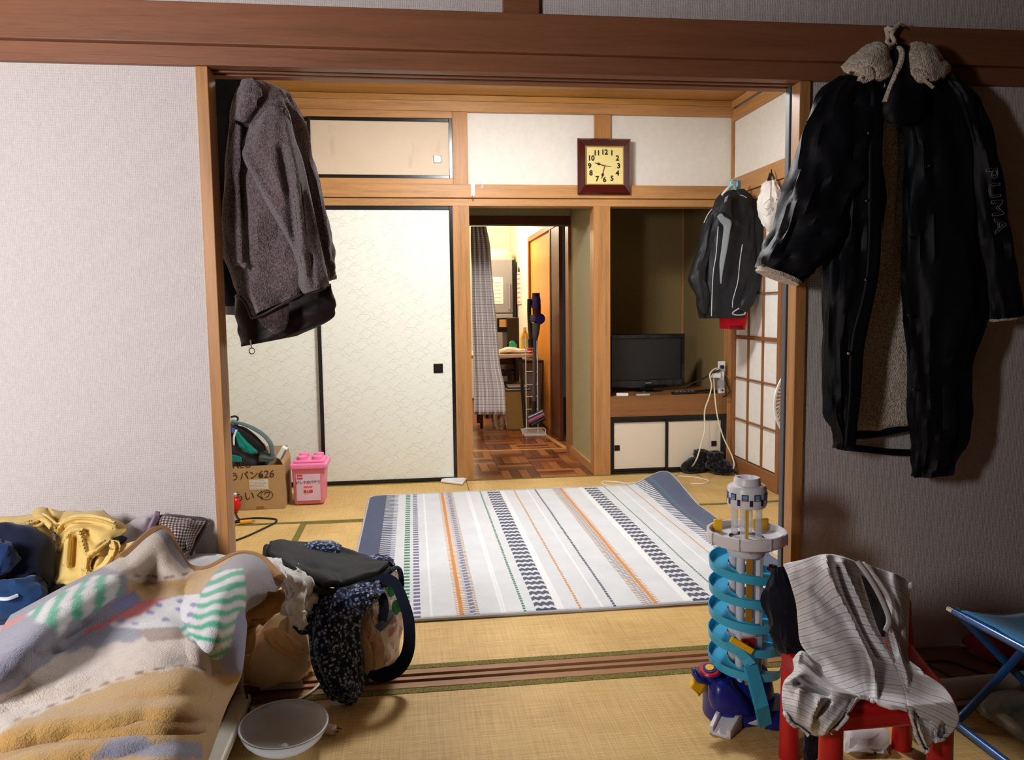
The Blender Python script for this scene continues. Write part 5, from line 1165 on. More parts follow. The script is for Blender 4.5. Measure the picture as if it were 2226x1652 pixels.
# unproject, with soft folds
verts = []
for i in range(NR):
    for j in range(NC):
        px, py, z = A[i, j]; u = j / NC; v = i / NR
        z += .008 * fbm(px * .007 + 1, py * .012 + 4, 1, 1) + .0012 * fbm(px * .03, py * .05, 7, 1)
        if j < NC - 40 and i > 100: z += .004 * math.sin((py + px * .30) * .075 + 2 * fbm(px * .006, py * .006, 3, 1)) * min(1, (i - 100) / 30)
        for (x0, y0_, x1, y1_, hh_, ww) in ((-30, 1478, 250, 1272, .016, 28), (120, 1405, 290, 1305, .008, 14), (400, 1300, 400, 1390, -.012, 22), (470, 1290, 455, 1400, .02, 22), (20, 1600, 430, 1545, .012, 18), (0, 1640, 420, 1600, -.008, 10)):
            dx, dy = x1 - x0, y1_ - y0_; t = max(0.0, min(1.0, ((px - x0) * dx + (py - y0_) * dy) / (dx * dx + dy * dy)))
            dd = math.hypot(px - x0 - dx * t, py - y0_ - dy * t); z += hh_ * math.exp(-(dd / ww) ** 2)
        verts.append(Z(px, py, z))
bl = thing('blanket', 'thick patchwork fleece blanket in gold, cream, blue and green on the bed', 'blanket', (-.1, -.6, .45))
mb = MB(); mb.add(verts, [(i * NC + j, (i + 1) * NC + j, (i + 1) * NC + j + 1, i * NC + j + 1) for i in range(NR - 1) for j in range(NC - 1)], None, True)
def plush():
    m = Mat('plush_print'); n = m.nt.nodes.new('ShaderNodeVertexColor'); n.layer_name = 'print'; c = E(m, n.outputs[0])
    v = m.coord('Object'); f = m.noise(v, 320.0, 3.0, .65); g = m.noise(v, 45.0, 4.0, .6)
    col = m.mix(f * .45, c, (1, 1, 1, 1), 'OVERLAY'); col = m.mix(g * .35, col, rgb(120, 108, 98))
    return m.done(col, .95, .1, bump=(f * .7 + g * .6, .8, .006), sheen=.5)
bo = mb.build('cover', plush(), bl, solid=.014, off=1.0)
ca = bo.data.color_attributes.new('print', 'FLOAT_COLOR', 'POINT')
flat = np.ones((NR * NC, 4), np.float32); flat[:, :3] = Cc.reshape(-1, 3); ca.data.foreach_set('color', flat.ravel())
TAN = fabric('tan_binding', rgb(150, 112, 72))
far = [Vector(verts[j]) for j in range(40, NC, 6)] + [Vector(verts[NC - 1])]
MB().tube([p + Vector((0, 0, .004)) for p in far], .016, 8, samples=2).build('binding', TAN, bl)
side = [Vector(verts[i * NC + NC - 1]) for i in range(20, NR, 8)]
MB().tube(side, .013, 8, samples=2).build('binding', TAN, bl)
# folded corner hanging off the bed
MB().patch([[bd(1515, 580, -.36), bd(1600, 600, -.35), bd(1700, 590, -.34), bd(1785, 590, -.33)], [bd(1500, 700, -.37), bd(1590, 700, -.36), bd(1690, 660, -.35), bd(1795, 630, -.34)], [bd(1495, 800, -.37), bd(1580, 770, -.36), bd(1660, 740, -.35), bd(1740, 720, -.34)], [bd(1500, 860, -.36), bd(1540, 830, -.355), bd(1600, 800, -.35), bd(1660, 800, -.35)]], 6, 6, [(.008, 3, 3)], 4).build('folded_corner', TAN, bl, solid=.014)
MB().loft([(bd(1500, 830, -.36), bd(1610, 800, -.36), .02), (bd(1500, 900, -.36), bd(1605, 880, -.36), .022), (bd(1510, 960, -.36), bd(1600, 960, -.36), .022), (bd(1530, 985, -.36), bd(1585, 985, -.36), .012)], 24, 4, [(.006, 2, 3)], 7).build('folded_corner', TAN, bl)

# pillows
def gingham():
    m = Mat('brown_gingham'); u, v, _ = m.xyz(m.coord('UV'))
    a = (u * 15.0).frac().lt(.5); b = (v * 15.0).frac().lt(.5)
    return m.done(m.ramp((a + b) * .5, [(0, rgb(206, 196, 190)), (.25, rgb(120, 106, 106)), (.75, rgb(48, 40, 46))], True), .9, .1, sheen=.2)
gp = thing('pillow', 'brown and white gingham pillow leaning at the wall on the bed', 'pillow', (-.17, -.1, .44))
MB().patch([[bd(985, 128, -.02), bd(1080, 122, -.05), bd(1180, 135, -.05), bd(1290, 150, -.02)], [bd(960, 210, -.08), bd(1060, 190, -.13), bd(1170, 190, -.12), bd(1265, 200, -.04)], [bd(985, 290, -.14), bd(1070, 270, -.18), bd(1150, 280, -.15), bd(1222, 270, -.06)], [bd(1030, 400, -.15), bd(1090, 390, -.17), bd(1140, 395, -.14), bd(1190, 360, -.08)]], 7, 7, [(.006, 3, 3)], 4).build('case', gingham(), gp, solid=.05, off=1.0)
MB().tube([bd(985, 128, -.02), bd(1080, 122, -.03), bd(1180, 133, -.03), bd(1290, 150, -.015), bd(1255, 235, -.03), bd(1190, 365, -.06)], .006, 6, samples=4).build('seam', fabric('gingham_seam', rgb(90, 80, 82)), gp)
lv = thing('pillow', 'pale lavender striped pillow behind the gingham pillow', 'pillow', (-.32, -.05, .44))
LAV = fabric('lavender_cotton', rgb(206, 200, 210))
MB().patch([[bd(760, 190, -.03), bd(850, 140, -.05), bd(920, 112, -.04), bd(995, 108, -.02)], [bd(770, 240, -.10), bd(840, 190, -.13), bd(910, 165, -.11), bd(965, 170, -.05)], [bd(800, 330, -.12), bd(860, 300, -.14), bd(910, 270, -.13), bd(950, 240, -.08)]], 7, 7, [(.005, 3, 3)], 9).build('case', LAV, lv, solid=.04, off=1.0)
MB().patch([[bd(968, 106, -.03), bd(1000, 106, -.025)], [bd(940, 160, -.095), bd(972, 165, -.06)], [bd(915, 215, -.13), bd(950, 222, -.09)]], 4, 4).build('purple_band', fabric('lilac_band', rgb(170, 146, 176)), lv, solid=.008)

# yellow hoodie
YEL = fabric('yellow_fleece_cotton', rgb(226, 196, 120), var=.08)
hd = thing('hoodie', 'pale yellow hoodie thrown in a heap on the bed', 'hoodie', (-.5, -.15, .5))
HO, HS = (0, 1090), 320 / 1015.0
def gd(rows): return [[(x, y, r[0]) for (x, y) in r[1:]] for r in rows]
def edged(rows, back=.03):
    """rows of (depth, points...) whose two ends curl back a little"""
    return [[(x, y, r[0] + (back if k in (0, len(r) - 2) else 0)) for k, (x, y) in enumerate(r[1:])] for r in rows]
MB().drape(edged([(-.10, (-50, 108), (60, 104), (150, 98), (240, 92), (330, 140)), (-.17, (-50, 150), (60, 140), (160, 135), (260, 140), (350, 190)), (-.22, (-50, 190), (60, 185), (160, 195), (270, 215), (365, 245)), (-.24, (-50, 235), (60, 230), (160, 245), (280, 275), (380, 305))]),
    [([(-40, 200), (100, 180), (200, 150), (300, 120)], .03, 14), ([(160, 235), (210, 190), (290, 150)], .012, 8), ([(0, 150), (120, 120)], -.02, 14), ([(230, 215), (380, 290)], .02, 18)], 8, 8, HO, HS).build('sleeve', YEL, hd, solid=.012)
MB().drape(edged([(-.10, (225, 72), (260, 42), (320, 42), (390, 60), (450, 62)), (-.15, (222, 90), (265, 75), (320, 85), (385, 105), (440, 100)), (-.19, (235, 112), (285, 125), (340, 145), (385, 165), (425, 150)), (-.21, (300, 150), (340, 175), (375, 195), (392, 205), (410, 190))]),
    [([(240, 95), (300, 105), (380, 180)], .025, 14), ([(330, 60), (400, 150)], -.02, 12)], 7, 7, HO, HS).build('hood', YEL, hd, solid=.014)
MB().drape(edged([(-.10, (412, 72), (500, 64), (580, 72), (650, 62), (712, 58)), (-.15, (405, 100), (500, 92), (590, 92), (680, 98), (775, 112)), (-.20, (395, 150), (500, 120), (620, 120), (740, 130), (855, 152)), (-.24, (386, 220), (500, 190), (620, 180), (750, 185), (880, 195)), (-.27, (380, 300), (480, 290), (590, 270), (700, 265), (800, 268)), (-.30, (372, 400), (470, 390), (570, 380), (670, 340), (765, 320)), (-.33, (365, 500), (460, 490), (560, 480), (650, 450), (730, 430)), (-.345, (356, 590), (450, 575), (540, 550), (630, 520), (710, 500)), (-.33, (378, 634), (450, 618), (520, 600), (580, 575), (650, 548))]),
    [([(388, 215), (430, 145), (520, 110), (650, 115), (800, 160)], .030, 20), ([(440, 190), (560, 150), (720, 170)], -.014, 22), ([(400, 330), (440, 260), (480, 215), (540, 205)], .022, 13), ([(470, 260), (455, 430)], .016, 22), ([(555, 205), (575, 300), (600, 370)], .020, 12), ([(520, 260), (505, 440)], -.030, 24), ([(600, 210), (650, 280)], -.012, 24), ([(760, 270), (690, 320), (610, 380), (590, 440), (605, 500)], .028, 16), ([(660, 380), (610, 490)], -.030, 11), ([(370, 560), (520, 560), (650, 520)], .012, 26)], 9, 9, HO, HS).build('body', YEL, hd, solid=.014)
MB().drape(edged([(-.33, (762, 262), (790, 275), (830, 300), (900, 280), (972, 257)), (-.35, (765, 300), (800, 320), (850, 325), (920, 315), (992, 285)), (-.36, (750, 350), (800, 370), (850, 375), (900, 375), (955, 370)), (-.37, (715, 410), (770, 430), (820, 440), (860, 440), (905, 430)), (-.37, (660, 470), (710, 490), (760, 500), (800, 500), (840, 492)), (-.365, (600, 505), (640, 522), (690, 535), (720, 535), (745, 528))]),
    [([(775, 268), (790, 330), (740, 420), (640, 515)], .026, 13), ([(735, 360), (710, 430)], -.035, 12), ([(880, 290), (820, 330)], -.012, 16), ([(985, 280), (900, 400), (800, 500)], .018, 20)], 8, 8, HO, HS).build('cuff', YEL, hd, solid=.014)
MB().tube([Y(HO[0] + x * HS, HO[1] + y * HS, d) for (x, y, d) in ((300, 145, -.25), (230, 190, -.27), (150, 240, -.275))], .004, 6, samples=4).build('drawcord', YEL, hd)
tag(MB().drape(edged([(-.25, (740, 285), (790, 250), (840, 235), (880, 250)), (-.27, (760, 300), (800, 280), (840, 275), (870, 270)), (-.28, (775, 310), (800, 305), (830, 300), (850, 290))]), [], 5, 5, HO, HS).build('black_sock', DKG, None, solid=.012), 'scrap of black cloth tucked behind the hoodie cuff', 'sock')
# navy clothes
NVY = fabric('navy_cotton', rgb(18, 26, 52), var=.25); BLJ = fabric('blue_denim', rgb(32, 62, 104), var=.3)
nj = thing('navy_jacket', 'dark navy jacket heaped on the bed left of the hoodie', 'jacket', (-.7, -.3, .5))
MB().loft([(bd(-60, 270, -.24), bd(120, 260, -.24), .03), (bd(-80, 330, -.28), bd(330, 330, -.26), .08), (bd(-90, 450, -.32), bd(335, 450, -.3), .1), (bd(-90, 560, -.34), bd(320, 560, -.32), .1), (bd(-90, 660, -.36), bd(290, 650, -.34), .08)], 36, 6, [(.012, 1.5, 3), (.012, 1.5, 3, 'r')], 5).build('body', NVY, nj)
MB().loft([(bd(-40, 300, -.40), bd(60, 300, -.40), .02), (bd(-60, 370, -.42), bd(105, 350, -.42), .035), (bd(-60, 450, -.43), bd(80, 440, -.43), .04), (bd(-60, 500, -.43), bd(20, 480, -.43), .02)], 24, 5, [(.012, 2, 4)], 9).build('sleeve', fabric('mid_navy', rgb(28, 50, 92), var=.3), nj)
bj = thing('blue_bag', 'blue cloth bag with pale piping at the left edge of the bed', 'bag', (-.75, -.5, .5))
MB().loft([(bd(-60, 600, -.42), bd(270, 550, -.38), .03), (bd(-70, 660, -.44), bd(295, 600, -.4), .06), (bd(-70, 720, -.46), bd(270, 680, -.42), .06), (bd(-60, 790, -.47), bd(220, 740, -.44), .03)], 32, 5, [(.014, 2, 4)], 12).build('body', BLJ, bj)
MB().tube([bd(0, 640, -.50), bd(50, 640, -.50), bd(110, 618, -.485)], .004, 6, samples=4).build('piping', fabric('pale_piping', rgb(206, 216, 226)), bj)
dk = tag(MB().loft([(bd(250, 660, -.36), bd(330, 640, -.36), .02), (bd(240, 700, -.4), bd(460, 590, -.36), .03), (bd(240, 760, -.42), bd(520, 600, -.4), .02)], 24, 5, [(.01, 2, 3)], 3).build('black_shirt', DKG), 'black shirt squashed between the hoodie and the striped blanket fold', 'shirt')
# ------------------------------------------------------------------ laundry pile in front of the threshold
SP = 460 / 1484.0
def pp(x, y, d): return Y(480 + x * SP, 1140 + y * SP, d)
def pf(x, y, z=0): return Z(480 + x * SP, 1140 + y * SP, z)
TANB = fabric('tan_laundry_cloth', rgb(250, 222, 182), var=.08); WCL = fabric('white_cotton_cloth', rgb(214, 212, 210), var=.06)
lb_ = thing('laundry_bag', 'tan cloth laundry bag bulging beside the bed', 'laundry bag', (.15, .15, 0))
MB().loft([(pp(330, 600, .13), pp(560, 590, .13), .06), (pp(240, 700, .14), pp(620, 690, .13), .12), (pp(170, 820, .14), pp(650, 820, .13), .14), (pp(150, 940, .14), pp(650, 930, .13), .14), (pp(160, 1040, .14), pp(620, 1010, .13), .12), (pp(200, 1105, .13), pp(580, 1075, .12), .08)], 40, 6, [(.018, 1.5, 2.5), (.016, 1.3, 2.5, 'r')], 7).build('body', TANB, lb_)
MB().loft([(pp(330, 730, .02), pp(420, 720, .02), .02), (pp(310, 790, .01), pp(500, 800, .01), .035), (pp(400, 850, .01), pp(560, 870, .01), .03), (pp(500, 930, .02), pp(590, 900, .02), .015)], 24, 5, [(.012, 2, 4)], 5).build('fold', fabric('orange_tan_cloth', rgb(248, 196, 140), var=.1), lb_)
wc_ = thing('white_shirt', 'crumpled white shirt spilling out of the laundry bag', 'shirt', (.2, .1, .2))
MB().patch([[pp(290, 262, 0.050), pp(360, 250, 0.050), pp(450, 270, 0.070), pp(560, 330, 0.070)], [pp(370, 370, -0.030), pp(450, 330, -0.030), pp(560, 380, -0.010), pp(660, 440, 0.000)], [pp(430, 480, -0.060), pp(510, 450, -0.070), pp(590, 490, -0.050), pp(680, 510, -0.020)], [pp(400, 580, -0.050), pp(490, 560, -0.080), pp(570, 590, -0.070), pp(650, 590, -0.030)], [pp(420, 650, -0.030), pp(520, 650, -0.060), pp(560, 690, -0.060), pp(610, 660, -0.030)]], 8, 8, [(.012, 3, 3), (.018, 3, 3, 'r'), (.006, 7, 7, 'r')], 3).build('body', WCL, wc_, solid=.01)
MB().loft([(pp(480, 560, -0.080), pp(560, 560, -0.080), .02), (pp(500, 650, -0.090), pp(600, 640, -0.080), .025), (pp(530, 720, -0.080), pp(590, 710, -0.070), .015)], 20, 5, [(.012, 2, 4)], 4).build('sleeve', WCL, wc_)
# tote bag
def tote():
    m = Mat('floral_canvas'); v = m.coord('Object'); w = m.noise(v, 9.0, 2.0)
    a = m.voronoi(v, 15.0, 'F1', 'Distance'); b = m.voronoi(m.scale(v, (1, 1, .5), (.3, .2, .5)), 17.0, 'F1', 'Distance'); n = m.noise(v, 26.0, 4.0, .7)
    c = m.mix(n, rgb(232, 224, 220), rgb(248, 244, 240))
    c = m.mix(m.noise(v, 21.0, 3.0).gt(.54), c, rgb(206, 176, 186)); c = m.mix(a.lt(.34), c, rgb(40, 124, 70)); c = m.mix(b.lt(.24), c, rgb(128, 190, 138))
    return m.done(c, .8, .2, bump=(m.noise(v, 600.0, 2.0), .2, .001))
TOTE = tote(); NWEB = fabric('navy_webbing', rgb(20, 28, 48))
tb = thing('tote_bag', 'floral canvas tote bag with navy strap at the threshold', 'bag', (.38, .12, 0))
MB().loft([(pp(900, 300, .16), pp(1240, 320, .18), .05), (pp(880, 420, .15), pp(1262, 420, .17), .09), (pp(870, 600, .13), pp(1262, 600, .16), .10), (pp(880, 800, .11), pp(1245, 800, .15), .10), (pp(920, 960, .09), pp(1190, 950, .13), .09), (pp(980, 1110, .06), pp(1070, 1090, .09), .05)], 40, 6, [(.02, 2, 4)], 3).build('body', TOTE, tb)
MB().drape([[(1050, 400, .05), (1140, 350, .13), (1250, 318, .22)], [(1060, 520, .025), (1150, 480, .11), (1264, 450, .22)], [(1075, 700, .015), (1160, 660, .10), (1264, 620, .21)], [(1120, 880, .01), (1190, 840, .09), (1250, 800, .19)], [(1150, 985, .01), (1190, 965, .07), (1218, 930, .14)]], [([(1100, 480), (1180, 700)], .02, 40), ([(1220, 450), (1200, 800)], -.015, 30)], 7, 7, (480, 1140), SP).build('side_panel', TOTE, tb, solid=.01)
MB().tube([pp(1105, 420, .04), pp(1160, 385, .02), pp(1225, 420, .01), pp(1280, 540, .0), pp(1318, 680, .0), pp(1318, 860, .0), pp(1270, 980, .0), pp(1190, 1040, .0), pp(1110, 1052, .0), pp(1050, 1020, .0)], .021, 8, samples=6, flat=.16, up=(.4, 1, .2)).build('strap', NWEB, tb)
MB().tube([pp(1085, 470, .0), pp(1130, 510, .0), pp(1145, 590, .0), pp(1130, 680, .02)], .014, 8, samples=5, flat=.3, up=(0, 1, 0)).build('handle', NWEB, tb)
MB().tube([pp(1085, 740, -.01), pp(1150, 690, .02), pp(1225, 590, .09)], .014, 8, samples=5, flat=.3, up=(0, 1, 0)).build('handle', fabric('slate_webbing', rgb(70, 78, 92)), tb)
MB().tube([pp(1200, 320, .08), pp(1240, 300, .09), pp(1262, 350, .1), pp(1268, 430, .1)], .012, 8, samples=4, flat=.4).build('rim', NWEB, tb)
BRC = fabric('brown_cloth', rgb(176, 148, 126), var=.15)
bc = thing('brown_cloth', 'brown cloth folded out of the side of the floral tote', 'cloth', (.33, .02, .1))
MB().patch([[pp(935, 650, .03), pp(1000, 625, .02), pp(1040, 620, .03)], [pp(950, 760, .0), pp(1020, 740, -.015), pp(1080, 760, .01)], [pp(975, 880, -.01), pp(1060, 870, -.025), pp(1120, 900, .0)], [pp(990, 1020, -.01), pp(1070, 1000, -.025), pp(1155, 970, .0)]], 7, 7, [(.012, 5, 2)], 4).build('body', BRC, bc, solid=.02)
MB().tube([pp(1010, 640, .0), pp(1060, 760, -.02), pp(1100, 880, -.025), pp(1140, 970, -.015)], .008, 8, samples=5).build('fold', BRC, bc)
# navy floral dress
def ditsy(name, base, c1, c2, sc):
    m = Mat(name); v = m.coord('Object'); a = m.voronoi(v, sc); n = m.noise(v, sc * .5, 3.0); b = m.noise(v, sc * 1.1, 2.0)
    c = m.mix(a.lt(.36) * b.gt(.42), base, c1); c = m.mix((a.band(.3, .5)) * n.gt(.48), c, c2)
    return m.done(c, .85, .2, bump=(m.noise(v, 40.0, 4.0), .5, .006), sheen=.2)
DIT = ditsy('navy_ditsy_print', rgb(22, 28, 52), rgb(160, 166, 184), rgb(84, 104, 150), 95.0)
fd = thing('floral_dress', 'navy ditsy floral dress draped over the laundry pile', 'dress', (.3, .0, 0))
MB().patch([[pp(690, 450, .0), pp(800, 470, -.02), pp(950, 440, .0), pp(1100, 400, .04)], [pp(610, 560, -.02), pp(760, 560, -.06), pp(880, 560, -.05), pp(1040, 520, .02)], [pp(600, 680, -.02), pp(730, 690, -.08), pp(840, 690, -.08), pp(940, 640, -.03)], [pp(625, 800, -.02), pp(740, 820, -.10), pp(850, 820, -.09), pp(940, 780, -.04)], [pp(650, 930, -.02), pp(760, 940, -.10), pp(870, 940, -.09), pp(965, 900, -.04)], [pp(690, 1050, -.03), pp(790, 1060, -.10), pp(890, 1060, -.09), pp(985, 1010, -.04)], [pp(740, 1120, -.04), pp(830, 1150, -.09), pp(920, 1140, -.08), pp(1000, 1090, -.04)], [pp(810, 1190, -.04), pp(870, 1235, -.06), pp(930, 1235, -.06), pp(985, 1180, -.04)]], 8, 8, [(.008, 3, 1.5), (.014, 3.5, 1.2, 'r'), (.004, 7, 4)], 6).build('skirt', DIT, fd, solid=.012)
MB().loft([(pp(850, 500, -.03), pp(870, 590, -.04), .03), (pp(930, 470, -.03), pp(960, 580, -.04), .04), (pp(1030, 440, -.01), pp(1060, 540, -.02), .035), (pp(1090, 400, .03), pp(1100, 440, .03), .02)], 24, 5, [(.016, 2, 4)], 6).build('bodice', DIT, fd)
MB().loft([(pp(540, 180, .2), pp(600, 200, .2), .015), (pp(600, 135, .2), pp(640, 200, .2), .03), (pp(700, 122, .2), pp(740, 200, .2), .04), (pp(800, 130, .2), pp(810, 200, .2), .035), (pp(846, 160, .2), pp(846, 200, .2), .015)], 20, 5, [(.01, 2, 3)], 2).build('sleeve', DIT, fd)
MB().loft([(pp(1040, 225, .16), pp(1060, 300, .16), .02), (pp(1130, 228, .15), pp(1140, 320, .15), .03), (pp(1200, 250, .14), pp(1200, 320, .14), .02), (pp(1222, 290, .14), pp(1215, 310, .14), .01)], 20, 5, [(.01, 2, 3)], 4).build('sleeve', DIT, fd)
MB().loft([(pp(500, 715, -.03), pp(530, 700, -.03), .008), (pp(560, 770, -.03), pp(600, 690, -.03), .014), (pp(620, 770, -.04), pp(640, 690, -.04), .014)], 16, 4).build('hem_tip', DIT, fd)
# black folded garment on top
BGT = nylon('charcoal_cotton', rgb(24, 24, 25), rgb(44, 44, 44), .7)
bg = thing('black_trousers', 'folded black trousers lying on top of the laundry pile', 'trousers', (.28, .08, .38))
MB().patch([[pp(335, 160, .16), pp(480, 165, .2), pp(660, 170, .22), pp(840, 185, .22)], [pp(330, 230, .10), pp(520, 235, .13), pp(760, 245, .16), pp(1000, 250, .18)], [pp(430, 300, .06), pp(600, 310, .07), pp(830, 320, .10), pp(1110, 295, .13)], [pp(560, 385, .02), pp(690, 385, .02), pp(880, 390, .05), pp(1185, 315, .10)], [pp(700, 445, -.02), pp(780, 455, -.025), pp(880, 440, .0), pp(1100, 365, .06)]], 8, 8, [(.010, 3, 3)], 4).build('folded_leg', BGT, bg, solid=.022)
MB().tube([pp(325, 160, .155), pp(330, 240, .095), pp(440, 315, .05), pp(570, 400, .01), pp(700, 460, -.03), pp(800, 478, -.03), pp(900, 455, .0), pp(1100, 375, .06), pp(1190, 315, .1)], .012, 8, samples=5).build('folded_edge', BGT, bg)
# flat white board and beige cord
tag(MB().prism([pf(255, 1130, .0), pf(560, 1105, .0), pf(580, 1150, .0), pf(280, 1170, .0)], (0, 0, .018)).build('white_board', WPL, None, .003), 'thin white board on the floor under the laundry bag', 'board')
cord('power_cord', 'beige cord running from the laundry pile to the frosted bowl', [pf(700, 1080, .012), pf(690, 1120, .008), pf(640, 1170, .006), pf(560, 1220, .006), pf(500, 1250, .006), pf(430, 1245, .006), pf(410, 1262, .006)], .0045, WCORD)
# frosted bowl
def frosted():
    m = Mat('frosted_plastic'); v = m.coord('Object'); n = m.noise(v, 60.0, 2.0)
    m.done(m.mix(n, rgb(226, 234, 246), rgb(238, 243, 250)), .25, .5, coat=.3)
    t = m.nt.nodes.new('ShaderNodeBsdfTranslucent'); t.inputs[0].default_value = rgb(240, 245, 252)
    g = m.nt.nodes.new('ShaderNodeBsdfTransparent'); m1 = m.nt.nodes.new('ShaderNodeMixShader'); m2 = m.nt.nodes.new('ShaderNodeMixShader')
    m1.inputs[0].default_value = .6; m2.inputs[0].default_value = .36; L = m.nt.links
    L.new(m.b.outputs[0], m1.inputs[1]); L.new(t.outputs[0], m1.inputs[2]); L.new(m1.outputs[0], m2.inputs[1]); L.new(g.outputs[0], m2.inputs[2])
    L.new(m2.outputs[0], m.nt.nodes['Material Output'].inputs[0]); return m.mat
bw = thing('frosted_bowl', 'frosted translucent plastic bowl on the mat beside the bed', 'bowl', (.15, -.24, 0))
ax = Vector((0.03, -.06, 1)).normalized(); bc_ = Z(617, 1572, .068)
prof = []
for k in range(9):
    t = k / 8 * math.pi / 2; prof.append((.108 * math.sin(t) + .0005, -.066 * math.cos(t)))
MB().lathe(prof, bc_, 44, ax=ax).build('shell', frosted(), bw, solid=.003)
tt = Vector((1, 0, 0)); e1 = (tt - ax * tt.dot(ax)).normalized(); e2 = ax.cross(e1)
MB().tube([bc_ + (e1 * math.cos(k * 2 * math.pi / 44) + e2 * math.sin(k * 2 * math.pi / 44)) * .109 for k in range(44)], .0025, 6, closed=True).build('rim', plain('frosted_rim', rgb(214, 222, 232), .25), bw)
MB().lathe([(.001, -.0655), (.012, -.063), (.006, -.058), (.001, -.057)], bc_, 14, ax=ax).build('knob', plain('frosted_rim', rgb(214, 222, 232), .25), bw)
rod = thing('pull_chain', 'thin dark pull chain with metal bead at the bed foot', 'chain', pf(190, 1370, 0))
MB().tube([pp(165, 1130, -.13), pp(178, 1180, -.13), pp(190, 1260, -.13), pp(205, 1370, -.13)], .003, 6, samples=3).build('chain', plain('dark_chain', rgb(60, 58, 60), .35, .5, .8), rod)
MB().ball(pp(222, 1292, -.14), .005).build('bead', CHROME, rod)
pl = thing('power_plug', 'white two-pin plug lying on the mat beside the frosted bowl', 'plug', pf(780, 1440, 0))
p0, p1 = pf(715, 1425, .014), pf(800, 1440, .014)
MB().bar(p0, p1, .026, .02).build('body', plain('plug_cream', rgb(226, 216, 206), .4), pl, .005)
for dy in (-.007, .007):
    d_ = (p1 - p0).normalized(); s_ = Vector((-d_.y, d_.x, 0)); MB().bar(p1 + s_ * dy, p1 + s_ * dy + d_ * .016, .005, .002).build('pin', CHROME, pl)
MB().tube([p0, pf(680, 1430, .008), pf(600, 1450, .006)], .004, 6, samples=3).build('lead', WCORD, pl)
# ------------------------------------------------------------------ toy car tower
TX, TY = 1.372, -0.30
ST = 300 / 1458.0; SU = 300 / 1539.0
def tz(zy): return Y(1622, 1000 + zy * ST, TY).z
def uz(zy): return Y(1622, 1330 + zy * SU, TY).z
def ut(x, y, d): return Y(1460 + x * SU, 1330 + y * SU, d)
def uf(x, y, z=0): return Z(1460 + x * SU, 1330 + y * SU, z)
TWH = plain('toy_white', rgb(222, 220, 226), .35, .45, var=.03); TBL = plain('toy_sky_blue', rgb(58, 172, 214), .3, .45, var=.04); TNV = plain('toy_navy', rgb(24, 34, 128), .3, .45, var=.05)
TYE = plain('toy_yellow', rgb(244, 186, 24), .35, .45, var=.04); TRD = plain('toy_red', rgb(190, 24, 38), .35, .45, var=.04); TOR = plain('toy_orange_strip', rgb(206, 142, 40), .4); TGY = plain('toy_grey', rgb(176, 174, 176), .4)
def clearp():
    m = Mat('clear_plastic'); n = m.noise(m.coord('Object'), 120.0, 2.0)
    return m.done(m.mix(n, rgb(200, 204, 210), rgb(230, 232, 236)), .12, .5, alpha=.45)
CLR = clearp()
ty = thing('toy_tower', 'tall toy car tower with sky blue spiral track and navy base', 'toy', (TX, TY, 0))
R0 = .051
C0 = (TX, TY, 0)
# crown
zt0, zt1 = tz(280), tz(180); MB().lathe([(.001, zt1 - .012), (.024, zt1 - .012), (.026, zt1), (.032, zt1), (.034, zt1 - .004), (.036, zt0)], C0, 36).build('crown', TWH, ty)
zd0, zd1 = tz(480), tz(285)
dr = MB().lathe([(.034, zd1 + .008), (.046, zd1 + .006), (.050, zd1), (.0505, zd0 + .006), (.048, zd0), (.001, zd0)], C0, 40).build('drum', TWH, ty)
STK = plain('sticker_dark', rgb(36, 44, 72), .4); STB = plain('sticker_blue', rgb(96, 156, 206), .4); STR_ = plain('sticker_red', rgb(200, 92, 72), .4)
for k in range(10):
    an = math.radians(-155 + k * 36); zc = (zd0 + zd1) / 2 + .006
    n = Vector((math.cos(an), math.sin(an), 0)); s = Vector((-n.y, n.x, 0)); c = Vector((TX, TY, zc)) + n * .0505
    w = MB().obox(c, s * .0082, n * .0012, Vector((0, 0, .0085))).build('window', STK, dr)
    MB().obox(c + Vector((0, 0, .002)) + n * .0012, s * .006, n * .0004, Vector((0, 0, .004))).build('pane', STB, w); MB().obox(c - Vector((0, 0, .005)) + n * .0012, s * .006, n * .0004, Vector((0, 0, .002))).build('pane', STR_ if k % 2 else TGY, w)
    an += math.radians(18); n = Vector((math.cos(an), math.sin(an), 0)); s = Vector((-n.y, n.x, 0)); c = Vector((TX, TY, zc - .014)) + n * .0505
    MB().obox(c, s * .004, n * .001, Vector((0, 0, .008))).build('door_sticker', STK, dr)
zr = tz(800)
for an in (-125, -55, 55, 125):
    a_ = math.radians(an); c = Vector((TX + .036 * math.cos(a_), TY + .036 * math.sin(a_), 0)); MB().tube([(c.x, c.y, zr), (c.x, c.y, zd0 + .002)], .009, 14).build('clear_post', CLR, ty)
a_ = math.radians(-112); MB().box(TX + .036 * math.cos(a_) - .004, TX + .036 * math.cos(a_) + .004, TY + .036 * math.sin(a_) - .003, TY + .036 * math.sin(a_) + .003, zr, zd0).build('lift_strip', TYE, ty)
MB().box(TX - .002, TX + .002, TY - .002, TY + .002, zr, zd0).build('axle', CLR, ty)
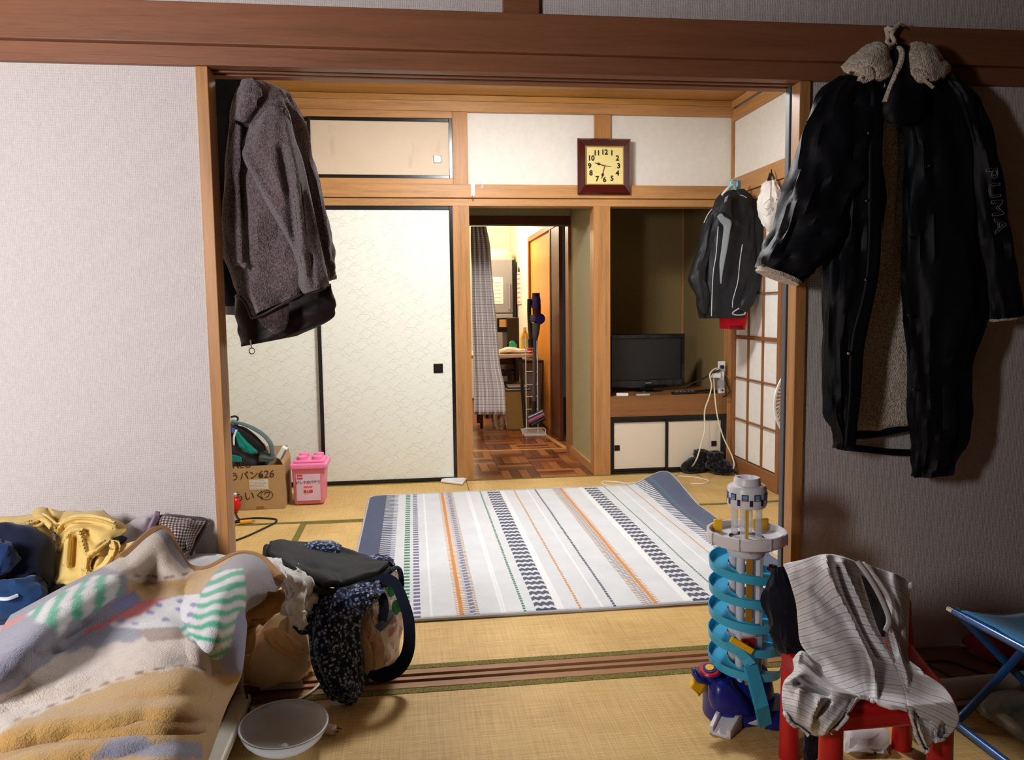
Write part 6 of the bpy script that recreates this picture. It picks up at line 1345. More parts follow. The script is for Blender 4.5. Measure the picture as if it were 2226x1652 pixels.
# round deck
zk0 = tz(850)
MB().lathe([(.045, zk0 + .012), (.06, zk0 + .010), (.082, zk0 + .012), (.094, zk0 + .014), (.096, zk0 + .030), (.102, zk0 + .030), (.104, zk0 + .012), (.10, zk0), (.06, zk0 - .004), (.045, zk0)], C0, 56).build('round_deck', TWH, ty)
for k in range(8):
    an = math.radians(k * 45 + 12); n = Vector((math.cos(an), math.sin(an), 0)); s = Vector((-n.y, n.x, 0)); MB().obox(Vector((TX, TY, zk0 + .015)) + n * .1035, s * .0012, n * .002, Vector((0, 0, .016))).build('deck_joint', TGY, ty)
MB().lathe([(.001, zk0 + .02), (.012, zk0 + .02), (.013, zk0 + .012)], (TX - .02, TY - .06, 0), 16).build('deck_button', TGY, ty)
for (dx, dy, L) in ((-.055, .06, .012), (.062, .05, .022)):
    MB().box(TX + dx - L, TX + dx + L, TY + dy - .006, TY + dy + .006, zk0 + .012, zk0 + .045).build('gate', TYE, ty, .004)
MB().lathe([(.001, zk0 + .006), (.048, zk0 + .004), (.0505, zk0 - .005), (.050, tz(960)), (.047, tz(990)), (.001, tz(990))], C0, 40).build('hub', TWH, ty)
# columns
zb_ = uz(800)
for an, m_ in ((-135, TWH), (-45, TWH), (45, TWH), (135, TWH)):
    a_ = math.radians(an); n = Vector((math.cos(a_), math.sin(a_), 0)); c = Vector((TX, TY, 0)) + n * .036
    MB().tube([(c.x, c.y, .07), (c.x, c.y, tz(985))], .011, 14).build('column', m_, ty)
MB().box(TX - .014, TX + .001, TY - .040, TY - .034, .09, tz(985)).build('lift_strip', TOR, ty)
MB().box(TX + .022, TX + .030, TY - .040, TY - .034, .12, tz(985)).build('lift_rack', TGY, ty)
MB().lathe([(.001, uz(200)), (.044, uz(200)), (.044, uz(80)), (.001, uz(80))], C0, 36).build('collar', TWH, ty)
MB().lathe([(.040, uz(480)), (.043, uz(210)), (.001, uz(205))], C0, 36).build('clear_sleeve', CLR, ty)
MB().box(TX - .03, TX + .008, TY - .0465, TY - .040, uz(350), uz(215)).build('red_panel', TRD, ty, .003)
MB().box(TX - .022, TX - .012, TY - .048, TY - .0462, uz(310), uz(255)).build('emblem', TYE, ty)
# spiral track
z_top, z_bot, turns = tz(1010), uz(640), 4.9
pitch = (z_top - z_bot) / turns; a_start = math.radians(20)
NS = int(turns * 40); verts = []; prof = [(.046, .006), (.048, .0), (.091, .0), (.094, .018), (.0965, .018), (.095, -.004), (.046, -.003)]
for i in range(NS + 1):
    an = a_start + 2 * math.pi * i / 40; zc = z_top - pitch * i / 40
    for (r, h) in prof: verts.append((TX + r * math.cos(an), TY + r * math.sin(an), zc + h))
k = len(prof)
MB().add(verts, [(i * k + j, i * k + (j + 1) % k, (i + 1) * k + (j + 1) % k, (i + 1) * k + j) for i in range(NS) for j in range(k)] + [tuple(range(k))[::-1], tuple(NS * k + j for j in range(k))], None, True).build('spiral_track', TBL, ty, sharp=30)
# slide out of the spiral
def trough(name, pts, w, h, m, par, side=(1, .1, 0)):
    P = [Vector(p) for p in pts]; vs = []
    for i, p in enumerate(P):
        d = (P[min(i + 1, len(P) - 1)] - P[max(i - 1, 0)]).normalized(); s = Vector(side) - d * Vector(side).dot(d); s.normalize(); u = s.cross(d)
        for (a, b) in ((-w, h), (-w + .003, h), (-w + .004, .002), (w - .004, .002), (w - .003, h), (w, h), (w, -.002), (-w, -.002)): vs.append(p + s * a + u * b)
    f = [(i * 8 + j, i * 8 + (j + 1) % 8, (i + 1) * 8 + (j + 1) % 8, (i + 1) * 8 + j) for i in range(len(P) - 1) for j in range(8)] + [tuple(range(8))[::-1], tuple((len(P) - 1) * 8 + j for j in range(8))]
    return MB().add(vs, f).build(name, m, par)
trough('slide', [ut(640, 330, TY - .075), ut(740, 430, TY - .085), ut(830, 520, TY - .09), ut(880, 590, TY - .095)], .017, .012, TBL, ty, (.75, -.55, -.3))
trough('slide', [ut(885, 600, TY - .095), ut(950, 830, TY - .105), ut(1010, 1060, TY - .115), uf(1050, 1270, .02)], .017, .012, TBL, ty)
MB().bar(ut(660, 300, TY - .09), ut(905, 445, TY - .10), .006, .016).build('barrier', TYE, ty, .002)
# base
MB().loft([((TX - .10, TY + .05, .11), (TX + .07, TY + .06, .11), .05), ((TX - .11, TY + .03, .09), (TX + .085, TY + .04, .09), .075), ((TX - .10, TY + .02, .05), (TX + .09, TY + .03, .05), .08), ((TX - .10, TY + .02, .004), (TX + .10, TY + .03, .004), .08)], 36, 5).build('base', TNV, ty)
MB().loft([(ut(400, 760, TY - .03), ut(660, 740, TY - .03), .02), (ut(420, 850, TY - .04), ut(680, 830, TY - .04), .035), (ut(420, 960, TY - .05), ut(800, 940, TY - .05), .035), (ut(440, 1060, TY - .05), ut(900, 1080, TY - .05), .035)], 30, 5).build('base_front', TNV, ty)
MB().box(TX + .03, TX + .11, TY - .09, TY + .02, .004, .055).build('base_wing', TNV, ty, .01)
dc = ut(425, 650, TY - .02)
MB().lathe([(.001, -.02), (.03, -.02), (.031, 0), (.001, 0)], dc, 30, ax=(-.15, -.25, 1)).build('dial_seat', TNV, ty)
dl = MB().lathe([(.001, .006), (.024, .006), (.028, .002), (.028, -.004)], dc, 32, ax=(-.15, -.25, 1)).build('dial', TRD, ty)
MB().lathe([(.001, .0085), (.018, .0085), (.018, .006)], dc, 28, ax=(-.15, -.25, 1)).build('dial_ring', TNV, dl); MB().lathe([(.001, .0105), (.011, .0105), (.011, .008)], dc, 24, ax=(-.15, -.25, 1)).build('dial_cap', TYE, dl)
MB().loft([(ut(225, 660, TY - .02), ut(260, 640, TY - .02), .012), (ut(230, 700, TY - .03), ut(300, 690, TY - .03), .018), (ut(270, 770, TY - .03), ut(400, 740, TY - .03), .018), (ut(380, 800, TY - .03), ut(460, 780, TY - .03), .014)], 20, 4).build('base_arm', TNV, ty)
MB().prism([ut(205, 850, TY - .04), ut(250, 800, TY - .035), ut(385, 800, TY - .03), ut(390, 860, TY - .03), ut(300, 960, TY - .05), ut(285, 915, TY - .05)], (0, .018, .006)).build('crank', TYE, ty, .003)
# ramps
def ramp(name, c, par):
    lo_ = [Vector(q) for q in c]
    f0, f1, b1, b0 = lo_       # front-left, front-right, back-right, back-left on the floor
    top = .058; up = Vector((0, 0, 1)); m = MB()
    m.add([f0, f1, b1, b0, f0 + up * .008, f1 + up * .008, b1 + up * (top - .012), b0 + up * (top - .012)], [(3, 2, 1, 0), (4, 5, 6, 7), (0, 1, 5, 4), (1, 2, 6, 5), (2, 3, 7, 6), (3, 0, 4, 7)]); r = m.build(name, TWH, par, .002)
    for a, b, sg in ((f0, b0, 1), (f1, b1, -1)):
        s = ((f1 - f0) * sg).normalized() * .011
        MB().add([a, a + s, b + s, b, a + up * .022, a + s + up * .022, b + s + up * (top + .004), b + up * (top + .004)], [(3, 2, 1, 0), (4, 5, 6, 7), (0, 1, 5, 4), (1, 2, 6, 5), (2, 3, 7, 6), (3, 0, 4, 7)]).build('ramp_wall', TWH, r, .002)
ramp('ramp', [uf(415, 1360), uf(655, 1430), uf(850, 1230), uf(580, 1160)], ty)
ramp('ramp', [uf(1180, 1285), uf(1330, 1250), uf(1250, 1130), uf(1080, 1160)], ty)
MB().loft([(uf(850, 1225, .012), uf(850, 1260, .008), .008), (uf(950, 1200, .014), uf(960, 1250, .01), .011), (uf(1080, 1180, .016), uf(1080, 1240, .01), .011)], 16, 3).build('kerb', TWH, ty)
for (zx, zy0, zy1) in ((1010, 270, 700), (1040, 270, 700)):
    q = ut(zx, 500, TY + .02); MB().tube([(q.x, q.y, uz(720)), (q.x, q.y, uz(250))], .007, 12).build('clear_post', CLR, ty)
# parked toy car
car = thing('toy_car', 'tiny dark red toy car parked on the top spiral track', 'toy car', (TX + .075, TY - .03, tz(1150)))
q = Y(1460 + 1070 * ST, 1000 + 1150 * ST, TY - .045)
MB().obox(q, Vector((.011, .003, 0)), Vector((-.003, .011, 0)), Vector((0, 0, .005))).build('body', plain('car_maroon', rgb(110, 20, 30), .25, .5, coat=.4), car, .002)
MB().obox(q + Vector((0, 0, .007)), Vector((.007, .002, 0)), Vector((-.0025, .009, 0)), Vector((0, 0, .004))).build('cabin', KPL, car, .002)
for sx in (-1, 1):
    for sy in (-1, 1): MB().lathe([(.001, -.0015), (.0035, -.0015), (.0035, .0015), (.001, .0015)], q + Vector((.007 * sx, .011 * sy, -.005)), 12, ax=(0, 1, 0)).build('wheel', KPL, car)
# ------------------------------------------------------------------ red child's chair with clothes, folding stool, things on the floor
SCH = 480 / 1680.0
def hp(x, y, d): return Y(1640 + x * SCH, 1180 + y * SCH, d)
def hf(x, y, z=0): return Z(1640 + x * SCH, 1180 + y * SCH, z)
CRED = plain('red_chair_plastic', rgb(196, 28, 34), .32, .45, var=.05)
ch = thing('child_chair', 'red plastic childs chair with a striped shirt over its back', 'chair', (1.52, -.64, 0))
yb2, yf2 = -.50, -.78
xa, xc = Y(1716, 1560, yb2).x, Y(1962, 1560, yb2).x; xb, xd = Y(1806, 1620, yf2).x, Y(2044, 1620, yf2).x
def tleg(x, y, z1, r0, r1, n): MB().tube([(x, y, .0), (x, y, z1)], [r0, r1], 18).build(n, CRED, ch)
tleg(xa, yb2, .26, .024, .021, 'leg'); tleg(xc, yb2, .26, .024, .021, 'leg'); tleg(xb, yf2, .262, .027, .024, 'leg'); tleg(xd, yf2, .262, .027, .024, 'leg')
zs = .282
se = MB(); se.add([(xa - .02, yb2 + .015, zs - .05), (xc + .02, yb2 + .015, zs - .05), (xd + .024, yf2 - .024, zs - .05), (xb - .024, yf2 - .024, zs - .05), (xa - .02, yb2 + .015, zs), (xc + .02, yb2 + .015, zs), (xd + .024, yf2 - .024, zs), (xb - .024, yf2 - .024, zs)], [(3, 2, 1, 0), (4, 5, 6, 7), (0, 1, 5, 4), (1, 2, 6, 5), (2, 3, 7, 6), (3, 0, 4, 7)]); se.build('seat', CRED, ch, .016, seg=3)
zbk = .445
MB().tube([(xa, yb2, .26), (xa - .002, yb2 + .02, .37), (xa + .004, yb2 + .035, zbk)], [.021, .019, .016], 16).build('back_post', CRED, ch); MB().tube([(xc, yb2, .26), (xc + .006, yb2 + .02, .37), (xc + .002, yb2 + .03, zbk - .05)], [.021, .017, .013], 16).build('back_post', CRED, ch)
MB().patch([[(xa, yb2 + .03, zbk), (xa + .15, yb2 + .04, zbk + .0), (xc, yb2 + .03, zbk - .06)], [(xa, yb2 + .02, .40), (xa + .15, yb2 + .03, .40), (xc, yb2 + .02, .36)], [(xa, yb2 + .012, .33), (xa + .15, yb2 + .02, .33), (xc, yb2 + .012, .32)]], 6, 4).build('backrest', CRED, ch, solid=.02)
def stripe_mat(name, nv, thick=.07, base=(rgb(222, 218, 220), rgb(240, 238, 240)), line=rgb(120, 116, 122), skew=0.0):
    m = Mat(name); u, v, _ = m.xyz(m.coord('UV')); ob = m.coord('Object'); n = m.noise(ob, 30.0, 3.0); w = m.noise(ob, 700.0, 2.0)
    t = (v * nv + u * skew + (n - .5) * .25).frac()
    c = m.mix(n, base[0], base[1]); c = m.mix(t.lt(thick) * .75, c, line); c = m.mix(t.band(.45, .55) * .28, c, line)
    return m.done(c, .85, .2, bump=(w * .3 + n * .7, .35, .004), sheen=.2)
sh = thing('striped_shirt', 'pale grey pinstriped shirt thrown over the red chair', 'shirt', (1.55, -.65, .28))
S1 = stripe_mat('pinstripe_body', 21, .10, skew=2.0); S2 = stripe_mat('pinstripe_sleeve', 14, .10, skew=-3.0); S3 = stripe_mat('pinstripe_right', 24, .10, skew=-2.0)
SO, SS = (1680, 1190), 430 / 886.0
MB().drape(edged([(-.53, (48, 72), (130, 55), (225, 30), (300, 36), (372, 62)), (-.565, (75, 150), (160, 130), (250, 90), (330, 105), (400, 140)), (-.58, (103, 250), (190, 225), (280, 180), (360, 205), (430, 240)), (-.59, (112, 340), (210, 320), (320, 290), (400, 325), (470, 360)), (-.61, (124, 430), (230, 420), (350, 400), (430, 435), (520, 465)), (-.665, (180, 510), (270, 500), (390, 490), (460, 525), (560, 555)), (-.72, (200, 590), (290, 590), (400, 570), (465, 590), (590, 620)), (-.785, (330, 655), (390, 665), (430, 675), (468, 692), (612, 742))], .02),
    [([(240, 40), (252, 110), (290, 200), (370, 340), (450, 520), (466, 680)], .026, 15), ([(310, 60), (370, 190), (450, 370), (560, 545)], .026, 15), ([(290, 90), (335, 230), (420, 420), (510, 570)], -.034, 13), ([(190, 190), (240, 235), (330, 330)], -.020, 22), ([(395, 140), (440, 300), (540, 500)], .016, 12), ([(120, 140), (200, 130)], -.008, 22), ([(140, 320), (260, 400)], .008, 30), ([(490, 560), (560, 660)], -.02, 26)], 10, 8, SO, SS, [(.003, 9, 5)], 3, rest=(zs + .012, yf2 - .03)).build('back_panel', S1, sh, solid=.007)
MB().drape(edged([(-.66, (88, 500), (128, 462), (190, 500), (260, 562), (330, 585)), (-.72, (92, 552), (130, 540), (200, 580), (290, 622), (400, 645)), (-.79, (50, 600), (120, 590), (210, 640), (300, 655), (382, 672)), (-.825, (40, 680), (120, 680), (200, 700), (280, 722), (345, 732)), (-.835, (60, 755), (130, 762), (200, 782), (250, 792), (305, 782)), (-.82, (148, 832), (180, 842), (210, 847), (235, 840), (262, 822))], .03),
    [([(95, 545), (130, 470), (185, 520)], .02, 14), ([(60, 600), (140, 560), (240, 620), (370, 660)], .022, 18), ([(110, 610), (240, 655)], -.03, 12), ([(120, 640), (100, 780)], .012, 20), ([(210, 680), (170, 800)], .016, 16), ([(250, 690), (190, 760)], -.018, 12), ([(340, 700), (240, 830)], .014, 18)], 10, 9, SO, SS, [(.003, 7, 7)], 8, rest=(zs + .012, yf2 - .03)).build('sleeve', S2, sh, solid=.007)
MB().drape(edged([(-.515, (382, 58), (440, 82), (500, 102), (560, 122), (628, 162)), (-.535, (432, 130), (470, 140), (520, 158), (570, 168), (616, 190)), (-.55, (505, 230), (530, 248), (560, 265), (590, 275), (612, 290)), (-.58, (502, 380), (540, 380), (570, 388), (595, 400), (608, 420)), (-.62, (520, 460), (560, 470), (590, 488), (605, 500), (620, 520)), (-.70, (560, 560), (610, 560), (660, 578), (705, 590), (752, 612)), (-.76, (590, 640), (650, 650), (710, 660), (760, 660), (806, 682)), (-.80, (608, 730), (670, 740), (730, 750), (780, 758), (836, 770)), (-.82, (640, 820), (680, 828), (712, 835), (745, 850), (795, 838)), (-.815, (683, 912), (698, 898), (712, 880), (722, 862), (735, 858))], .02),
    [([(520, 330), (590, 530), (615, 680), (685, 890)], .022, 14), ([(600, 520), (680, 640), (735, 760)], -.028, 14), ([(650, 560), (760, 700)], .014, 22), ([(540, 120), (550, 260)], .010, 18), ([(590, 150), (600, 280)], -.010, 14), ([(735, 760), (730, 850)], -.016, 10)], 9, 8, SO, SS, [(.003, 9, 6)], 5, rest=(zs + .012, yf2 - .03)).build('front_panel', S3, sh, solid=.007)
MB().tube([Y(SO[0] + x * SS, SO[1] + y * SS, d) for (x, y, d) in ((380, 62, -.545), (430, 130, -.57), (480, 215, -.585), (522, 320, -.60), (505, 375, -.605))], .010, 8, samples=6, flat=.5).build('placket', fabric('shirt_white', rgb(222, 218, 214)), sh)
MB().drape(gd([(-.52, (395, 120), (430, 150), (480, 220)), (-.53, (420, 200), (470, 250), (520, 310)), (-.55, (450, 320), (490, 350), (525, 355)), (-.56, (480, 400), (500, 400), (520, 390))]), [([(430, 240), (500, 250)], .015, 14)], 5, 5, SO, SS).build('inner_back', fabric('shaded_shirt_inside', rgb(84, 80, 82)), sh, solid=.006)  # shade of the open shirt put into a dark grey colour
MB().ball(hp(1190, 325, -.515), .006, .005, .008).build('cuff_tip', fabric('shirt_white', rgb(222, 218, 214)), sh)
NVG = fabric('dark_navy_jersey', rgb(16, 18, 32), var=.25)
nt = thing('navy_trousers', 'dark navy trousers hanging at the side of the red chair', 'trousers', (1.40, -.52, .2))
MB().loft([(hp(175, 195, -.46), hp(235, 180, -.49), .02), (hp(120, 330, -.46), hp(280, 330, -.50), .035), (hp(62, 420, -.46), hp(300, 440, -.51), .04), (hp(140, 560, -.46), hp(330, 560, -.52), .04), (hp(185, 680, -.46), hp(345, 700, -.53), .04), (hp(225, 800, -.46), hp(335, 800, -.54), .03), (hp(265, 880, -.47), hp(300, 885, -.54), .016)], 30, 6, [(.010, 2, 4)], 4).build('body', NVG, nt)
MB().loft([(hp(380, 1380, -.66), hp(480, 1380, -.68), .025), (hp(390, 1500, -.66), hp(480, 1500, -.68), .03), (hp(400, 1640, -.66), hp(485, 1640, -.68), .025)], 24, 5, [(.006, 2, 3)], 2).build('leg', NVG, nt)
pb = thing('paper_bag', 'crumpled white paper bag on the floor under the red chair', 'paper bag', (1.58, -.55, 0))
PAPW = fabric('white_paper', rgb(214, 208, 206), var=.05, weave=200, sheen=0)
MB().loft([(hp(690, 1450, -.42), hp(960, 1450, -.45), .03), (hp(660, 1520, -.45), hp(990, 1530, -.47), .06), (hp(660, 1640, -.47), hp(1000, 1650, -.50), .06)], 28, 4, [(.012, 2.5, 4)], 5, sq=5).build('body', PAPW, pb)
q = hp(915, 1605, -.565); MB().ball(q, .006, .003, .005).build('mark', KPL, pb)
# folding stool
SBL = plain('blue_steel', rgb(36, 92, 158), .28, .5, .2, coat=.5); CAN = fabric('blue_canvas', rgb(62, 140, 192), var=.1)
fs = thing('folding_stool', 'blue folding camping stool at the right edge', 'stool', (2.05, -.6, 0))
sy0, sy1, sx0, sx1, shh = -.41, -.80, 1.895, 2.20, .315
c0 = Y(2072, 1328, sy0); sx0 = c0.x; shh = c0.z
MB().tube([(sx0, sy0, shh), (sx0 + .012, sy1, shh)], .0105, 14).build('seat_bar', SBL, fs); MB().tube([(sx1, sy0, shh), (sx1 + .012, sy1, shh)], .0105, 14).build('seat_bar', SBL, fs)
MB().lathe([(.001, -.008), (.0115, -.008), (.0115, .012), (.001, .012)], (sx0, sy0, shh), 14, ax=(0, 1, 0)).build('end_cap', CHROME, fs)
fx0 = Z(2092, 1582, .012).x
def uleg(xb_, xt, ya, yb_, n):
    MB().tube([(xt, ya, shh), (xb_ + (xt - xb_) * .12, ya, .045), (xb_, ya, .018), (xb_, ya - .03, .0105), (xb_, yb_ + .03, .0105), (xb_, yb_, .018), (xb_ + (xt - xb_) * .12, yb_, .045), (xt, yb_, shh)], .0105, 12, samples=4).build(n, SBL, fs)
uleg(fx0, sx1 - .005, sy0 - .02, sy1 + .02, 'leg_frame'); uleg(sx1, sx0 + .008, sy0 + .0, sy1 + .045, 'leg_frame')
MB().patch([[(sx0, sy0 - .03, shh + .012), (sx0 + .15, sy0 - .03, shh - .008), (sx1, sy0 - .03, shh + .012)], [(sx0 + .005, (sy0 + sy1) / 2, shh + .012), (sx0 + .155, (sy0 + sy1) / 2, shh - .016), (sx1 + .005, (sy0 + sy1) / 2, shh + .012)], [(sx0 + .01, sy1 + .03, shh + .012), (sx0 + .16, sy1 + .03, shh - .008), (sx1 + .01, sy1 + .03, shh + .012)]], 8, 6, [(.003, 3, 4)], 2).build('canvas_seat', CAN, fs, solid=.003)
for sgn in (0, 1): MB().lathe([(.001, -.012), (.006, -.012), (.006, .012), (.001, .012)], ((fx0 + sx1) / 2, sy0 - .01 if sgn else sy1 + .03, shh * .5), 12, ax=(0, 1, 0)).build('pivot', CHROME, fs)
# floor things at the right wall
SR = 306 / 1359.0
def rf(x, y, z=0): return Z(1920 + x * SR, 1280 + y * SR, z)
bt = thing('brown_board', 'flat brown folded carton on the floor along the right wall', 'carton', (2.1, -.1, 0))
BRB = plain('brown_carton', rgb(112, 74, 46), .8, vs=12.0)
c = [rf(260, 600), rf(700, 575), rf(1180, 850), rf(640, 965)]
MB().prism([Vector((q.x, q.y - .012, .002)) for q in c], (0, 0, .012)).build('sheet', BRB, bt, .002)
MB().prism([Vector((q.x, q.y - .012, .0145)).lerp(Vector((2.1, -.1, .0145)), .06) for q in c], (0, 0, .004)).build('flap', BRB, bt, .001)
cord('power_cord', 'black cable over the brown carton near the wall', [rf(380, 700, .024), rf(520, 695, .024), rf(650, 705, .024), rf(800, 755, .024), rf(960, 815, .024), rf(1090, 850, .024)], .004, KCORD)
cord('power_cord', 'black cable over the brown carton behind the striped shirt', [rf(400, 720, .024), rf(500, 770, .024), rf(620, 830, .024), rf(740, 890, .024), rf(850, 925, .024)], .004, KCORD)
rcu = thing('red_cushion', 'dark red cushion on the floor at the right wall', 'cushion', (2.33, -.1, 0))
RCF = fabric('maroon_cloth', rgb(132, 28, 42), var=.15)
MB().loft([((2.20, -.05, .05), (2.20, -.14, .05), .01), ((2.26, -.03, .055), (2.24, -.18, .055), .05), ((2.42, -.03, .06), (2.42, -.19, .06), .06), ((2.55, -.03, .055), (2.56, -.18, .055), .05), ((2.60, -.05, .05), (2.60, -.16, .05), .01)], 28, 6, [(.006, 2, 3)], 3).build('cover', RCF, rcu)
MB().tube([(2.20, -.05, .05), (2.30, -.20, .05), (2.5, -.21, .05), (2.6, -.16, .05)], .006, 8, samples=4).build('piping', RCF, rcu)
tu = thing('paper_roll', 'pale grey roll of sheet lying on the mat behind the stool', 'roll', (2.15, -.25, 0))
p0, p1 = Vector((1.86, -.315, .034)), Vector((2.55, -.285, .034)); RLM = plain('pale_vinyl', rgb(176, 168, 158), .5)
MB().tube([p0, p1], .033, 24).build('sheet', RLM, tu); MB().tube([p0 + Vector((.01, -.034, -.018)), p1 + Vector((.01, -.034, -.018))], .012, 10, flat=.5).build('loose_edge', RLM, tu)
cb = thing('plastic_bag', 'clear plastic bag with green content under the folding stool', 'plastic bag', (2.05, -.45, 0))
def film():
    m = Mat('clear_film'); v = m.coord('Object'); n = m.noise(v, 25.0, 4.0, .6)
    return m.done(m.mix(n, rgb(150, 150, 130), rgb(206, 206, 196)), .15, .6, alpha=.5, bump=(n, .7, .008), coat=.5)
MB().loft([(rf(900, 1130, .02), rf(960, 1080, .02), .015), (rf(940, 1180, .03), rf(1250, 1040, .03), .028), (rf(1080, 1270, .03), rf(1420, 1050, .03), .03), (rf(1280, 1390, .03), rf(1560, 1100, .03), .03), (rf(1450, 1480, .02), rf(1640, 1200, .02), .018)], 28, 6, [(.008, 2.5, 5)], 6).build('film', film(), cb)
MB().loft([(rf(960, 1130, .012), rf(1080, 1080, .012), .008), (rf(1060, 1180, .016), rf(1280, 1080, .016), .012), (rf(1200, 1240, .016), rf(1400, 1120, .016), .012)], 20, 4, [(.006, 2, 3)], 3).build('contents', plain('sage_green', rgb(112, 128, 92), .7), cb)
MB().tube([rf(890, 1140, .012), rf(1000, 1220, .012), rf(1120, 1310, .012), rf(1260, 1400, .012), rf(1400, 1470, .012)], .005, 6, samples=4).build('sealed_edge', film(), cb)
# ------------------------------------------------------------------ things beyond the doorway
SK = 906 / 340.0
def kp_(x, y, d): return Y(1000 + x / SK, 440 + y / SK, d)
# plaid curtain gathered at the left of the inner doorway
def plaid():
    m = Mat('checked_cotton'); u, v, _ = m.xyz(m.coord('UV')); ob = m.coord('Object'); n = m.noise(ob, 40.0, 2.0)
    c = m.mix(n, rgb(240, 234, 228), rgb(250, 246, 240))
    def st(e, per, a, b): return (e * per).frac().band(a, b)
    for per, a, b, col, k in ((9, .05, .22, rgb(190, 104, 112), .5), (9, .40, .5, rgb(110, 132, 112), .5), (9, .7, .8, rgb(108, 100, 130), .5)): c = m.mix(st(u, per, a, b) * k, c, col)
    for per, a, b, col, k in ((26, .05, .22, rgb(190, 104, 112), .35), (26, .40, .5, rgb(110, 132, 112), .35), (26, .7, .8, rgb(88, 84, 110), .5)): c = m.mix(st(v, per, a, b) * k, c, col)
    return m.done(c, .85, .15, bump=(m.noise(ob, 300.0, 2.0), .3, .002), sheen=.2)
cu = thing('curtain', 'pink and green checked curtain gathered at the doorway side', 'curtain', (1.08, 3.74, .2))
yc_ = 3.66
rows_ = [(62, 138, 150), (62, 250, 172), (66, 370, 180), (68, 500, 190), (70, 650, 205), (74, 800, 218), (78, 950, 232), (80, 1080, 258), (82, 1228, 265)]
grid = []
for (xl, zy, xr) in rows_:
    r_ = []
    for k in range(19):
        t = k / 18; x = xl + (xr - xl) * t; amp = .028
        r_.append(kp_(x, zy, yc_ - .02 + amp * math.sin(t * 6 * 2 * math.pi / 1.5 + .4) * (1 if k % 1 == 0 else 0) + .006 * math.sin(zy * .01 + k)))
    grid.append(r_)
MB().patch(grid, 4, 6).build('drape', plaid(), cu, solid=.003)
MB().tube([kp_(40, 128, yc_ + .0), kp_(645, 134, yc_ + .0)], .008, 10).build('rod', plain('rod_grey', rgb(120, 110, 100), .4, .5, .5), cu)
fcu = thing('floral_curtain', 'cream curtain with red flowers behind the checked curtain', 'curtain', (1.2, 4.2, 0))
FLC = ditsy('red_flower_cotton', rgb(214, 206, 186), rgb(186, 84, 96), rgb(120, 140, 110), 24.0)
MB().patch([[kp_(75 + k * 7, 140, 3.80 + .02 * math.sin(k * 2.1)) for k in range(9)], [kp_(110 + k * 9, 700, 3.80 + .02 * math.sin(k * 2.1)) for k in range(9)], [kp_(140 + k * 9, 950, 3.80 + .02 * math.sin(k * 2.1)) for k in range(9)], [kp_(165 + k * 11, 1150, 3.80 + .02 * math.sin(k * 2.1)) for k in range(9)], [kp_(186 + k * 11, 1315, 3.80 + .02 * math.sin(k * 2.1)) for k in range(9)]], 4, 6).build('drape', FLC, fcu, solid=.003)
# refrigerator
FRG = plain('fridge_silver', rgb(142, 138, 138), .4, .4, var=.03); CRB = plain('cream_lid', rgb(240, 228, 178), .4, var=.03)
fr2 = thing('refrigerator', 'tall silver refrigerator with papers on its door in the kitchen', 'refrigerator', (1.45, 7.1, 0))
fy0 = 6.75; fl0, fl1 = kp_(120, 330, fy0), kp_(302, 330, fy0); ftz = fl1.z
B(fl0.x, fl1.x, fy0, fy0 + .04, .05, 1.05).build('lower_door', FRG, fr2, .008); B(fl0.x, fl1.x, fy0, fy0 + .04, 1.06, ftz).build('upper_door', FRG, fr2, .008)
B(fl0.x, fl1.x + .045, fy0 + .045, fy0 + .6, .02, ftz).build('cabinet', plain('fridge_side', rgb(34, 34, 34), .4), fr2, .006); B(fl1.x - .05, fl1.x - .03, fy0 - .03, fy0, 1.1, 1.4).build('handle', GPL, fr2, .004)
for (x0_, x1_, y0_, y1_) in ((190, 248, 432, 588), (165, 190, 440, 560)):
    a_, b_ = kp_(x0_, y1_, fy0), kp_(x1_, y0_, fy0); pn = B(a_.x, b_.x, fy0 - .004, fy0 - .0005, a_.z, b_.z).build('paper_note', plain('note_paper', rgb(236, 226, 212), .8), fr2)
    for k in range(6):
        zz = a_.z + (b_.z - a_.z) * (k + .6) / 7; B(a_.x + .01, b_.x - .02, fy0 - .0055, fy0 - .004, zz, zz + .006).build('print_line', plain('pink_print', rgb(206, 156, 146), .8), pn)
cl = thing('storage_tub', 'cream rounded tub standing on top of the refrigerator', 'tub', (1.5, 7.0, ftz))
a_, b_ = kp_(120, 330, fy0 + .05), kp_(308, 262, fy0 + .05)
MB().loft([((a_.x, fy0 + .25, ftz + .004), (b_.x, fy0 + .25, ftz + .004), .2), ((a_.x, fy0 + .25, ftz + .08), (b_.x, fy0 + .25, ftz + .08), .2), ((a_.x + .04, fy0 + .25, b_.z - .02), (b_.x - .04, fy0 + .25, b_.z - .02), .17), ((a_.x + .12, fy0 + .25, b_.z), (b_.x - .12, fy0 + .25, b_.z), .12)], 32, 4, sq=4).build('body', CRB, cl)
B(a_.x - .006, b_.x + .006, fy0 + .05, fy0 + .45, ftz + .001, ftz + .012).build('rim', plain('tub_rim', rgb(206, 190, 150), .5), cl, .003)
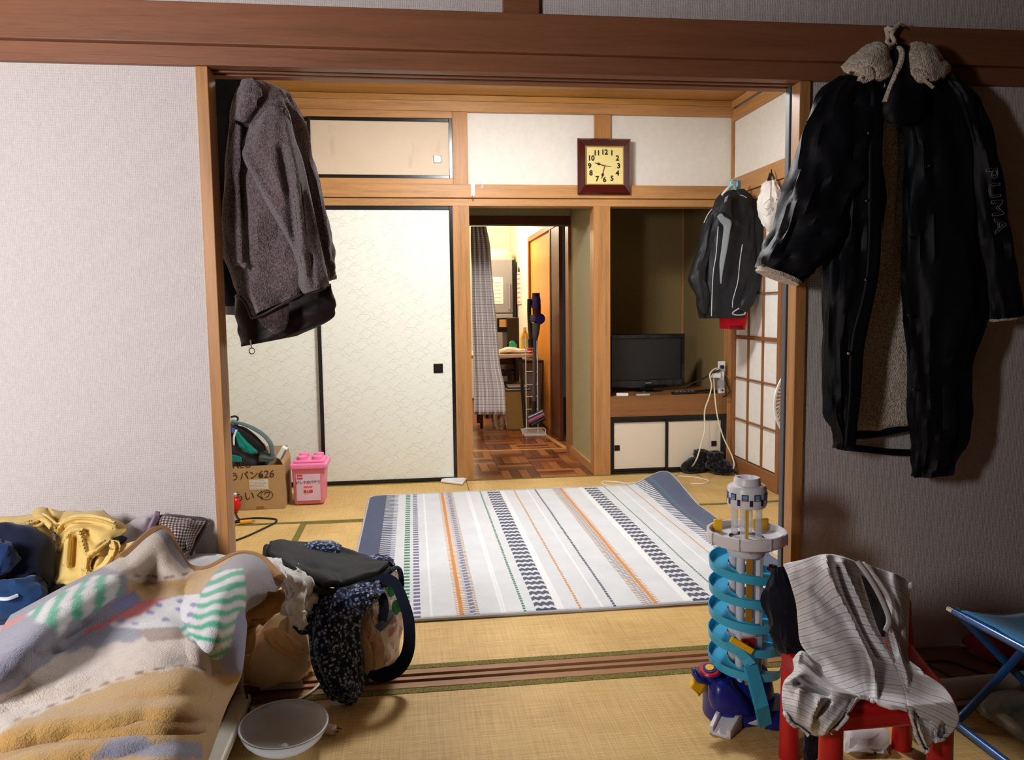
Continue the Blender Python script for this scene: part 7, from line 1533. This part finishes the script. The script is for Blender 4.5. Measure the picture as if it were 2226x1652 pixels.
# wall calendar
ca_ = thing('calendar', 'narrow paper calendar on the kitchen wall', 'calendar', (1.71, 6.4, 1.0))
p0, p1 = X(1000 + 333 / SK, 440 + 590 / SK, 1.712), X(1000 + 352 / SK, 440 + 400 / SK, 1.712)
B(1.708, 1.7185, p1.y, p0.y, p0.z, p1.z).build('sheet', plain('calendar_paper', rgb(236, 216, 206), .8), ca_)
for k in range(7):
    zz = p0.z + (p1.z - p0.z) * (k + .4) / 7; B(1.706, 1.708, p1.y + .03, p0.y - .03, zz, zz + .012).build('print_line', plain('salmon_line', rgb(206, 130, 120), .8), ca_)
MB().tube([(1.712, (p0.y + p1.y) / 2 - .05, p1.z), (1.71, (p0.y + p1.y) / 2, p1.z + .05), (1.712, (p0.y + p1.y) / 2 + .05, p1.z)], .006, 6).build('clip', KPL, ca_)
# dining table
ty0, ty1 = 4.78, 5.5
ta = thing('dining_table', 'dining table with dark legs in the kitchen', 'table', (1.2, 5.1, 0))
te = kp_(425, 885, ty0); tzp = te.z
B(.55, te.x, ty0, ty1, tzp - .02, tzp + .012).build('top', wood('pale_top', rgb(206, 176, 140), 'x', .15), ta, .006)
DKL = plain('dark_leg', rgb(34, 22, 18), .5)
a_ = kp_(348, 905, ty0 + .06); MB().bar((a_.x, ty0 + .06, tzp - .02), (kp_(378, 1200, ty0 + .06).x, ty0 + .06, .0), .03, .03).build('leg', DKL, ta); MB().bar((a_.x, ty1 - .06, tzp - .02), (a_.x + .06, ty1 - .06, 0), .03, .03).build('leg', DKL, ta)
MB().bar((.62, ty0 + .06, tzp - .02), (.58, ty0 + .06, 0), .03, .03).build('leg', DKL, ta); MB().bar((.62, ty1 - .06, tzp - .02), (.58, ty1 - .06, 0), .03, .03).build('leg', DKL, ta)
# clutter on the table
zt_ = tzp + .0125
def tp(x, d): return kp_(x, 860, d).x
tm = thing('table_cloth_bundle', 'white cloth bundle lying on the kitchen table edge', 'cloth', (1.25, 4.9, zt_))
MB().loft([((tp(230, 4.86), 4.86, zt_ + .02), (tp(230, 4.86), 4.96, zt_ + .02), .018), ((tp(290, 4.86), 4.85, zt_ + .03), (tp(290, 4.86), 5.0, zt_ + .03), .028), ((tp(350, 4.86), 4.86, zt_ + .02), (tp(350, 4.86), 4.98, zt_ + .02), .018), ((tp(400, 4.86), 4.88, zt_ + .02), (tp(400, 4.86), 4.95, zt_ + .02), .016)], 24, 5, [(.01, 2, 5)], 3).build('folds', fabric('cream_cloth', rgb(240, 230, 206)), tm)
rb = thing('red_lid', 'small red lid at the corner of the kitchen table', 'jar', (1.35, 4.9, zt_)); q = kp_(405, 857, 4.86)  # loose red lid with a white band
MB().lathe([(.001, -.022), (.026, -.022), (.028, .0), (.024, .022), (.001, .024)], (q.x, 4.86, zt_ + .024), 18).build('body', plain('cap_red', rgb(206, 26, 22), .4), rb); MB().lathe([(.029, -.006), (.031, 0), (.029, .006)], (q.x, 4.86, zt_ + .02), 18).build('band', WPL, rb)
tg = thing('green_cloth', 'turquoise cloth bunched on the kitchen table', 'cloth', (1.3, 5.05, zt_)); a_, b_ = kp_(288, 845, 5.05), kp_(328, 800, 5.05)
MB().loft([((a_.x, 5.05, zt_ + .004), (b_.x + .01, 5.05, zt_ + .004), .05), ((a_.x, 5.05, zt_ + .05), (b_.x, 5.05, zt_ + .04), .045), ((a_.x, 5.05, b_.z - .02), (a_.x + .06, 5.05, b_.z - .03), .03), ((a_.x + .02, 5.05, b_.z), (a_.x + .03, 5.05, b_.z), .008)], 24, 5, [(.01, 2, 3)], 4).build('folds', fabric('turquoise_cloth', rgb(52, 176, 134)), tg)
yl = thing('yellow_bottle', 'yellow bottle standing on the kitchen table', 'bottle', (1.37, 5.2, zt_)); q = kp_(375, 800, 5.2)
MB().lathe([(.001, 0), (.04, 0), (.042, .03), (.04, .14), (.02, .19), (.014, .2), (.001, .2)], (q.x, 5.2, zt_), 20).build('body', plain('bottle_yellow', rgb(226, 182, 36), .35), yl); MB().lathe([(.016, .2), (.017, .23), (.001, .232)], (q.x, 5.2, zt_), 14).build('cap', WPL, yl)
B(q.x - .03, q.x + .03, 5.152, 5.156, zt_ + .05, zt_ + .12).build('label', plain('bottle_label', rgb(214, 206, 120), .6), yl)
mw = thing('microwave', 'black microwave with pale window in the kitchen', 'microwave', (1.3, 5.9, .8)); my = 5.75
stand = thing('kitchen_rack', 'dark rack carrying the microwave in the kitchen', 'rack', (1.35, 6.0, 0))
a_, b_ = kp_(215, 735, my), kp_(282, 668, my); a2, b2 = kp_(272, 845, my), kp_(340, 668, my)
B(a_.x, b_.x, my, my + .3, a_.z, b_.z).build('body', KPL, mw, .006); w0, w1 = kp_(228, 722, my), kp_(275, 678, my); B(w0.x, w1.x, my - .004, my + .002, w0.z, w1.z).build('window', plain('pale_window', rgb(226, 206, 170), .4), mw); B(w1.x - .02, w1.x - .008, my - .006, my + .002, w0.z, w1.z).build('slat', TOR, mw)  # window is a plain pale cream
B(a2.x, b2.x, my - .02, my + .4, .0, b2.z).build('side_panel', plain('rack_charcoal', rgb(46, 44, 46), .5), stand, .006)
B(a_.x - .1, a2.x, my, my + .4, a_.z - .03, a_.z - .002).build('shelf', KPL, stand, .002); B(a_.x - .1, a2.x, my, my + .4, .42, .45).build('shelf', KPL, stand, .002); B(a_.x - .13, a_.x - .1, my, my + .4, 0, a_.z).build('side_panel', KPL, stand, .002)
kt = thing('rice_cooker', 'grey appliance on the kitchen rack below the microwave', 'appliance', (1.25, 5.8, .62)); a_, b_ = kp_(222, 845, my - .01), kp_(270, 748, my - .01)
MB().lathe([(.001, .455), (.10, .455), (.115, .50), (.115, .60), (.08, .66), (.001, .67)], ((a_.x + b_.x) / 2, my + .15, 0), 24).build('body', GPL, kt); MB().lathe([(.001, .68), (.02, .678), (.02, .668)], ((a_.x + b_.x) / 2, my + .15, 0), 12).build('knob', KPL, kt)
# chair under the table
kc = thing('dining_chair', 'dark brown wooden dining chair pushed under the kitchen table', 'chair', (1.2, 5.3, 0)); DBR = wood('chair_dark', rgb(66, 30, 20), 'x', .2); cy = 5.35
a_, b_ = kp_(225, 940, cy), kp_(318, 905, cy); B(a_.x - .1, b_.x, cy, cy + .025, a_.z, b_.z).build('back_rail', DBR, kc, .004)
for zy in (972, 995): 
    q0_, q1_ = kp_(245, zy, cy), kp_(322, zy + 6, cy); B(q0_.x - .1, q1_.x, cy, cy + .02, q1_.z, q0_.z + .008).build('slat', DBR, kc, .003)
q0_, q1_ = kp_(240, 1060, cy), kp_(340, 1018, cy); B(q0_.x - .15, q1_.x + .01, cy - .36, cy + .03, q0_.z, q1_.z - .03).build('seat', DBR, kc, .01)
qx = b_.x; 
for x_ in (qx - .02, qx - .38): 
    B(x_, x_ + .03, cy, cy + .03, 0, b_.z).build('back_leg', DBR, kc, .004); B(x_, x_ + .03, cy - .36, cy - .33, 0, q0_.z).build('leg', DBR, kc, .004)
# storage carton
kx = thing('storage_carton', 'brown carton with papers on top standing under the kitchen table', 'carton', (1.42, 4.95, 0)); ky_ = 4.86
a_, b_ = kp_(272, 1318, ky_), kp_(400, 1092, ky_)
B(a_.x, b_.x, ky_, ky_ + .24, .002, b_.z).build('body', plain('ochre_carton', rgb(146, 112, 54), .7), kx, .004)
for k in range(4): B(a_.x - .01 + .01 * k, b_.x + .02 - .012 * k, ky_ - .006, ky_ + .2, b_.z + .001 + .012 * k, b_.z + .011 + .012 * k).build('magazine', plain('magazine_%d' % k, (rgb(60, 54, 46), rgb(190, 180, 160), rgb(44, 40, 38), rgb(206, 196, 176))[k], .6), kx, .001)
# waste bin behind the stand
bn = thing('waste_bin', 'dark lidded bin against the orange door', 'bin', (1.6, 4.95, 0)); a_, b_ = kp_(372, 1290, 5.15), kp_(478, 912, 5.15)
frust(a_.x + .02, b_.x - .02, 5.15, 5.4, .0, a_.x, b_.x, 5.13, 5.42, b_.z - .02).build('body', plain('bin_taupe', rgb(120, 108, 96), .5), bn, .01); B(a_.x - .012, b_.x + .012, 5.12, 5.43, b_.z - .02, b_.z).build('lid', plain('bin_dark', rgb(52, 44, 34), .5), bn, .004)
# stick vacuum on its white stand
vs = thing('vacuum_stand', 'white wire stand for the stick vacuum', 'stand', (1.56, 4.6, 0)); vy = 4.52
c = [Z(1131, 934), Z(1178, 934), Z(1189, 947), Z(1140, 948)]; MB().prism([Vector((q.x, q.y, 0)) for q in c], (0, 0, .012)).build('base_plate', WPL, vs, .003)
l_, r_ = kp_(385, 1300, vy + .06), kp_(452, 1300, vy + .06); topz = kp_(400, 760, vy + .06).z
for x_ in (l_.x, r_.x): MB().tube([(x_, vy + .06, .012), (x_, vy + .06, topz)], .005, 8).build('upright', WPL, vs)
for zy in (840, 980, 1055, 1125, 1198): 
    z_ = kp_(400, zy, vy + .06).z; MB().tube([(l_.x, vy + .06, z_), (r_.x, vy + .06, z_)], .004, 6).build('rung', WPL, vs)
q0_, q1_ = kp_(362, 1305, vy - .01), kp_(495, 1305, vy - .01); MB().tube([(q0_.x, vy - .01, .012), (q0_.x, vy - .01, .05), (q0_.x + .02, vy - .01, .065), (q1_.x - .02, vy - .01, .065), (q1_.x, vy - .01, .05), (q1_.x, vy - .01, .012)], .005, 8).build('guard_loop', WPL, vs)
vc = thing('stick_vacuum', 'grey and violet stick vacuum standing by the orange door', 'vacuum', (1.58, 4.5, .05))
VPU = plain('vacuum_violet', rgb(50, 40, 130), .3, .5, .2); VGR = plain('vacuum_grey', rgb(92, 88, 92), .35, .5, .3); VDK = plain('vacuum_dark', rgb(34, 30, 34), .4); VPK = plain('vacuum_magenta', rgb(176, 90, 130), .4)
def vq(x, y): return kp_(x, y, vy)
MB().tube([vq(432, 720), vq(430, 1195)], [.017, .015], 14).build('wand', VGR, vc)
MB().lathe([(.001, -.05), (.04, -.05), (.042, .02), (.036, .05), (.001, .05)], vq(440, 580), 20).build('cyclone', VPU, vc); MB().lathe([(.001, -.03), (.034, -.03), (.034, .03), (.001, .03)], vq(440, 545), 20).build('filter_cap', VDK, vc)
MB().lathe([(.001, -.055), (.036, -.055), (.038, .05), (.001, .05)], vq(444, 625), 20).build('dust_bin', plain('bin_maroon', rgb(66, 24, 44), .2), vc)
MB().lathe([(.001, -.045), (.044, -.045), (.05, 0), (.044, .03), (.001, .035)], vq(458, 675), 22, ax=(.3, -1, .1)).build('motor', VPU, vc); MB().lathe([(.001, -.03), (.03, -.03), (.034, 0), (.03, .02), (.001, .022)], vq(420, 672), 18, ax=(-.2, -1, 0)).build('motor_cover', VGR, vc)
MB().tube([vq(402, 560), vq(400, 640), vq(405, 740), vq(412, 790)], [.02, .017, .017, .02], 12, samples=4).build('handle', VDK, vc); MB().tube([vq(405, 790), vq(410, 840)], .022, 12).build('battery', VDK, vc)
MB().tube([vq(440, 700), vq(436, 760), vq(432, 800)], [.04, .034, .02], 14, samples=3).build('neck', VGR, vc); MB().tube([vq(430, 1150), vq(428, 1230)], .02, 12).build('joint', VDK, vc)
a_, b_ = vq(392, 1260), vq(488, 1215); MB().bar(a_, b_, .05, .06, (0, 0, 1)).build('floor_head', VGR, vc, .012); MB().bar(a_ + Vector((0, -.03, -.012)), b_ + Vector((0, -.03, -.012)), .03, .028).build('brush_roll', VPK, vc, .008); MB().tube([a_ + Vector((.03, -.02, -.045)), b_ + Vector((.0, -.02, -.05))], .014, 10).build('head_edge', VDK, vc)
